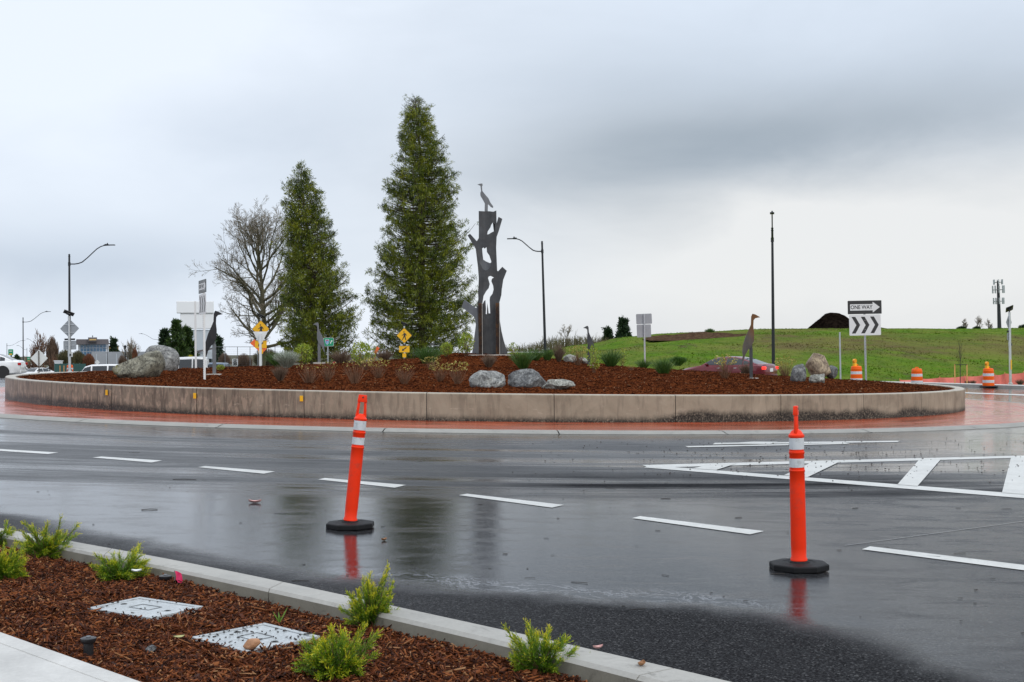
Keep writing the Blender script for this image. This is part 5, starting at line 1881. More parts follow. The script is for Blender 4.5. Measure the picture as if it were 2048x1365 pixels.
# ================================================================== BARRELS
def barrel(px, ybase, Y, H, label, light=True, group='orange traffic barrels'):
    p = at(px, ybase, Y)
    z = p.z
    t = thing('traffic_barrel', label, 'traffic barrel', (p.x, p.y, z), 0.6, group)
    r_ = .285; k = H / .92
    b = MB()
    prof = [(r_ * .98, .06 * k)]
    for z0, z1, q in ((.06, .20, 1.0), (.20, .36, .97), (.36, .52, .945), (.52, .68, .92), (.68, .80, .90)):
        prof += [(r_ * q, z0 * k + .004), (r_ * q, z1 * k - .012), (r_ * (q - .03), z1 * k - .004)]
    prof += [(r_ * .86, .81 * k), (r_ * .84, .87 * k), (r_ * .70, .90 * k)]
    b.lathe(prof, 26); b.build('body', M['orange_barrel'], t, smooth=True)
    for z0, z1, q in ((.21, .34, .97), (.53, .66, .92)):
        b = MB(); b.lathe([(r_ * q + .002, z0 * k), (r_ * q + .002, z1 * k)], 26, cap=False); b.build('reflective_band', M['refl_white'], t, smooth=True)
    b = MB(); b.lathe([(.42, -.01), (.44, .02), (.40, .055), (.30, .065)], 20); b.build('base', M['rubber'], t, smooth=True)
    b = MB(); b.tube([(-.12, 0, .88 * k), (-.10, 0, .96 * k), (.10, 0, .96 * k), (.12, 0, .88 * k)], .02, 6); b.build('handle', M['orange_barrel'], t)
    if light:
        b = MB(); b.box((-.11, 0, .95 * k), (.17, .12, .16)); b.build('battery_box', M['sign_yellow'], t, bevel=.01)
        b = MB()
        b.tube([(-.11, -.05, 1.13 * k), (-.11, .05, 1.13 * k)], .10, 16); b.build('amber_lens', M['amber'], t)
    return t


barrel(1977, 774.5, 63.5, .95, 'orange barrel with amber light standing on the road at the far right')
barrel(1834, 776, 62.0, .95, 'orange barrel without a light behind the right end of the island', False)
barrel(1713, 772, 60.0, .95, 'orange barrel with amber light half hidden by mulch beside the one way sign post')
barrel(140, 752, 110.0, .95, 'distant orange barrel behind the silver sign post at the left', False)

# ================================================================== CARS
def car(label, loc, rz, paint, L=4.75, Wd=1.82, H=1.45, lights_on=False, plate=False, cat='car', kind='sedan', name='parked_car'):
    """sedan along local x, nose at -x"""
    t = thing(name, label, cat, loc, rz, None)
    hl = L / 2; hw = Wd / 2
    st = [(-1.0, .30, .48, .60, .62), (-.985, .22, .60, .80, .70), (-.93, .18, .70, .92, .80), (-.80, .17, .80, .97, .86), (-.58, .16, .89, 1.0, .90), (-.42, .16, .95, 1.0, .92),
          (-.10, .16, .95, 1.0, .93), (.25, .16, .96, 1.0, .93), (.50, .16, .98, 1.0, .93), (.68, .17, 1.00, 1.0, .90), (.84, .20, 1.01, .97, .84), (.94, .24, .99, .92, .78), (.985, .30, .90, .84, .72), (1.0, .42, .74, .74, .66)]
    rows = []
    for x, zb, zt, w_, ws in st:
        W_ = hw * w_; Ws = hw * ws * w_
        zm = zb + (zt - zb) * .55
        half = [(W_ * .86, zb), (W_ * .97, zb + .09), (W_, zm), (W_ * .985, zt - .10), (Ws, zt - .015), (Ws * .6, zt + .012), (0, zt + .02)]
        ring = [(x * hl, y, z) for y, z in half] + [(x * hl, -y, z) for y, z in half[-2::-1]]
        rows.append(ring)
    me = grid_mesh('body', rows, paint, closed=True)
    bm = bmesh.new(); bm.from_mesh(me)
    bmesh.ops.holes_fill(bm, edges=[e for e in bm.edges if e.is_boundary], sides=0)
    bmesh.ops.recalc_face_normals(bm, faces=bm.faces)
    for e in bm.edges:
        e.smooth = e.calc_face_angle(0) < .6
    bm.to_mesh(me); bm.free()
    body = link('body', me, t)
    # greenhouse
    zb = .94
    if kind == 'sedan':
        gs = [(-.44, zb, .0), (-.30, zb, .24), (-.16, zb, .40), (-.04, zb, .475), (.12, zb, .50), (.30, zb, .485), (.44, zb, .42), (.60, zb, .28), (.78, zb + .02, .07), (.84, zb + .03, .0)]
    else:
        gs = [(-.62, zb, .0), (-.50, zb, .30), (-.40, zb, .55), (-.2, zb, .66), (.4, zb, .68), (.88, zb, .66), (.95, zb, .55), (.985, zb, .0)]
    hs = (H - zb) / max(g_[2] for g_ in gs)
    rows = []
    for x, z0, dz in gs:
        dz *= hs
        k = dz / (H - zb)
        W0 = hw * .90; W1 = hw * (.90 - .24 * k)
        half = [(W0, z0 - .03), (W0 - (W0 - W1) * .5, z0 + dz * .5), (W1, z0 + dz * .90), (W1 * .86, z0 + dz * .985), (0, z0 + dz + .012)]
        rows.append([(x * hl, y, z) for y, z in half] + [(x * hl, -y, z) for y, z in half[-2::-1]])
    link('roof', grid_mesh('roof', rows, paint), t)

    def prof_z(x):
        for (xa, za, da), (xb, zb_, db) in zip(gs, gs[1:]):
            if x <= xb:
                f = (x - xa) / (xb - xa)
                return (za + (zb_ - za) * f, (da + (db - da) * f) * hs)
        return (gs[-1][1], 0)

    def side_pane(xs, top=.86, bot=.10):
        for s_ in (-1, 1):
            P = []
            for x in xs:
                z0, dz = prof_z(x)
                k = dz / (H - zb)
                W0 = hw * .90; W1 = hw * (.90 - .24 * k)
                row = []
                for f in (0, .33, .66, 1):
                    zz = z0 + .02 + (max(0.0, dz * top - .02)) * f
                    q_ = (zz - z0) / max(dz, 1e-3)
                    kk = q_ if q_ <= .5 else min(1, .5 + .5 * (q_ - .5) / .4)
                    row.append((x * hl, s_ * (W0 + (W1 - W0) * kk + .006), zz))
                P.append(row)
            link('side_window', grid_mesh('side_window', P, M['glass_dark']), t)
    if kind == 'sedan':
        side_pane(np.linspace(-.33, .10, 9)); side_pane(np.linspace(.135, .50, 8)); side_pane(np.linspace(.52, .64, 4), .8)
        fr_x, re_x = np.linspace(-.42, -.10, 7), np.linspace(.46, .80, 7)
    else:
        side_pane(np.linspace(-.50, -.2, 7)); side_pane(np.linspace(-.15, .35, 7)); side_pane(np.linspace(.4, .9, 7))
        fr_x, re_x = np.linspace(-.60, -.36, 7), np.linspace(.92, .984, 5)
    for nm, xs in (('windscreen', fr_x), ('rear_window', re_x)):
        P = []
        for x in xs:
            z0, dz = prof_z(x); k = dz / (H - zb); W1 = hw * (.90 - .24 * k) * .80
            P.append([(x * hl, W1 * v, z0 + dz + .012 * (1 - abs(v)) + .008) for v in np.linspace(-1, 1, 7)])
        link(nm, grid_mesh(nm, P, M['glass_dark']), t)
    # wheels
    for x in (-.62, .60):
        for s_ in (-1, 1):
            b = MB(); b.lathe([(.19, -.10), (.31, -.10), (.325, -.08), (.325, .08), (.31, .10), (.19, .10)], 22)
            wh = b.build('wheel', M['tyre'], t, (x * hl, s_ * (hw - .115), .325), (PI / 2, 0, 0), smooth=True)
            b = MB(); b.lathe([(.20, -.085), (.20, .085), (.17, .06), (.05, .075)], 18)
            for q in range(5):
                a = q * 2 * PI / 5
                b.box((math.cos(a) * .11, math.sin(a) * .11, -.075 * s_ * -1 if False else .0), (.16, .035, .17), Matrix.Rotation(a, 3, 'Z'))
            b.build('rim', M['rim'], wh)
            b = MB(); b.tube([(0, -.02, 0), (0, .02, 0)], .37, 22); b.build('wheel_arch', M['tyre'], t, (x * hl, s_ * (hw - .012), .34))
    for s_ in (-1, 1):
        b = MB(); b.box((hl * .955, s_ * hw * .68, .80), (.20, .42, .15), Matrix.Rotation(-s_ * .30, 3, 'Z')); b.build('tail_light', M['tail'] if lights_on else M['tail_off'], t, bevel=.03)
        b = MB(); b.box((-hl * .955, s_ * hw * .66, .62), (.16, .36, .13), Matrix.Rotation(s_ * .42, 3, 'Z')); b.build('headlight', M['chrome'], t, bevel=.03)
        b = MB(); b.box((-.30 * hl, s_ * (hw * .96), .98), (.12, .18, .11)); b.build('mirror', paint, t, bevel=.03)
        for x in (-.02, .36):
            b = MB(); b.box((x * hl, s_ * hw * .992, .80), (.17, .03, .03)); b.build('door_handle', M['chrome'], t, bevel=.006)
    if plate:
        b = MB(); b.box((hl * 1.0, 0, .70), (.02, .34, .17)); b.build('licence_plate', M['sign_white'], t)
    b = MB(); b.box((hl * .985, 0, .36), (.10, Wd * .8, .20)); b.build('bumper', paint, t, bevel=.05)
    return t


p = at(1455, 772, 65.0)
car('dark red sedan with lit tail lights driving behind the island', (p.x, p.y, gz(p.x, p.y) + .0), math.radians(-36), M['car_red'], 4.85, H=1.38, lights_on=True, plate=True, name='red_car')
p = at(-38, 757, 74.0)
car('white sedan leaving the picture at the left edge', (p.x, p.y, p.z + .02), math.radians(8), M['car_white'], 4.75, name='white_car', H=1.47)
for px, yb, Y, rz_, paint, kind, L, H_, lab in (
        (57, 737, 250.0, 1.2, 'car_white', 'sedan', 4.6, 1.45, 'small white car far down the road, higher of the two beside the diamond sign'),
        (72, 750, 140.0, 1.2, 'car_white', 'sedan', 4.4, 1.4, 'small white car lower down the far road under the diamond sign'),
        (196, 746, 113.0, .15, 'car_white', 'van', 5.0, 1.9, 'white van behind the island, left of the mossy boulder'),
        (368, 741, 118.0, .1, 'car_white', 'van', 4.6, 2.5, 'white van behind the mulch, right of the boulder pair'),
        (418, 742, 124.0, -.2, 'car_blue', 'van', 4.0, 1.9, 'pale blue van behind the post of the black heron'),
        (103, 752, 180.0, .3, 'car_white', 'sedan', 4.5, 1.45, 'small white car low behind the wall between diamond sign and silver post')):
    p = at(px, yb, Y); p.z = gz(p.x, p.y)
    car(lab, (p.x, p.y, p.z), rz_, M[paint], L, H=H_, kind=kind, cat='van' if kind == 'van' else 'car')
# ================================================================== TREES AND PLANTS
M['cedar'] = leaf_mat('cedar_foliage', [(.10, (.011, .022, .004)), (.35, (.055, .090, .006)), (.58, (.170, .205, .010)), (.88, (.37, .37, .02))], .55, .22, None, .55, .9)
M['conifer_dark'] = leaf_mat('dark_conifer', [(.1, (.010, .026, .012)), (.5, (.022, .050, .018)), (.9, (.048, .085, .026))], .6, .15)
M['fir_green'] = leaf_mat('green_conifer', [(.1, (.012, .034, .008)), (.5, (.035, .075, .012)), (.9, (.075, .12, .02))], .6, .2)


def interp(tab, y):
    for (a, va), (b, vb) in zip(tab, tab[1:]):
        if y <= b:
            f = (y - a) / (b - a) if b > a else 0
            return [p_ + (q_ - p_) * max(0, f) for p_, q_ in zip(va, vb)]
    return tab[-1][1]


def cedar(label, px, ybase, Y, table, seed, nbr, dens, m, group=None, droop=.42, leafl=.28, leafw=.040, trunk=.30, name='conifer_tree', gappy=.06, up_=.68):
    """table: (y_px, (left_px, right_px)) outline of the crown in the photograph, used as the profile of a solid crown"""
    r = np.random.default_rng(seed)
    K = Y / F
    p = at(px, ybase, Y)
    t = thing(name, label, 'tree', (p.x, p.y, p.z))
    ytop = table[0][0]
    H = (ybase - ytop) * K
    # trunk
    tr = MB()
    def axis(z):
        l_, r_ = interp(table, ybase - z / K)
        f = min(1, z / H)
        return ((l_ + r_) / 2 - px) * K * (0.35 + .65 * f)
    tr.tube([(axis(z) if z > 0 else 0, 0, z) for z in np.linspace(-2.6, H * .97, 16)], [trunk * (1 - .95 * q) + .01 for q in np.linspace(0, 1, 16)], 8)
    tr.build('trunk', M['bark'], t, smooth=True)
    limbs = MB()
    quads = []
    ga = 0
    droop0 = droop
    for i in range(nbr):
        f = 1 - (i + r.random()) / nbr
        f = f ** .88
        z = H * (.02 + .958 * f)
        yp = ybase - z / K
        l_, r_ = interp(table, yp)
        ga += 2.39996 + r.normal(0, .25)
        ca, sa = math.cos(ga), math.sin(ga)
        cx_ = axis(z)
        rad_r = (r_ - px) * K - cx_; rad_l = cx_ - (l_ - px) * K
        rad = rad_r if ca > 0 else rad_l
        rad_d = (rad_r + rad_l) / 2
        L = math.sqrt((rad * ca) ** 2 + (rad_d * sa) ** 2) * (0.94 + .16 * mnoise.noise(Vector((ca * 1.6, sa * 1.6, z * .42 + seed)))) * (r.uniform(.76, 1.04) if r.random() > gappy else r.uniform(1.0, 1.22))
        L = max(L * (1.03 + .18 * (1 - f)) - .20 * f, .12)
        d = np.array([ca, sa, 0.0])
        droop = droop0 * r.uniform(.2, 1.7)
        n = max(4, int(L / .35))
        pts = []
        zz = z + L * .14
        for j in range(n + 1):
            q = j / n
            pts.append(np.array([cx_ + ca * L * q, sa * L * q, zz - L * .14 + droop * L * (-.55 * q + 1.25 * q * q)]))
        limbs.tube([tuple(q) for q in pts], [.05 * (1 - k / (n + 1)) * min(1, L / 3) + .008 for k in range(n + 1)], 4, False)
        ns = max(4, int(L * dens * (.80 + .20 * (1 - f))))
        for s_ in range(ns):
            q = .16 + .84 * (r.random() ** .75)
            j = min(n - 1, int(q * n)); b_ = pts[j] + (pts[j + 1] - pts[j]) * (q * n - j)
            side = np.array([-sa, ca, 0]) * r.normal(0, 1)
            sprd = .16 + .24 * min(1, L / 3) * (1 - .5 * q)
            c = b_ + side * sprd + np.array([0, 0, r.normal(-.05, .13)])
            if mnoise.noise(Vector((c[0] * .85 + seed, c[1] * .85, c[2] * .60))) < -.26 and r.random() < .85:
                continue
            # hanging spray: fan of narrow leaves
            out = d * (.55 if r.random() < up_ else .3) + side * .25 + np.array([0, 0, (.75 if r.random() < up_ else -.75) + r.normal(0, .25)])
            out /= np.linalg.norm(out)
            for g_ in range(11):
                rn = r.normal(0, 1, 3)
                dd = out + (rn - out * rn.dot(out)) * .30
                dd /= np.linalg.norm(dd)
                w_ = np.cross(dd, r.normal(0, 1, 3)); w_ /= np.linalg.norm(w_) + 1e-6
                ll = leafl * r.uniform(.55, 1.1); lw = leafw * r.uniform(.6, 1.15)
                e = c + rn * .07
                quads.append([e - w_ * lw * .35, e + dd * ll * .55 - w_ * lw * .5, e + dd * ll + np.array([0, 0, -.03]), e + dd * ll * .5 + w_ * lw * .5])
    limbs.build('limbs', M['bark'], t)
    link('crown', fast_mesh('crown', np.array(quads), 4, m), t)
    return t


cedar('tallest dense green conifer, left of the trunk sculpture', 845, 735, 100.0,
      [(183, (826, 845)), (205, (806, 862)), (230, (800, 872)), (262, (798, 880)), (300, (790, 895)), (350, (786, 908)), (392, (770, 925)), (450, (767, 926)), (478, (768, 930)), (500, (764, 935)), (540, (748, 936)), (570, (752, 945)), (600, (744, 950)), (640, (738, 952)), (680, (738, 948)), (712, (745, 942)), (735, (770, 920))],
      5, 620, 10.5, M['cedar'], 'tall conifers behind the island')
cedar('shorter dense green conifer beside the bare tree', 622, 735, 96.0,
      [(322, (596, 611)), (345, (588, 622)), (372, (570, 634)), (395, (564, 648)), (430, (563, 658)), (470, (563, 672)), (520, (562, 682)), (560, (562, 690)), (590, (558, 700)), (625, (560, 712)), (660, (566, 714)), (690, (562, 710)), (716, (566, 700)), (735, (590, 690))],
      9, 480, 10.5, M['cedar'], 'tall conifers behind the island', trunk=.26)
# far evergreens
def far_conifer(label, px, ybase, ytop, halfw, Y, seed, m, nbr=70, dens=2.2, leaf=.8, top=.03):
    tb = [(ytop, (px - halfw * top, px + halfw * top))]
    for q in (.15, .35, .6, .85, 1.0):
        tb.append((ytop + (ybase - ytop) * q, (px - halfw * (q ** .8), px + halfw * (q ** .8))))
    return cedar(label, px, ybase, Y, tb, seed, nbr, dens, m, None, .22, leaf, leaf * .30, .28, 'conifer_tree')


far_conifer('dark evergreen at the left of the clump beside the white pylon', 330, 738, 661, 17, 190.0, 21, M['conifer_dark'], top=.5)
far_conifer('tallest evergreen with a pointed top in the clump beside the white pylon', 353, 740, 645, 30, 180.0, 22, M['fir_green'], 90)
far_conifer('evergreen with feathery side branches, right of the clump by the white pylon', 374, 740, 658, 25, 185.0, 23, M['fir_green'], 80)
far_conifer('small spiky evergreen behind the tan building', 228, 720, 676, 12, 260.0, 24, M['conifer_dark'], 40, 1.2)
far_conifer('small dark evergreen right of the black heron', 437, 742, 676, 9, 190.0, 25, M['conifer_dark'], 40)
far_conifer('smaller dark evergreen on the hill crest', 1216, 690, 660, 11, 160.0, 26, M['conifer_dark'], 60, 3.0, .5)
far_conifer('larger dark evergreen on the hill crest', 1247, 688, 642, 20, 160.0, 27, M['conifer_dark'], 90, 3.0, .55)
far_conifer('low dark evergreen far down the road behind the second lamp', 34, 742, 712, 7, 330.0, 28, M['conifer_dark'], 30)


def bare_tree(label, px, ybase, Y, H, seed, m, spread=.5, levels=6, trunk=.3, name='bare_tree', lean=0.0, split=.22, twigk=1.0, group=None, upk=.1, kids=(3, 4, 4, 4, 4, 4), lk=.62, first=.45):
    r = random.Random(seed)
    p = at(px, ybase, Y)
    t = thing(name, label, 'tree', (p.x, p.y, p.z), 0, group)
    tr = MB(); br = MB(); tw = []

    def grow(p0, d, L, rad, lev):
        n = 5 if lev < 3 else 3
        pts = [p0]; rads = [rad]
        q = p0; dd = d
        for i in range(n):
            dd = (dd + Vector((r.gauss(0, .13), r.gauss(0, .13), r.gauss(upk * .6, .08)))).normalized()
            q = q + dd * L / n
            pts.append(q); rads.append(rad * (1 - (.45 if lev else .40) * (i + 1) / n))
        if lev == 0:
            tr.tube(pts, rads, 9)
        elif lev < 4:
            br.tube(pts, rads, 5 if lev < 3 else 3, False)
        else:
            for a, b_ in zip(pts, pts[1:]):
                s_ = (b_ - a).cross(Vector((r.gauss(0, 1), r.gauss(0, 1), r.gauss(0, 1)))).normalized() * max(rad, .012) * twigk
                tw.append([tuple(a - s_), tuple(a + s_), tuple(b_ + s_ * .7), tuple(b_ - s_ * .7)])
        if lev >= levels:
            return
        nk = kids[min(lev, len(kids) - 1)]
        for i in range(nk):
            f = first + (1 - first) * (i + r.random() * .8) / nk if lev else split + (1 - split) * (i + r.random() * .5) / nk
            f = min(f, 1)
            j = min(n - 1, int(f * n)); b_ = pts[j].lerp(pts[j + 1], f * n - j)
            a = r.uniform(0, 2 * PI)
            base = (pts[j + 1] - pts[j]).normalized()
            perp = base.cross(Vector((math.cos(a), math.sin(a), .3))).normalized()
            ang = spread * r.uniform(.65, 1.35)
            nd = (base * math.cos(ang) + perp * math.sin(ang)).normalized()
            grow(b_, nd, L * lk * r.uniform(.75, 1.2), max(rads[j] * .62, .010), lev + 1)
        # the leader goes on
        grow(pts[-1], dd, L * (lk + .08), rads[-1], lev + 1)
    grow(Vector((0, 0, -2.2 if p.x < 0 and Y > 100 else -.3)), Vector((lean, 0, 1)).normalized(), H * .36, trunk, 0)
    # fit the height that the photograph shows
    allz = [v[2] for v in br.v] + [v[2] for q in tw for v in q]
    k = H / max(allz)
    for mb in (tr, br):
        mb.v = [(x * k, y * k, z * k) for x, y, z in mb.v]
    tr.build('trunk', M['bark_moss'], t, smooth=True)
    br.build('limbs', M['bark_moss'] if m is M['twig_grey'] else m, t)
    link('twigs', fast_mesh('twigs', np.array(tw) * k, 4, m), t)
    return t


def crown_tree(label, px, ybase, Y, H, R_, seed, trunk):
    """old open grown tree: one trunk to the top, arching limbs, rounded airy crown of fine twigs"""
    r = random.Random(seed)
    p = at(px, ybase, Y)
    t = thing('bare_tree', label, 'tree', (p.x, p.y, p.z))
    tr = MB(); br = MB(); tw = []
    axis = [Vector((.25 * math.sin(z * .35), .15 * math.sin(z * .5 + 1), z)) for z in np.linspace(-2.2, H * .93, 22)]
    tr.tube(axis, [trunk * (1 - .93 * (i / 21) ** .8) + .012 for i in range(22)], 10)

    def grow(p0, d, L, rad, lev, up):
        n = 7 if lev == 1 else (5 if lev == 2 else 3)
        pts = [p0]; rads = [rad]; q = p0; dd = d
        for i in range(n):
            dd = (dd + Vector((r.gauss(0, .15), r.gauss(0, .15), r.gauss(up, .12)))).normalized()
            q = q + dd * L / n
            pts.append(q); rads.append(max(rad * (1 - .72 * (i + 1) / n), .006))
        if lev <= 3:
            br.tube(pts, rads, (6, 6, 5, 3)[lev], False)
        else:
            for a, b_ in zip(pts, pts[1:]):
                s_ = (b_ - a).cross(Vector((r.gauss(0, 1), r.gauss(0, 1), r.gauss(0, 1)))).normalized() * (.011 if lev == 4 else .008)
                tw.append([tuple(a - s_), tuple(a + s_), tuple(b_ + s_ * .7), tuple(b_ - s_ * .7)])
        if lev >= 5:
            return
        nk = {1: 9, 2: 6, 3: 5, 4: 4}[lev]
        for i in range(nk):
            f = .22 + .78 * (i + r.random() * .9) / nk; f = min(f, .999)
            j = min(n - 1, int(f * n)); b_ = pts[j].lerp(pts[j + 1], f * n - j)
            base = (pts[j + 1] - pts[j]).normalized()
            perp = base.cross(Vector((r.gauss(0, 1), r.gauss(0, 1), r.gauss(0, 1)))).normalized()
            ang = r.uniform(.45, .95)
            nd = (base * math.cos(ang) + perp * math.sin(ang)).normalized()
            grow(b_, nd, L * r.uniform(.34, .52) * (1.1 - .35 * f), max(rads[j] * .5, .009), lev + 1, .07)
    nl = 30
    for i in range(nl):
        f = .15 + .82 * (i + r.random() * .6) / nl
        z = H * f * .93
        a = i * 2.39996 + r.gauss(0, .3)
        Rz = R_ * math.sqrt(max(.02, 1 - ((f - .42) / .60) ** 2))
        el_ = .18 + .95 * f + r.gauss(0, .12)
        d = Vector((math.cos(a) * math.cos(el_), math.sin(a) * math.cos(el_), math.sin(el_)))
        j = min(20, int((z + 2.2) / (H * .93 + 2.2) * 21)); b_ = axis[j]
        L = Rz / max(.45, math.cos(el_)) * r.uniform(.8, 1.1)
        L = min(L, (H - z) / max(.2, math.sin(el_ + .25)) * 1.0 + .6)
        grow(b_, d, L, trunk * (.42 - .30 * f), 1, .05 if f > .3 else .10)
    tr.build('trunk', M['bark_moss'], t, smooth=True)
    br.build('limbs', M['bark_moss'], t)
    link('twigs', fast_mesh('twigs', np.array(tw), 4, M['twig_grey']), t)
    return t


crown_tree('big bare mossy tree with spreading twigs left of the shorter conifer', 522, 738, 116.0, (738 - 446) * 116.0 / F, 116 * 116.0 / F, 17, .48)
bare_tree('small bare tree on the hill skyline right of the tall lamp', 1128, 700, 150.0, 3.1, 23, M['twig_grey'], .5, 5, .07, kids=(3, 3, 3, 3, 3))
bare_tree('bare tree behind the grey wall left of the boulder pair', 256, 738, 240.0, 6.2, 31, M['twig_grey'], .35, 5, .2, upk=.2)
bare_tree('leafless slim tree between the silver sign post and tall brown bushes', 120, 742, 150.0, 5.0, 35, M['twig_brown'], .3, 5, .1, upk=.25)
for px, yb, Y, H, sd, lab in ((1928, 660, 170.0, 1.6, 41, 'low bare bush on the far hill crest, leftmost of three'), (1952, 660, 170.0, 2.0, 42, 'bare bush on the far hill crest, middle of three'), (1975, 660, 170.0, 1.6, 43, 'bare bush on the far hill crest beside the cell tower foot')):
    bare_tree(lab, px, yb, Y, H, sd, M['twig_grey'], .6, 4, .05, 'bare_shrub', kids=(4, 4, 4, 4), twigk=1.0)

# staked young tree by the far footpath
Y = 67.0; K = Y / F
p = at(1920.5, 768, Y)
t = thing('staked_sapling', 'leafless young tree tied between two wooden stakes near the far barrel', 'tree', (p.x, p.y, p.z))
b = MB(); b.tube([(0, 0, -.1), (.01, 0, 1.0), (0, 0, (768 - 690) * K)], [.022, .018, .006], 7); b.build('trunk', M['twig_dark'], t)
b = MB(); r_ = random.Random(3)
for i in range(16):
    z = .85 + i * .075; a = i * 2.4
    d = Vector((math.cos(a) * .32, math.sin(a) * .32, .9)); L = .75 - i * .025
    b.tube([(0, 0, z), Vector((0, 0, z)) + d * L * .5, Vector((0, 0, z)) + d * L + Vector((0, 0, .06))], [.008, .006, .003], 4)
tag(b.build('branches', M['twig_dark'], t), kind='stuff')
for sx_ in (-.28, .36):
    b = MB(); b.box((sx_, 0, .48), (.045, .045, 1.1)); b.build('stake', M['wood_stake'], t)
b = MB(); b.box((.04, -.03, 1.0), (.66, .012, .03)); b.build('tie', M['plastic_black'], t)


# ------------------------------------------------------------------ shrubs on the island
M['spirea_twigs'] = mat('spirea_twigs', (.17, .085, .045), .8, var=.3, scale=8)
M['leaf_lime'] = leaf_mat('lime_leaves', [(.1, (.10, .19, .012)), (.5, (.27, .36, .025)), (.9, (.48, .46, .05))], .5, .35)
M['leaf_yellow'] = leaf_mat('yellow_leaves', [(.1, (.22, .19, .035)), (.5, (.42, .35, .07)), (.9, (.58, .46, .16))], .5, .3)
M['rush'] = leaf_mat('rush_green', [(.1, (.025, .070, .014)), (.5, (.060, .135, .022)), (.9, (.12, .20, .04))], .5, .2)
M['lavender'] = leaf_mat('lavender_grey', [(.1, (.18, .21, .15)), (.5, (.32, .35, .28)), (.9, (.60, .62, .54))], .6, .2)
M['heather'] = leaf_mat('dry_brown', [(.1, (.09, .055, .035)), (.5, (.16, .105, .07)), (.9, (.26, .19, .13))], .7, .15)


def strips(r, n, w_, h_, lw, flare=1.0, curve=.2, z0=.0, up=1.0):
    """thin upright stalks in three segments"""
    q = []
    for _ in range(n):
        a = r.uniform(0, 2 * PI); rad = (r.random() ** .6)
        tip = np.array([math.cos(a) * rad * w_ / 2 * flare, math.sin(a) * rad * w_ / 2 * flare, h_ * r.uniform(.6, 1.0) * (1 - .25 * rad * rad)])
        bs = np.array([math.cos(a) * rad * w_ * .12, math.sin(a) * rad * w_ * .12, z0])
        md = bs * .5 + tip * .5 + np.array([r.normal(0, .03), r.normal(0, .03), h_ * curve * .4])
        sv = np.cross(tip - bs, r.normal(0, 1, 3)); sv /= np.linalg.norm(sv); sv *= lw / 2
        q.append([bs - sv, bs + sv, md + sv * .9, md - sv * .9]); q.append([md - sv * .9, md + sv * .9, tip + sv * .4, tip - sv * .4])
    return q


def leaves(r, n, w_, h_, zlo, size, dome=True):
    q = []
    for _ in range(n):
        v = r.normal(0, 1, 3); v /= np.linalg.norm(v); v *= r.uniform(.35, 1.0) ** .5
        c = np.array([v[0] * w_ / 2, v[1] * w_ / 2, zlo + (h_ - zlo) * (.5 + .5 * v[2])])
        a = r.normal(0, 1, 3); a /= np.linalg.norm(a); b_ = np.cross(a, r.normal(0, 1, 3)); b_ /= np.linalg.norm(b_)
        s_ = size * r.uniform(.5, 1.1)
        q.append([c - a * s_, c + b_ * s_ * .5, c + a * s_, c - b_ * s_ * .5])
    return q


PLANT = {}


def plant_mesh(kind, var):
    key = (kind, var)
    if key in PLANT: return PLANT[key]
    r = np.random.default_rng(hash(kind) % 1 + var * 31 + len(kind))
    if kind == 'rush':
        res = [('stalks', fast_mesh('stalks', np.array(strips(r, 380, 1.0, .62, .010, 1.05, .3)), 4, M['rush']))]
    elif kind == 'twiggy':
        res = [('twigs', fast_mesh('twigs', np.array(strips(r, 85, .80, .62, .012, 1.0, .2)), 4, M['spirea_twigs'])),
               ('leaves', fast_mesh('leaves', np.array(leaves(r, 40, .70, .66, .40, .034)), 4, M['leaf_yellow']))]
    elif kind == 'spirea':
        res = [('twigs', fast_mesh('twigs', np.array(strips(r, 90, .7, .55, .010, 1.0, .12)), 4, M['spirea_twigs'])),
               ('leaves', fast_mesh('leaves', np.array(leaves(r, 120, .80, .66, .34, .040)), 4, M['leaf_yellow']))]
    elif kind == 'lime':
        res = [('stems', fast_mesh('stems', np.array(strips(r, 46, .7, .8, .012, 1.0, .1)), 4, M['spirea_twigs'])),
               ('leaves', fast_mesh('leaves', np.array(leaves(r, 620, .9, .95, .10, .060)), 4, M['leaf_lime']))]
    elif kind == 'sparse':
        res = [('stems', fast_mesh('stems', np.array(strips(r, 24, .6, .85, .012, 1.0, .1)), 4, M['spirea_twigs'])),
               ('leaves', fast_mesh('leaves', np.array(leaves(r, 190, .75, .95, .12, .060)), 4, M['leaf_lime']))]
    elif kind == 'lavender':
        res = [('stalks', fast_mesh('stalks', np.array(strips(r, 900, .9, .62, .012, 1.15, .3)), 4, M['lavender']))]
    elif kind == 'heather':
        res = [('stalks', fast_mesh('stalks', np.array(strips(r, 480, .9, .6, .010, 1.1, .25)), 4, M['heather']))]
    PLANT[key] = res
    return res


def plant(kind, px, ybase, hpx, label, Y=None, wk=1.0, var=0):
    p = on_mound(px, ybase)
    K = p.y / F
    h_ = hpx * K
    nat = {'rush': .62, 'twiggy': .60, 'spirea': .62, 'lime': .95, 'sparse': .95, 'lavender': .62, 'heather': .6}[kind]
    nm = {'rush': 'rush_clump', 'twiggy': 'twiggy_shrub', 'spirea': 'spirea_shrub', 'lime': 'leafy_shrub', 'sparse': 'leafy_shrub', 'lavender': 'lavender_shrub', 'heather': 'heather_shrub'}[kind]
    t = thing(nm, label, 'shrub', (p.x, p.y, p.z), px * .7, 'young shrubs planted on the island')
    k = h_ / nat * (.92 if kind == 'rush' else 1.15)
    t.scale = (k * wk, k * wk, k)
    for n_, me in plant_mesh(kind, var):
        link(n_, me, t)


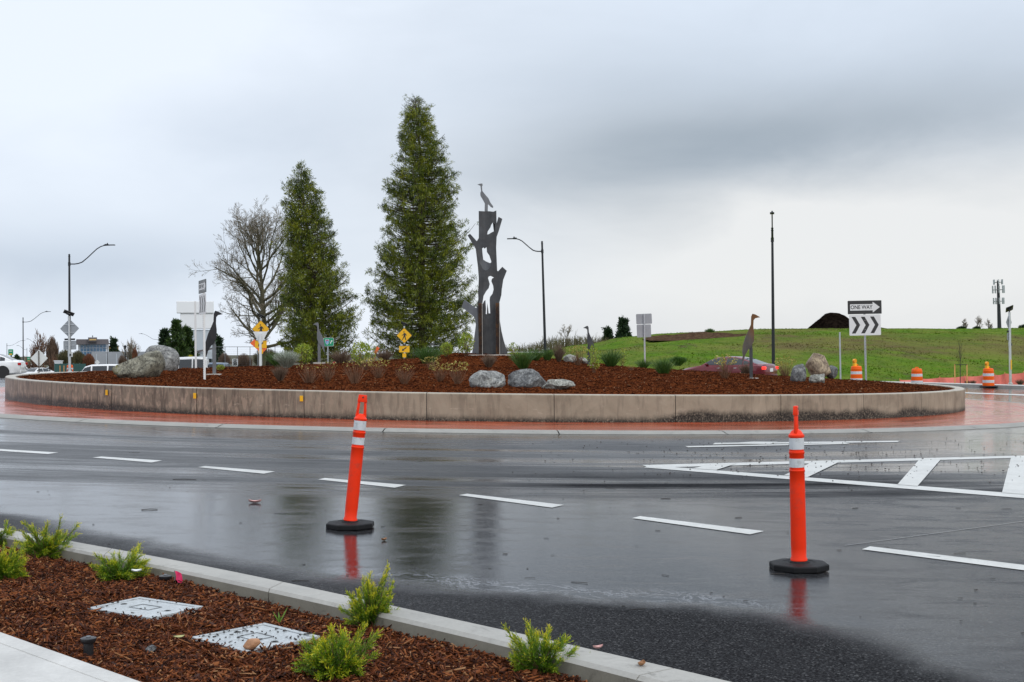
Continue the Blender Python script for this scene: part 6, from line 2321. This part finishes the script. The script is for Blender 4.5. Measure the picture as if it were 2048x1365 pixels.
for a in (
    # kind, px, base y, height px, label, Y, width
    ('rush', 560, 735, 38, 'green rush clump left of the silvery lavender dome', 44, 1.25, 0),
    ('lavender', 574, 737, 32, 'silvery dome shaped lavender at the crest left of the shorter conifer', 42, 1.0, 0),
    ('lime', 607, 729, 40, 'bright lime leaved shrub left of the grey heron', 42.5, .95, 0),
    ('heather', 560, 762, 30, 'thin brown stalks below the silvery lavender dome', None, .7, 1),
    ('twiggy', 618, 768, 34, 'brown leafless shrub below the lime shrub, leftmost of the front row', None, 1.1, 0),
    ('twiggy', 655, 762, 32, 'brown leafless shrub below the grey heron', None, 1.0, 1),
    ('twiggy', 709, 768, 40, 'densest brown twiggy shrub above the leaning orange post', None, .95, 2),
    ('spirea', 757, 757, 34, 'brown shrub with pale leaf specks between the twiggy pair', None, 1.0, 0),
    ('twiggy', 808, 769, 34, 'brown forked twiggy shrub in front of the tallest conifer', None, .95, 3),
    ('spirea', 880, 763, 32, 'yellow topped shrub left of the speckled boulder, second from it', None, 1.0, 1),
    ('spirea', 915, 768, 38, 'yellow topped shrub directly left of the speckled boulder', None, .95, 2),
    ('lime', 722, 735, 46, 'lime and yellow leaved shrub in the gap between the conifers', 43, .85, 1),
    ('spirea', 733, 742, 22, 'low yellow shrub at the foot of the lime shrub in the gap', 41, 1.2, 3),
    ('sparse', 742, 726, 34, 'thin lime shrub beside the orange survey stake', 46, .8, 2),
    ('heather', 683, 727, 28, 'brown heather mound behind the green route sign', 47, 1.1, 0),
    ('heather', 768, 722, 24, 'brown heather mound right of the orange survey stake', 47, 1.0, 2),
    ('rush', 855, 728, 44, 'green rush clump right of the arrow plate', 43, 1.1, 1),
    ('spirea', 862, 740, 22, 'low yellow green shrub under the rush clump in front of the tallest conifer', 40, 1.4, 4),
    ('lime', 893, 716, 28, 'small lime shrub left of the sculpture footing', 44, .9, 2),
    ('lime', 932, 713, 42, 'tall lime shrub at the left side of the trunk sculpture', 45, .8, 0),
    ('heather', 978, 736, 26, 'thin brown stalks in front of the sculpture footing', None, .8, 3),
    ('rush', 1046, 738, 46, 'green rush clump right of the sculpture footing', None, .95, 2),
    ('rush', 1070, 722, 30, 'low rush clump behind the tallest boulder of the front trio', 44, 1.2, 3),
    ('sparse', 1027, 722, 34, 'thin leggy lime shrub just right of the sculpture', 45, .7, 0),
    ('rush', 1095, 722, 30, 'dark rush clump at the foot of the lamp by the sculpture', 46, .8, 0),
    ('heather', 1118, 724, 34, 'upright brown stalks left of the flat pale boulder', 46, .5, 1),
    ('spirea', 1156, 732, 34, 'orange yellow shrub left of the small heron', 43.5, .8, 0),
    ('sparse', 1188, 747, 50, 'yellow leaved shrub right beside the small heron leg', None, .72, 1),
    ('rush', 1222, 733, 40, 'green rush clump right of the small heron', 45, 1.1, 0),
    ('sparse', 1245, 732, 34, 'sprawling thin green shrub left of the grey sign backs', 45, .9, 3),
    ('rush', 1287, 736, 24, 'dark low clump at the foot of the grey sign backs', 46, 1.1, 1),
    ('rush', 1327, 750, 42, 'isolated green rush clump on the right slope', None, 1.0, 2),
    ('spirea', 1262, 742, 10, 'tiny yellow shrub on the bare right slope', None, 1.3, 2),
    ('spirea', 1450, 757, 40, 'yellow sprigged shrub in front of the red car door', None, .9, 1),
    ('sparse', 1445, 748, 36, 'thin lime sprig in front of the red car window', 36, .4, 0),
    ('heather', 1492, 750, 22, 'dry brown stalks left of the rusty heron', 36, .9, 2),
    ('spirea', 1570, 752, 34, 'pale dry shrub left of the boulders by the one way sign', 40, .9, 3),
    ('spirea', 335, 741, 30, 'yellow topped brown shrub at the right foot of the boulder pair', None, 1.1, 0),
    ('lime', 441, 743, 12, 'small dark green plant right of the black heron foot', 38, 1.4, 1),
):
    plant(a[0], a[1], a[2], a[3], a[4], a[5], a[6], a[7])

# orange survey stake
p = on_mound(748, 724)
t = thing('survey_stake', 'slanted orange ribboned survey stake between the two conifers', 'stake', (p.x, p.y, p.z), 0, None, .18)
b = MB(); b.box((0, 0, .25), (.035, .015, .55)); b.build('stake', M['wood_stake'], t)
b = MB(); b.box((.02, -.012, .40), (.09, .012, .22), Matrix.Rotation(.3, 3, 'Y')); b.build('ribbon', M['sign_orange'], t)
p = on_mound(669, 727)
b = MB(); b.lathe([(.01, 0), (.05, .03), (.06, .07), (.03, .11)], 10)
tag(b.build('ball', M['sign_red'], None, p, smooth=True), 'small red ball shaped marker below the green route sign', 'marker')

# ================================================================== FAR SETTING
def bush(label, px0, px1, ytop, ybase, Y, m, seed, n=900, lw=.05, name='bare_bush', cat='bush'):
    r = np.random.default_rng(seed)
    K = Y / F
    p = at((px0 + px1) / 2, ybase, Y)
    if p.x < 0: ybase += 10; p = at((px0 + px1) / 2, ybase, Y)
    t = thing(name, label, cat, (p.x, p.y, p.z))
    w_ = (px1 - px0) * K; h_ = (ybase - ytop) * K
    q = strips(r, n, w_, h_, lw, 1.0, .15)
    link('branches', fast_mesh('branches', np.array(q), 4, m), t)
    return t


M['brush_olive'] = leaf_mat('olive_brush', [(.1, (.055, .050, .022)), (.5, (.095, .085, .035)), (.9, (.15, .125, .055))], .8, .1)
M['brush_brown'] = leaf_mat('brown_brush', [(.1, (.085, .050, .032)), (.5, (.135, .085, .055)), (.9, (.20, .14, .10))], .8, .1)
M['brush_red'] = leaf_mat('reddish_brush', [(.1, (.11, .038, .018)), (.5, (.18, .065, .028)), (.9, (.26, .11, .05))], .8, .1)
M['forsythia'] = leaf_mat('yellow_bloom', [(.1, (.30, .28, .02)), (.5, (.50, .44, .03)), (.9, (.65, .58, .06))], .7, .2)
for a in (('tall brown leafless bush left of the silver sign post', 92, 118, 672, 742, 170, 'brush_brown', 1, 1500, .07),
          ('olive brown bush behind the silver sign post', 112, 150, 698, 742, 160, 'brush_olive', 2, 2200, .07),
          ('broad olive bush before the glass fronted building', 140, 172, 700, 742, 165, 'brush_olive', 3, 2200, .07),
          ('rusty red bush before the glass fronted building', 165, 190, 706, 742, 150, 'brush_red', 4, 1500, .06),
          ('thin reddish bush against the grey wall', 236, 254, 708, 742, 190, 'brush_brown', 5, 700, .06),
          ('narrow reddish columnar bush left of the boulder pair', 264, 276, 694, 738, 190, 'brush_red', 6, 700, .06),
          ('yellow flowering bush before the evergreen clump', 370, 392, 709, 738, 150, 'forsythia', 7, 900, .06),
          ('tan leafless brush right of the black heron', 436, 462, 704, 742, 140, 'brush_brown', 8, 1100, .05),
          ('tan brush under the bare tree', 470, 506, 706, 742, 138, 'brush_brown', 9, 1300, .05),
          ('olive brush at the trunk foot of the bare tree', 505, 560, 694, 742, 134, 'brush_olive', 10, 2200, .05),
          ('dark green bush on the hill crest left of the cell tower, first', 1912, 1934, 652, 664, 165, 'conifer_dark', 11, 700, .06),
          ('dark green bush on the hill crest left of the cell tower, second', 1945, 1962, 652, 664, 165, 'conifer_dark', 12, 600, .06),
          ('dark green bush on the hill crest at the right picture edge', 2036, 2062, 648, 664, 165, 'conifer_dark', 13, 800, .06),
          ('dark low shrub on the grass slope left of the red car', 1336, 1376, 712, 732, 82, 'rush', 14, 900, .03),
          ('tangle of green bramble on the brown ridge', 1408, 1432, 656, 674, 143, 'rush', 15, 500, .05)):
    bush(*a[:5], float(a[5]), M[a[6]], a[7], a[8], a[9])
# brush line along the low skyline, reads as one mass
r = np.random.default_rng(50)
q = []
for px in np.arange(1000, 1222, .35):
    Y = r.uniform(148, 165); K = Y / F
    top = np.interp(px, [1000, 1060, 1100, 1150, 1200, 1222], [700, 694, 681, 677, 678, 682]) + r.normal(0, 4)
    p = at(px, 704, Y); h_ = max(.2, (704 - top) * K)
    a = r.normal(0, .25, 2)
    s_ = np.array([.035, r.normal(0, .02), 0])
    b0 = np.array(p); t0 = b0 + np.array([a[0], a[1], h_])
    q.append([b0 - s_, b0 + s_, t0 + s_ * .3, t0 - s_ * .3])
    for _ in range(3):
        f = r.uniform(.3, .8); c = b0 + (t0 - b0) * f; e = c + np.array([r.normal(0, .3), r.normal(0, .2), h_ * .3])
        q.append([c - s_ * .5, c + s_ * .5, e + s_ * .2, e - s_ * .2])
tag(link('brush', fast_mesh('brush', np.array(q), 4, M['brush_olive'])), 'leafless brown brush along the low skyline right of the sculpture', 'brush', kind='stuff')
# rough tufts on the slope of the berm
r = np.random.default_rng(51)
q = []
n = 42000
xs = r.uniform(2, 80, n); ys = 76 + 74 * r.random(n) ** 1.3
for x, y in zip(xs, ys):
    if x / y * F > 1120: continue
    h_ = r.uniform(.02, .065) * (1.0 + .8 * (mnoise.noise(Vector((x * .12, y * .08, 3))) > .1))
    z = hill_z(x, y) - .02
    a = r.normal(0, .08, 2)
    s_ = np.array([.035, 0, 0]) * r.uniform(.6, 1.5)
    q.append([(x - s_[0], y, z), (x + s_[0], y, z), (x + a[0] + .01, y + a[1], z + h_), (x + a[0] - .01, y + a[1], z + h_)])
M['tuft'] = leaf_mat('tuft_grass', [(.05, (.050, .085, .012)), (.45, (.105, .185, .014)), (.75, (.16, .245, .020)), (.95, (.17, .15, .06))], .8, .2)
tag(link('grass_tufts', fast_mesh('grass_tufts', np.array(q), 4, M['grass'])), 'rough grass tufts covering the slope of the hill', 'grass', kind='stuff')

# soil heaps on the hill
def heap(name, label, px0, px1, prof, ybase, Y, m, depth, seed):
    K = Y / F
    P = []
    nU, nV = 60, 24
    for v in np.linspace(-1, 1, nV):
        row = []
        for u in np.linspace(0, 1, nU):
            px = px0 + (px1 - px0) * u
            top = np.interp(px, [a for a, _ in prof], [b_ for _, b_ in prof])
            h_ = max(0, (ybase - top)) * K
            x = (px - 1024) * K
            prof_v = max(0, 1 - abs(v) ** 1.5)
            z = h_ * prof_v
            z += (.28 * mnoise.fractal(Vector((x * .5, v * depth * .5, seed)), 1, 2, 4)) * min(1, h_) * prof_v
            row.append((x, Y + v * depth, at(px, ybase, Y).z + z - .15))
        P.append(row)
    return tag(link(name, grid_mesh(name, P, m)), label, 'soil heap')


heap('soil_heap', 'dark conical heap of soil on the hill left of the one way sign', 1612, 1790, [(1612, 660), (1625, 652), (1640, 635), (1652, 625), (1663, 622), (1678, 626), (1695, 634), (1712, 644), (1735, 651), (1760, 654), (1780, 657), (1790, 660)], 660, 158.0, M['soil'], 5.5, 2.0)
heap('soil_ridge', 'long low ridge of brown soil along the hill crest', 1285, 1520, [(1285, 676), (1300, 671), (1330, 668), (1380, 664), (1400, 662), (1440, 663), (1480, 665), (1520, 670)], 680, 131.0, M['soil_brown'], 7.0, 9.0)

# far footpath, silt fence, verge on the right
def arc_strip(name, R0, R1, d0, d1, h, m, n=60, side=True):
    rows = []
    for R, hh in ((R0, -.1), (R0, h), (R1, h), (R1, -.1)) if side else ((R0, h), (R1, h)):
        rows.append([(CX + R * math.cos(a), CY + R * math.sin(a), gz(CX + R * math.cos(a), CY + R * math.sin(a)) + hh) for a in np.radians(np.linspace(d0, d1, n))])
    return tag(link(name, grid_mesh(name, rows, m, smooth=False)), kind='structure')


arc_strip('far_kerb', 33.8, 34.1, 5, 100, .13, M['kerb'])
arc_strip('far_footpath', 34.1, 36.2, 5, 100, .125, M['walk'])
arc_strip('verge', 36.2, 46, 5, 100, .01, M['grass'])

Y0 = 71.0
sf = thing('silt_fence', 'low salmon pink silt fence along the foot of the grass hill', 'fence', (0, 0, 0))
tops = [(1800, 760), (1840, 757.5), (1880, 755.5), (1930, 752.5), (1965, 751), (1990, 750), (2010, 747.5), (2048, 745.5), (2100, 745), (2160, 750), (2230, 748)]
stk = MB()
for i, ((xa, ya), (xb, yb)) in enumerate(zip(tops, tops[1:])):
    P = []
    for v in np.linspace(0, 1, 5):
        row = []
        for u in np.linspace(0, 1, 12):
            px = xa + (xb - xa) * u; pt = ya + (yb - ya) * u + 1.6 * math.sin(u * PI)
            p = at(px, pt, Y0 + .15 * math.sin(u * PI) * (1 - v))
            zb = gz(p.x, p.y) - .02
            row.append((p.x, p.y + .04 * math.sin(px * .9 + v * 3), p.z + (zb - p.z) * v))
        P.append(row)
    link('fabric_panel', grid_mesh('fabric_panel', P, M['silt']), sf)
    p = at(xa, ya, Y0 + .05)
    b = MB(); b.box((p.x, p.y + .04, p.z - .25), (.04, .04, .66)); b.build('stake', M['wood_stake'], sf)
# weeds before the silt fence
for px, w_, lab in ((1946, .45, 'brown weed clump in front of the silt fence left of the barrel'), (2040, .6, 'brown weed clump in front of the silt fence at the right edge'), (1935, .4, 'small weed clump in front of the silt fence by the sapling')):
    p = at(px, 769, 69.8)
    t = thing('weed_clump', lab, 'weed', (p.x, p.y, gz(p.x, p.y)))
    t.scale = (w_, w_, w_)
    for n_, me in plant_mesh('heather', 0):
        link(n_, me, t)

# cell tower
Y = 240.0; K = Y / F
p = at(1999, 662, Y)
t = thing('cell_tower', 'slim cell tower with three tiers of antennas on the right skyline', 'tower', (p.x, p.y, p.z), 0, None, -.02)
H = (662 - 562) * K
b = MB(); b.tube([(0, 0, -2), (0, 0, H)], [.42, .22], 12); b.build('mast', M['lamp_black'], t, smooth=True)
for zc, n_, R, hh in ((565, 6, .75, .5), (580, 9, .95, .75), (603, 9, .85, .62)):
    z = (662 - zc) * K
    b = MB(); b.tube([(R * math.cos(a), R * math.sin(a), z) for a in np.linspace(0, 2 * PI, 13)], .05, 6)
    for a in (0, 2.09, 4.19):
        b.tube([(0, 0, z), (R * math.cos(a), R * math.sin(a), z)], .05, 6)
    pf = b.build('antenna_ring', M['steel_dark'], t)
    for i in range(n_):
        a = i * 2 * PI / n_ + .3
        b = MB(); b.box((R * math.cos(a) * 1.1, R * math.sin(a) * 1.1, z + hh * .1), (.22, .14, hh * 1.9), Matrix.Rotation(a, 3, 'Z')); b.build('antenna', M['steel_post'], pf)

# tall pylon sign
Y = 250.0; K = Y / F
p = at(391, 742, Y)
t = thing('pylon_sign', 'tall blank white pylon sign with two stacked boxes behind the evergreens', 'sign', (p.x, p.y, p.z), -math.atan2(p.x, p.y))
b = MB(); b.box((0, 0, (742 - 615) * K), (72 * K, 2.2, 24 * K)); b.build('upper_box', M['pylon_white'], t, bevel=.12)
b = MB(); b.box((.35, .1, (742 - 642.5) * K), (65 * K, 1.9, 30.5 * K)); b.build('lower_box', M['pylon_white'], t, bevel=.1)
b = MB(); b.box((10.5 * K, .3, (742 - 658) * K / 2 - .2), (54 * K, 1.5, (742 - 658) * K + .0)); b.build('shaft', M['pylon_grey'], t)

# glass fronted building with brown roof
Y = 250.0; K = Y / F
def building(name, label, px0, px1, ytop, ybase, Y, depth, m, cat='building'):
    K = Y / F
    p = at((px0 + px1) / 2, ybase, Y)
    t = thing(name, label, cat, (p.x, p.y, p.z), -math.atan2(p.x, p.y))
    w_, h_ = (px1 - px0) * K, (ybase - ytop) * K
    b = MB(); b.box((0, depth / 2, h_ / 2 - 1.5), (w_, depth, h_ + 3)); b.build('wall', m, t)
    return t, w_, h_


t, w_, h_ = building('glass_building', 'building with a wide glass front, brown roof and small cupola', 158, 216, 688, 742, Y, 12, M['wall_white'])
zt = (742 - 689) * K; zb = (742 - 711) * K
x0 = (162 - 187) * K; x1 = (211 - 187) * K
nx_, nz_ = 8, 3
for i in range(nx_):
    for j in range(nz_):
        b = MB(); cw, chh = (x1 - x0) / nx_, (zt - zb) / nz_
        b.box((x0 + cw * (i + .5), -.04, zb + chh * (j + .5)), (cw - .10, .05, chh - .10)); b.build('pane', M['glass_blue'], t)
b = MB(); b.prism([((153 - 187) * K, (742 - 689) * K), ((217 - 187) * K, (742 - 689) * K), ((215.5 - 187) * K, (742 - 679) * K), ((155 - 187) * K, (742 - 679) * K)], -1.2, 13); rf = b.build('roof', M['roof_brown'], t)
b = MB(); b.box(((185.5 - 187) * K, -1.3, (742 - 679.5) * K), (17 * K, 1.6, 8 * K)); cu_ = b.build('cupola', M['roof_brown'], t)
b = MB(); b.box(((186 - 187) * K, -2.15, (742 - 680) * K), (13 * K, .06, 2.6 * K)); b.build('louvre', M['wall_tan'], cu_)
b = MB(); b.lathe([(.05, 0), (.05, .15), (.14, .25), (.05, .38)], 8, ((185.5 - 187) * K, -1.0, (742 - 675.5) * K)); b.build('finial', M['lamp_black'], cu_)
b = MB(); b.box(((179 - 187) * K, -.5, (742 - 711.5) * K), (40 * K, .8, .25)); b.build('balcony', M['steel_dark'], t)
t, w_, h_ = building('low_building', 'long low grey walled building beside the glass fronted one', 186, 300, 704, 742, 245.0, 8, M['wall_grey'])
for i in range(6):
    b = MB(); b.box((-w_ / 2 + w_ * (i + .5) / 6, -.02, h_ * .45), (.12, .05, h_ * .9)); b.build('pilaster', M['pylon_grey'], t)
t, _, h_ = building('tan_building', 'small tan box of a building rising over the grey wall', 217, 237, 693, 742, 262.0, 6, M['wall_tan'])
b = MB(); b.box((0, 3, h_ + .05), (2.3, 6.4, .2)); b.build('roof', M['roof_brown'], t)
t, w_, h_ = building('shed', 'small blue grey shed with a dark roof behind the black heron', 394, 428, 705, 742, 200.0, 5, M['pylon_grey'])
b = MB(); b.prism([(-w_ / 2 - .2, h_ - .1), (w_ / 2 + .2, h_ + .55), (w_ / 2 + .2, h_ + .8), (-w_ / 2 - .2, h_ + .2)], -.3, 5.3); b.build('roof', M['roof_brown'], t)
for i in (-1, 1):
    b = MB(); b.box((i * w_ * .25, -.02, h_ * .55), (.5, .05, .6)); b.build('window', M['glass_dark'], t)
# green screened fence
Y = 120.0; K = Y / F
gf = thing('screen_fence', 'dark green screened fence behind the left part of the island', 'fence', (0, 0, 0))
for i in range(5):
    xa, xb = 109 + i * 12.6, 109 + (i + 1) * 12.6 - .3
    pa, pb = at(xa, 730, Y), at(xb, 730, Y)
    b = MB(); b.box(((pa.x + pb.x) / 2, Y, pa.z - .55), (pb.x - pa.x, .03, 1.3)); b.build('screen_panel', M['screen_green'], gf)
    b = MB(); b.box((pa.x - .01, Y + .03, pa.z - .55), (.05, .05, 1.4)); b.build('post', M['steel_dark'], gf)
p = at(117, 733, 124.0)
t = thing('utility_cabinet', 'white utility cabinet behind the green fence', 'cabinet', (p.x, p.y, p.z))
b = MB(); b.box((0, 0, .2), (14 * K, .5, 13 * K)); b.build('cabinet', M['wall_white'], t, bevel=.02)
b = MB(); b.box((0, 0, .2 + 6.8 * K), (15.5 * K, .6, .08)); b.build('lid', M['pylon_white'], t)
for px, lab in ((120, 'orange lath stake in front of the green fence, left of two'), (128, 'orange lath stake in front of the green fence, right of two')):
    p = at(px, 746, 112.0)
    b = MB(); b.box((0, 0, .28), (.07, .03, .7)); tag(b.build('lath_stake', M['wood_stake'], None, p), lab, 'stake')
# wire fence behind the trees
wf = thing('wire_fence', 'thin wire mesh fence far behind the conifers', 'fence', (0, 0, 0))
Y = 128.0; K = Y / F
xs_ = list(range(425, 800, 25))
for px in xs_:
    p = at(px, 694, Y)
    b = MB(); b.tube([(p.x, Y, p.z - 2.2), (p.x, Y, p.z)], .03, 6); b.build('post', M['steel_dark'], wf)
b = MB(); pa, pb = at(425, 694, Y), at(775, 694, Y)
b.tube([pa, pb], .025, 6); b.build('top_rail', M['steel_dark'], wf)
b = MB()
for i in range(40):
    z = -.05 - i * .05
    if i % 4 == 0:
        b.tube([pa + Vector((0, 0, z)), pb + Vector((0, 0, z))], .004, 3)
b.build('wire_mesh', M['steel_dark'], wf)
# distant tree line on the left horizon
db = []
for i, (px, w_, yt) in enumerate(((-20, 60, 722), (35, 50, 726), (95, 40, 718), (200, 60, 722), (300, 70, 718), (420, 60, 722), (470, 60, 720), (700, 80, 716), (600, 80, 718))):
    r = np.random.default_rng(60 + i); K = 420.0 / F; p = at(px, 750, 420.0)
    db += [np.array(s_) + np.array(p) for s_ in strips(r, 1200, w_ * K, (750 - yt) * K, .16, 1.0, .15)]
tag(link('distant_brush', fast_mesh('distant_brush', np.array(db), 4, M['brush_brown'])), 'distant brown line of brush on the low horizon at the left', 'brush', kind='stuff')
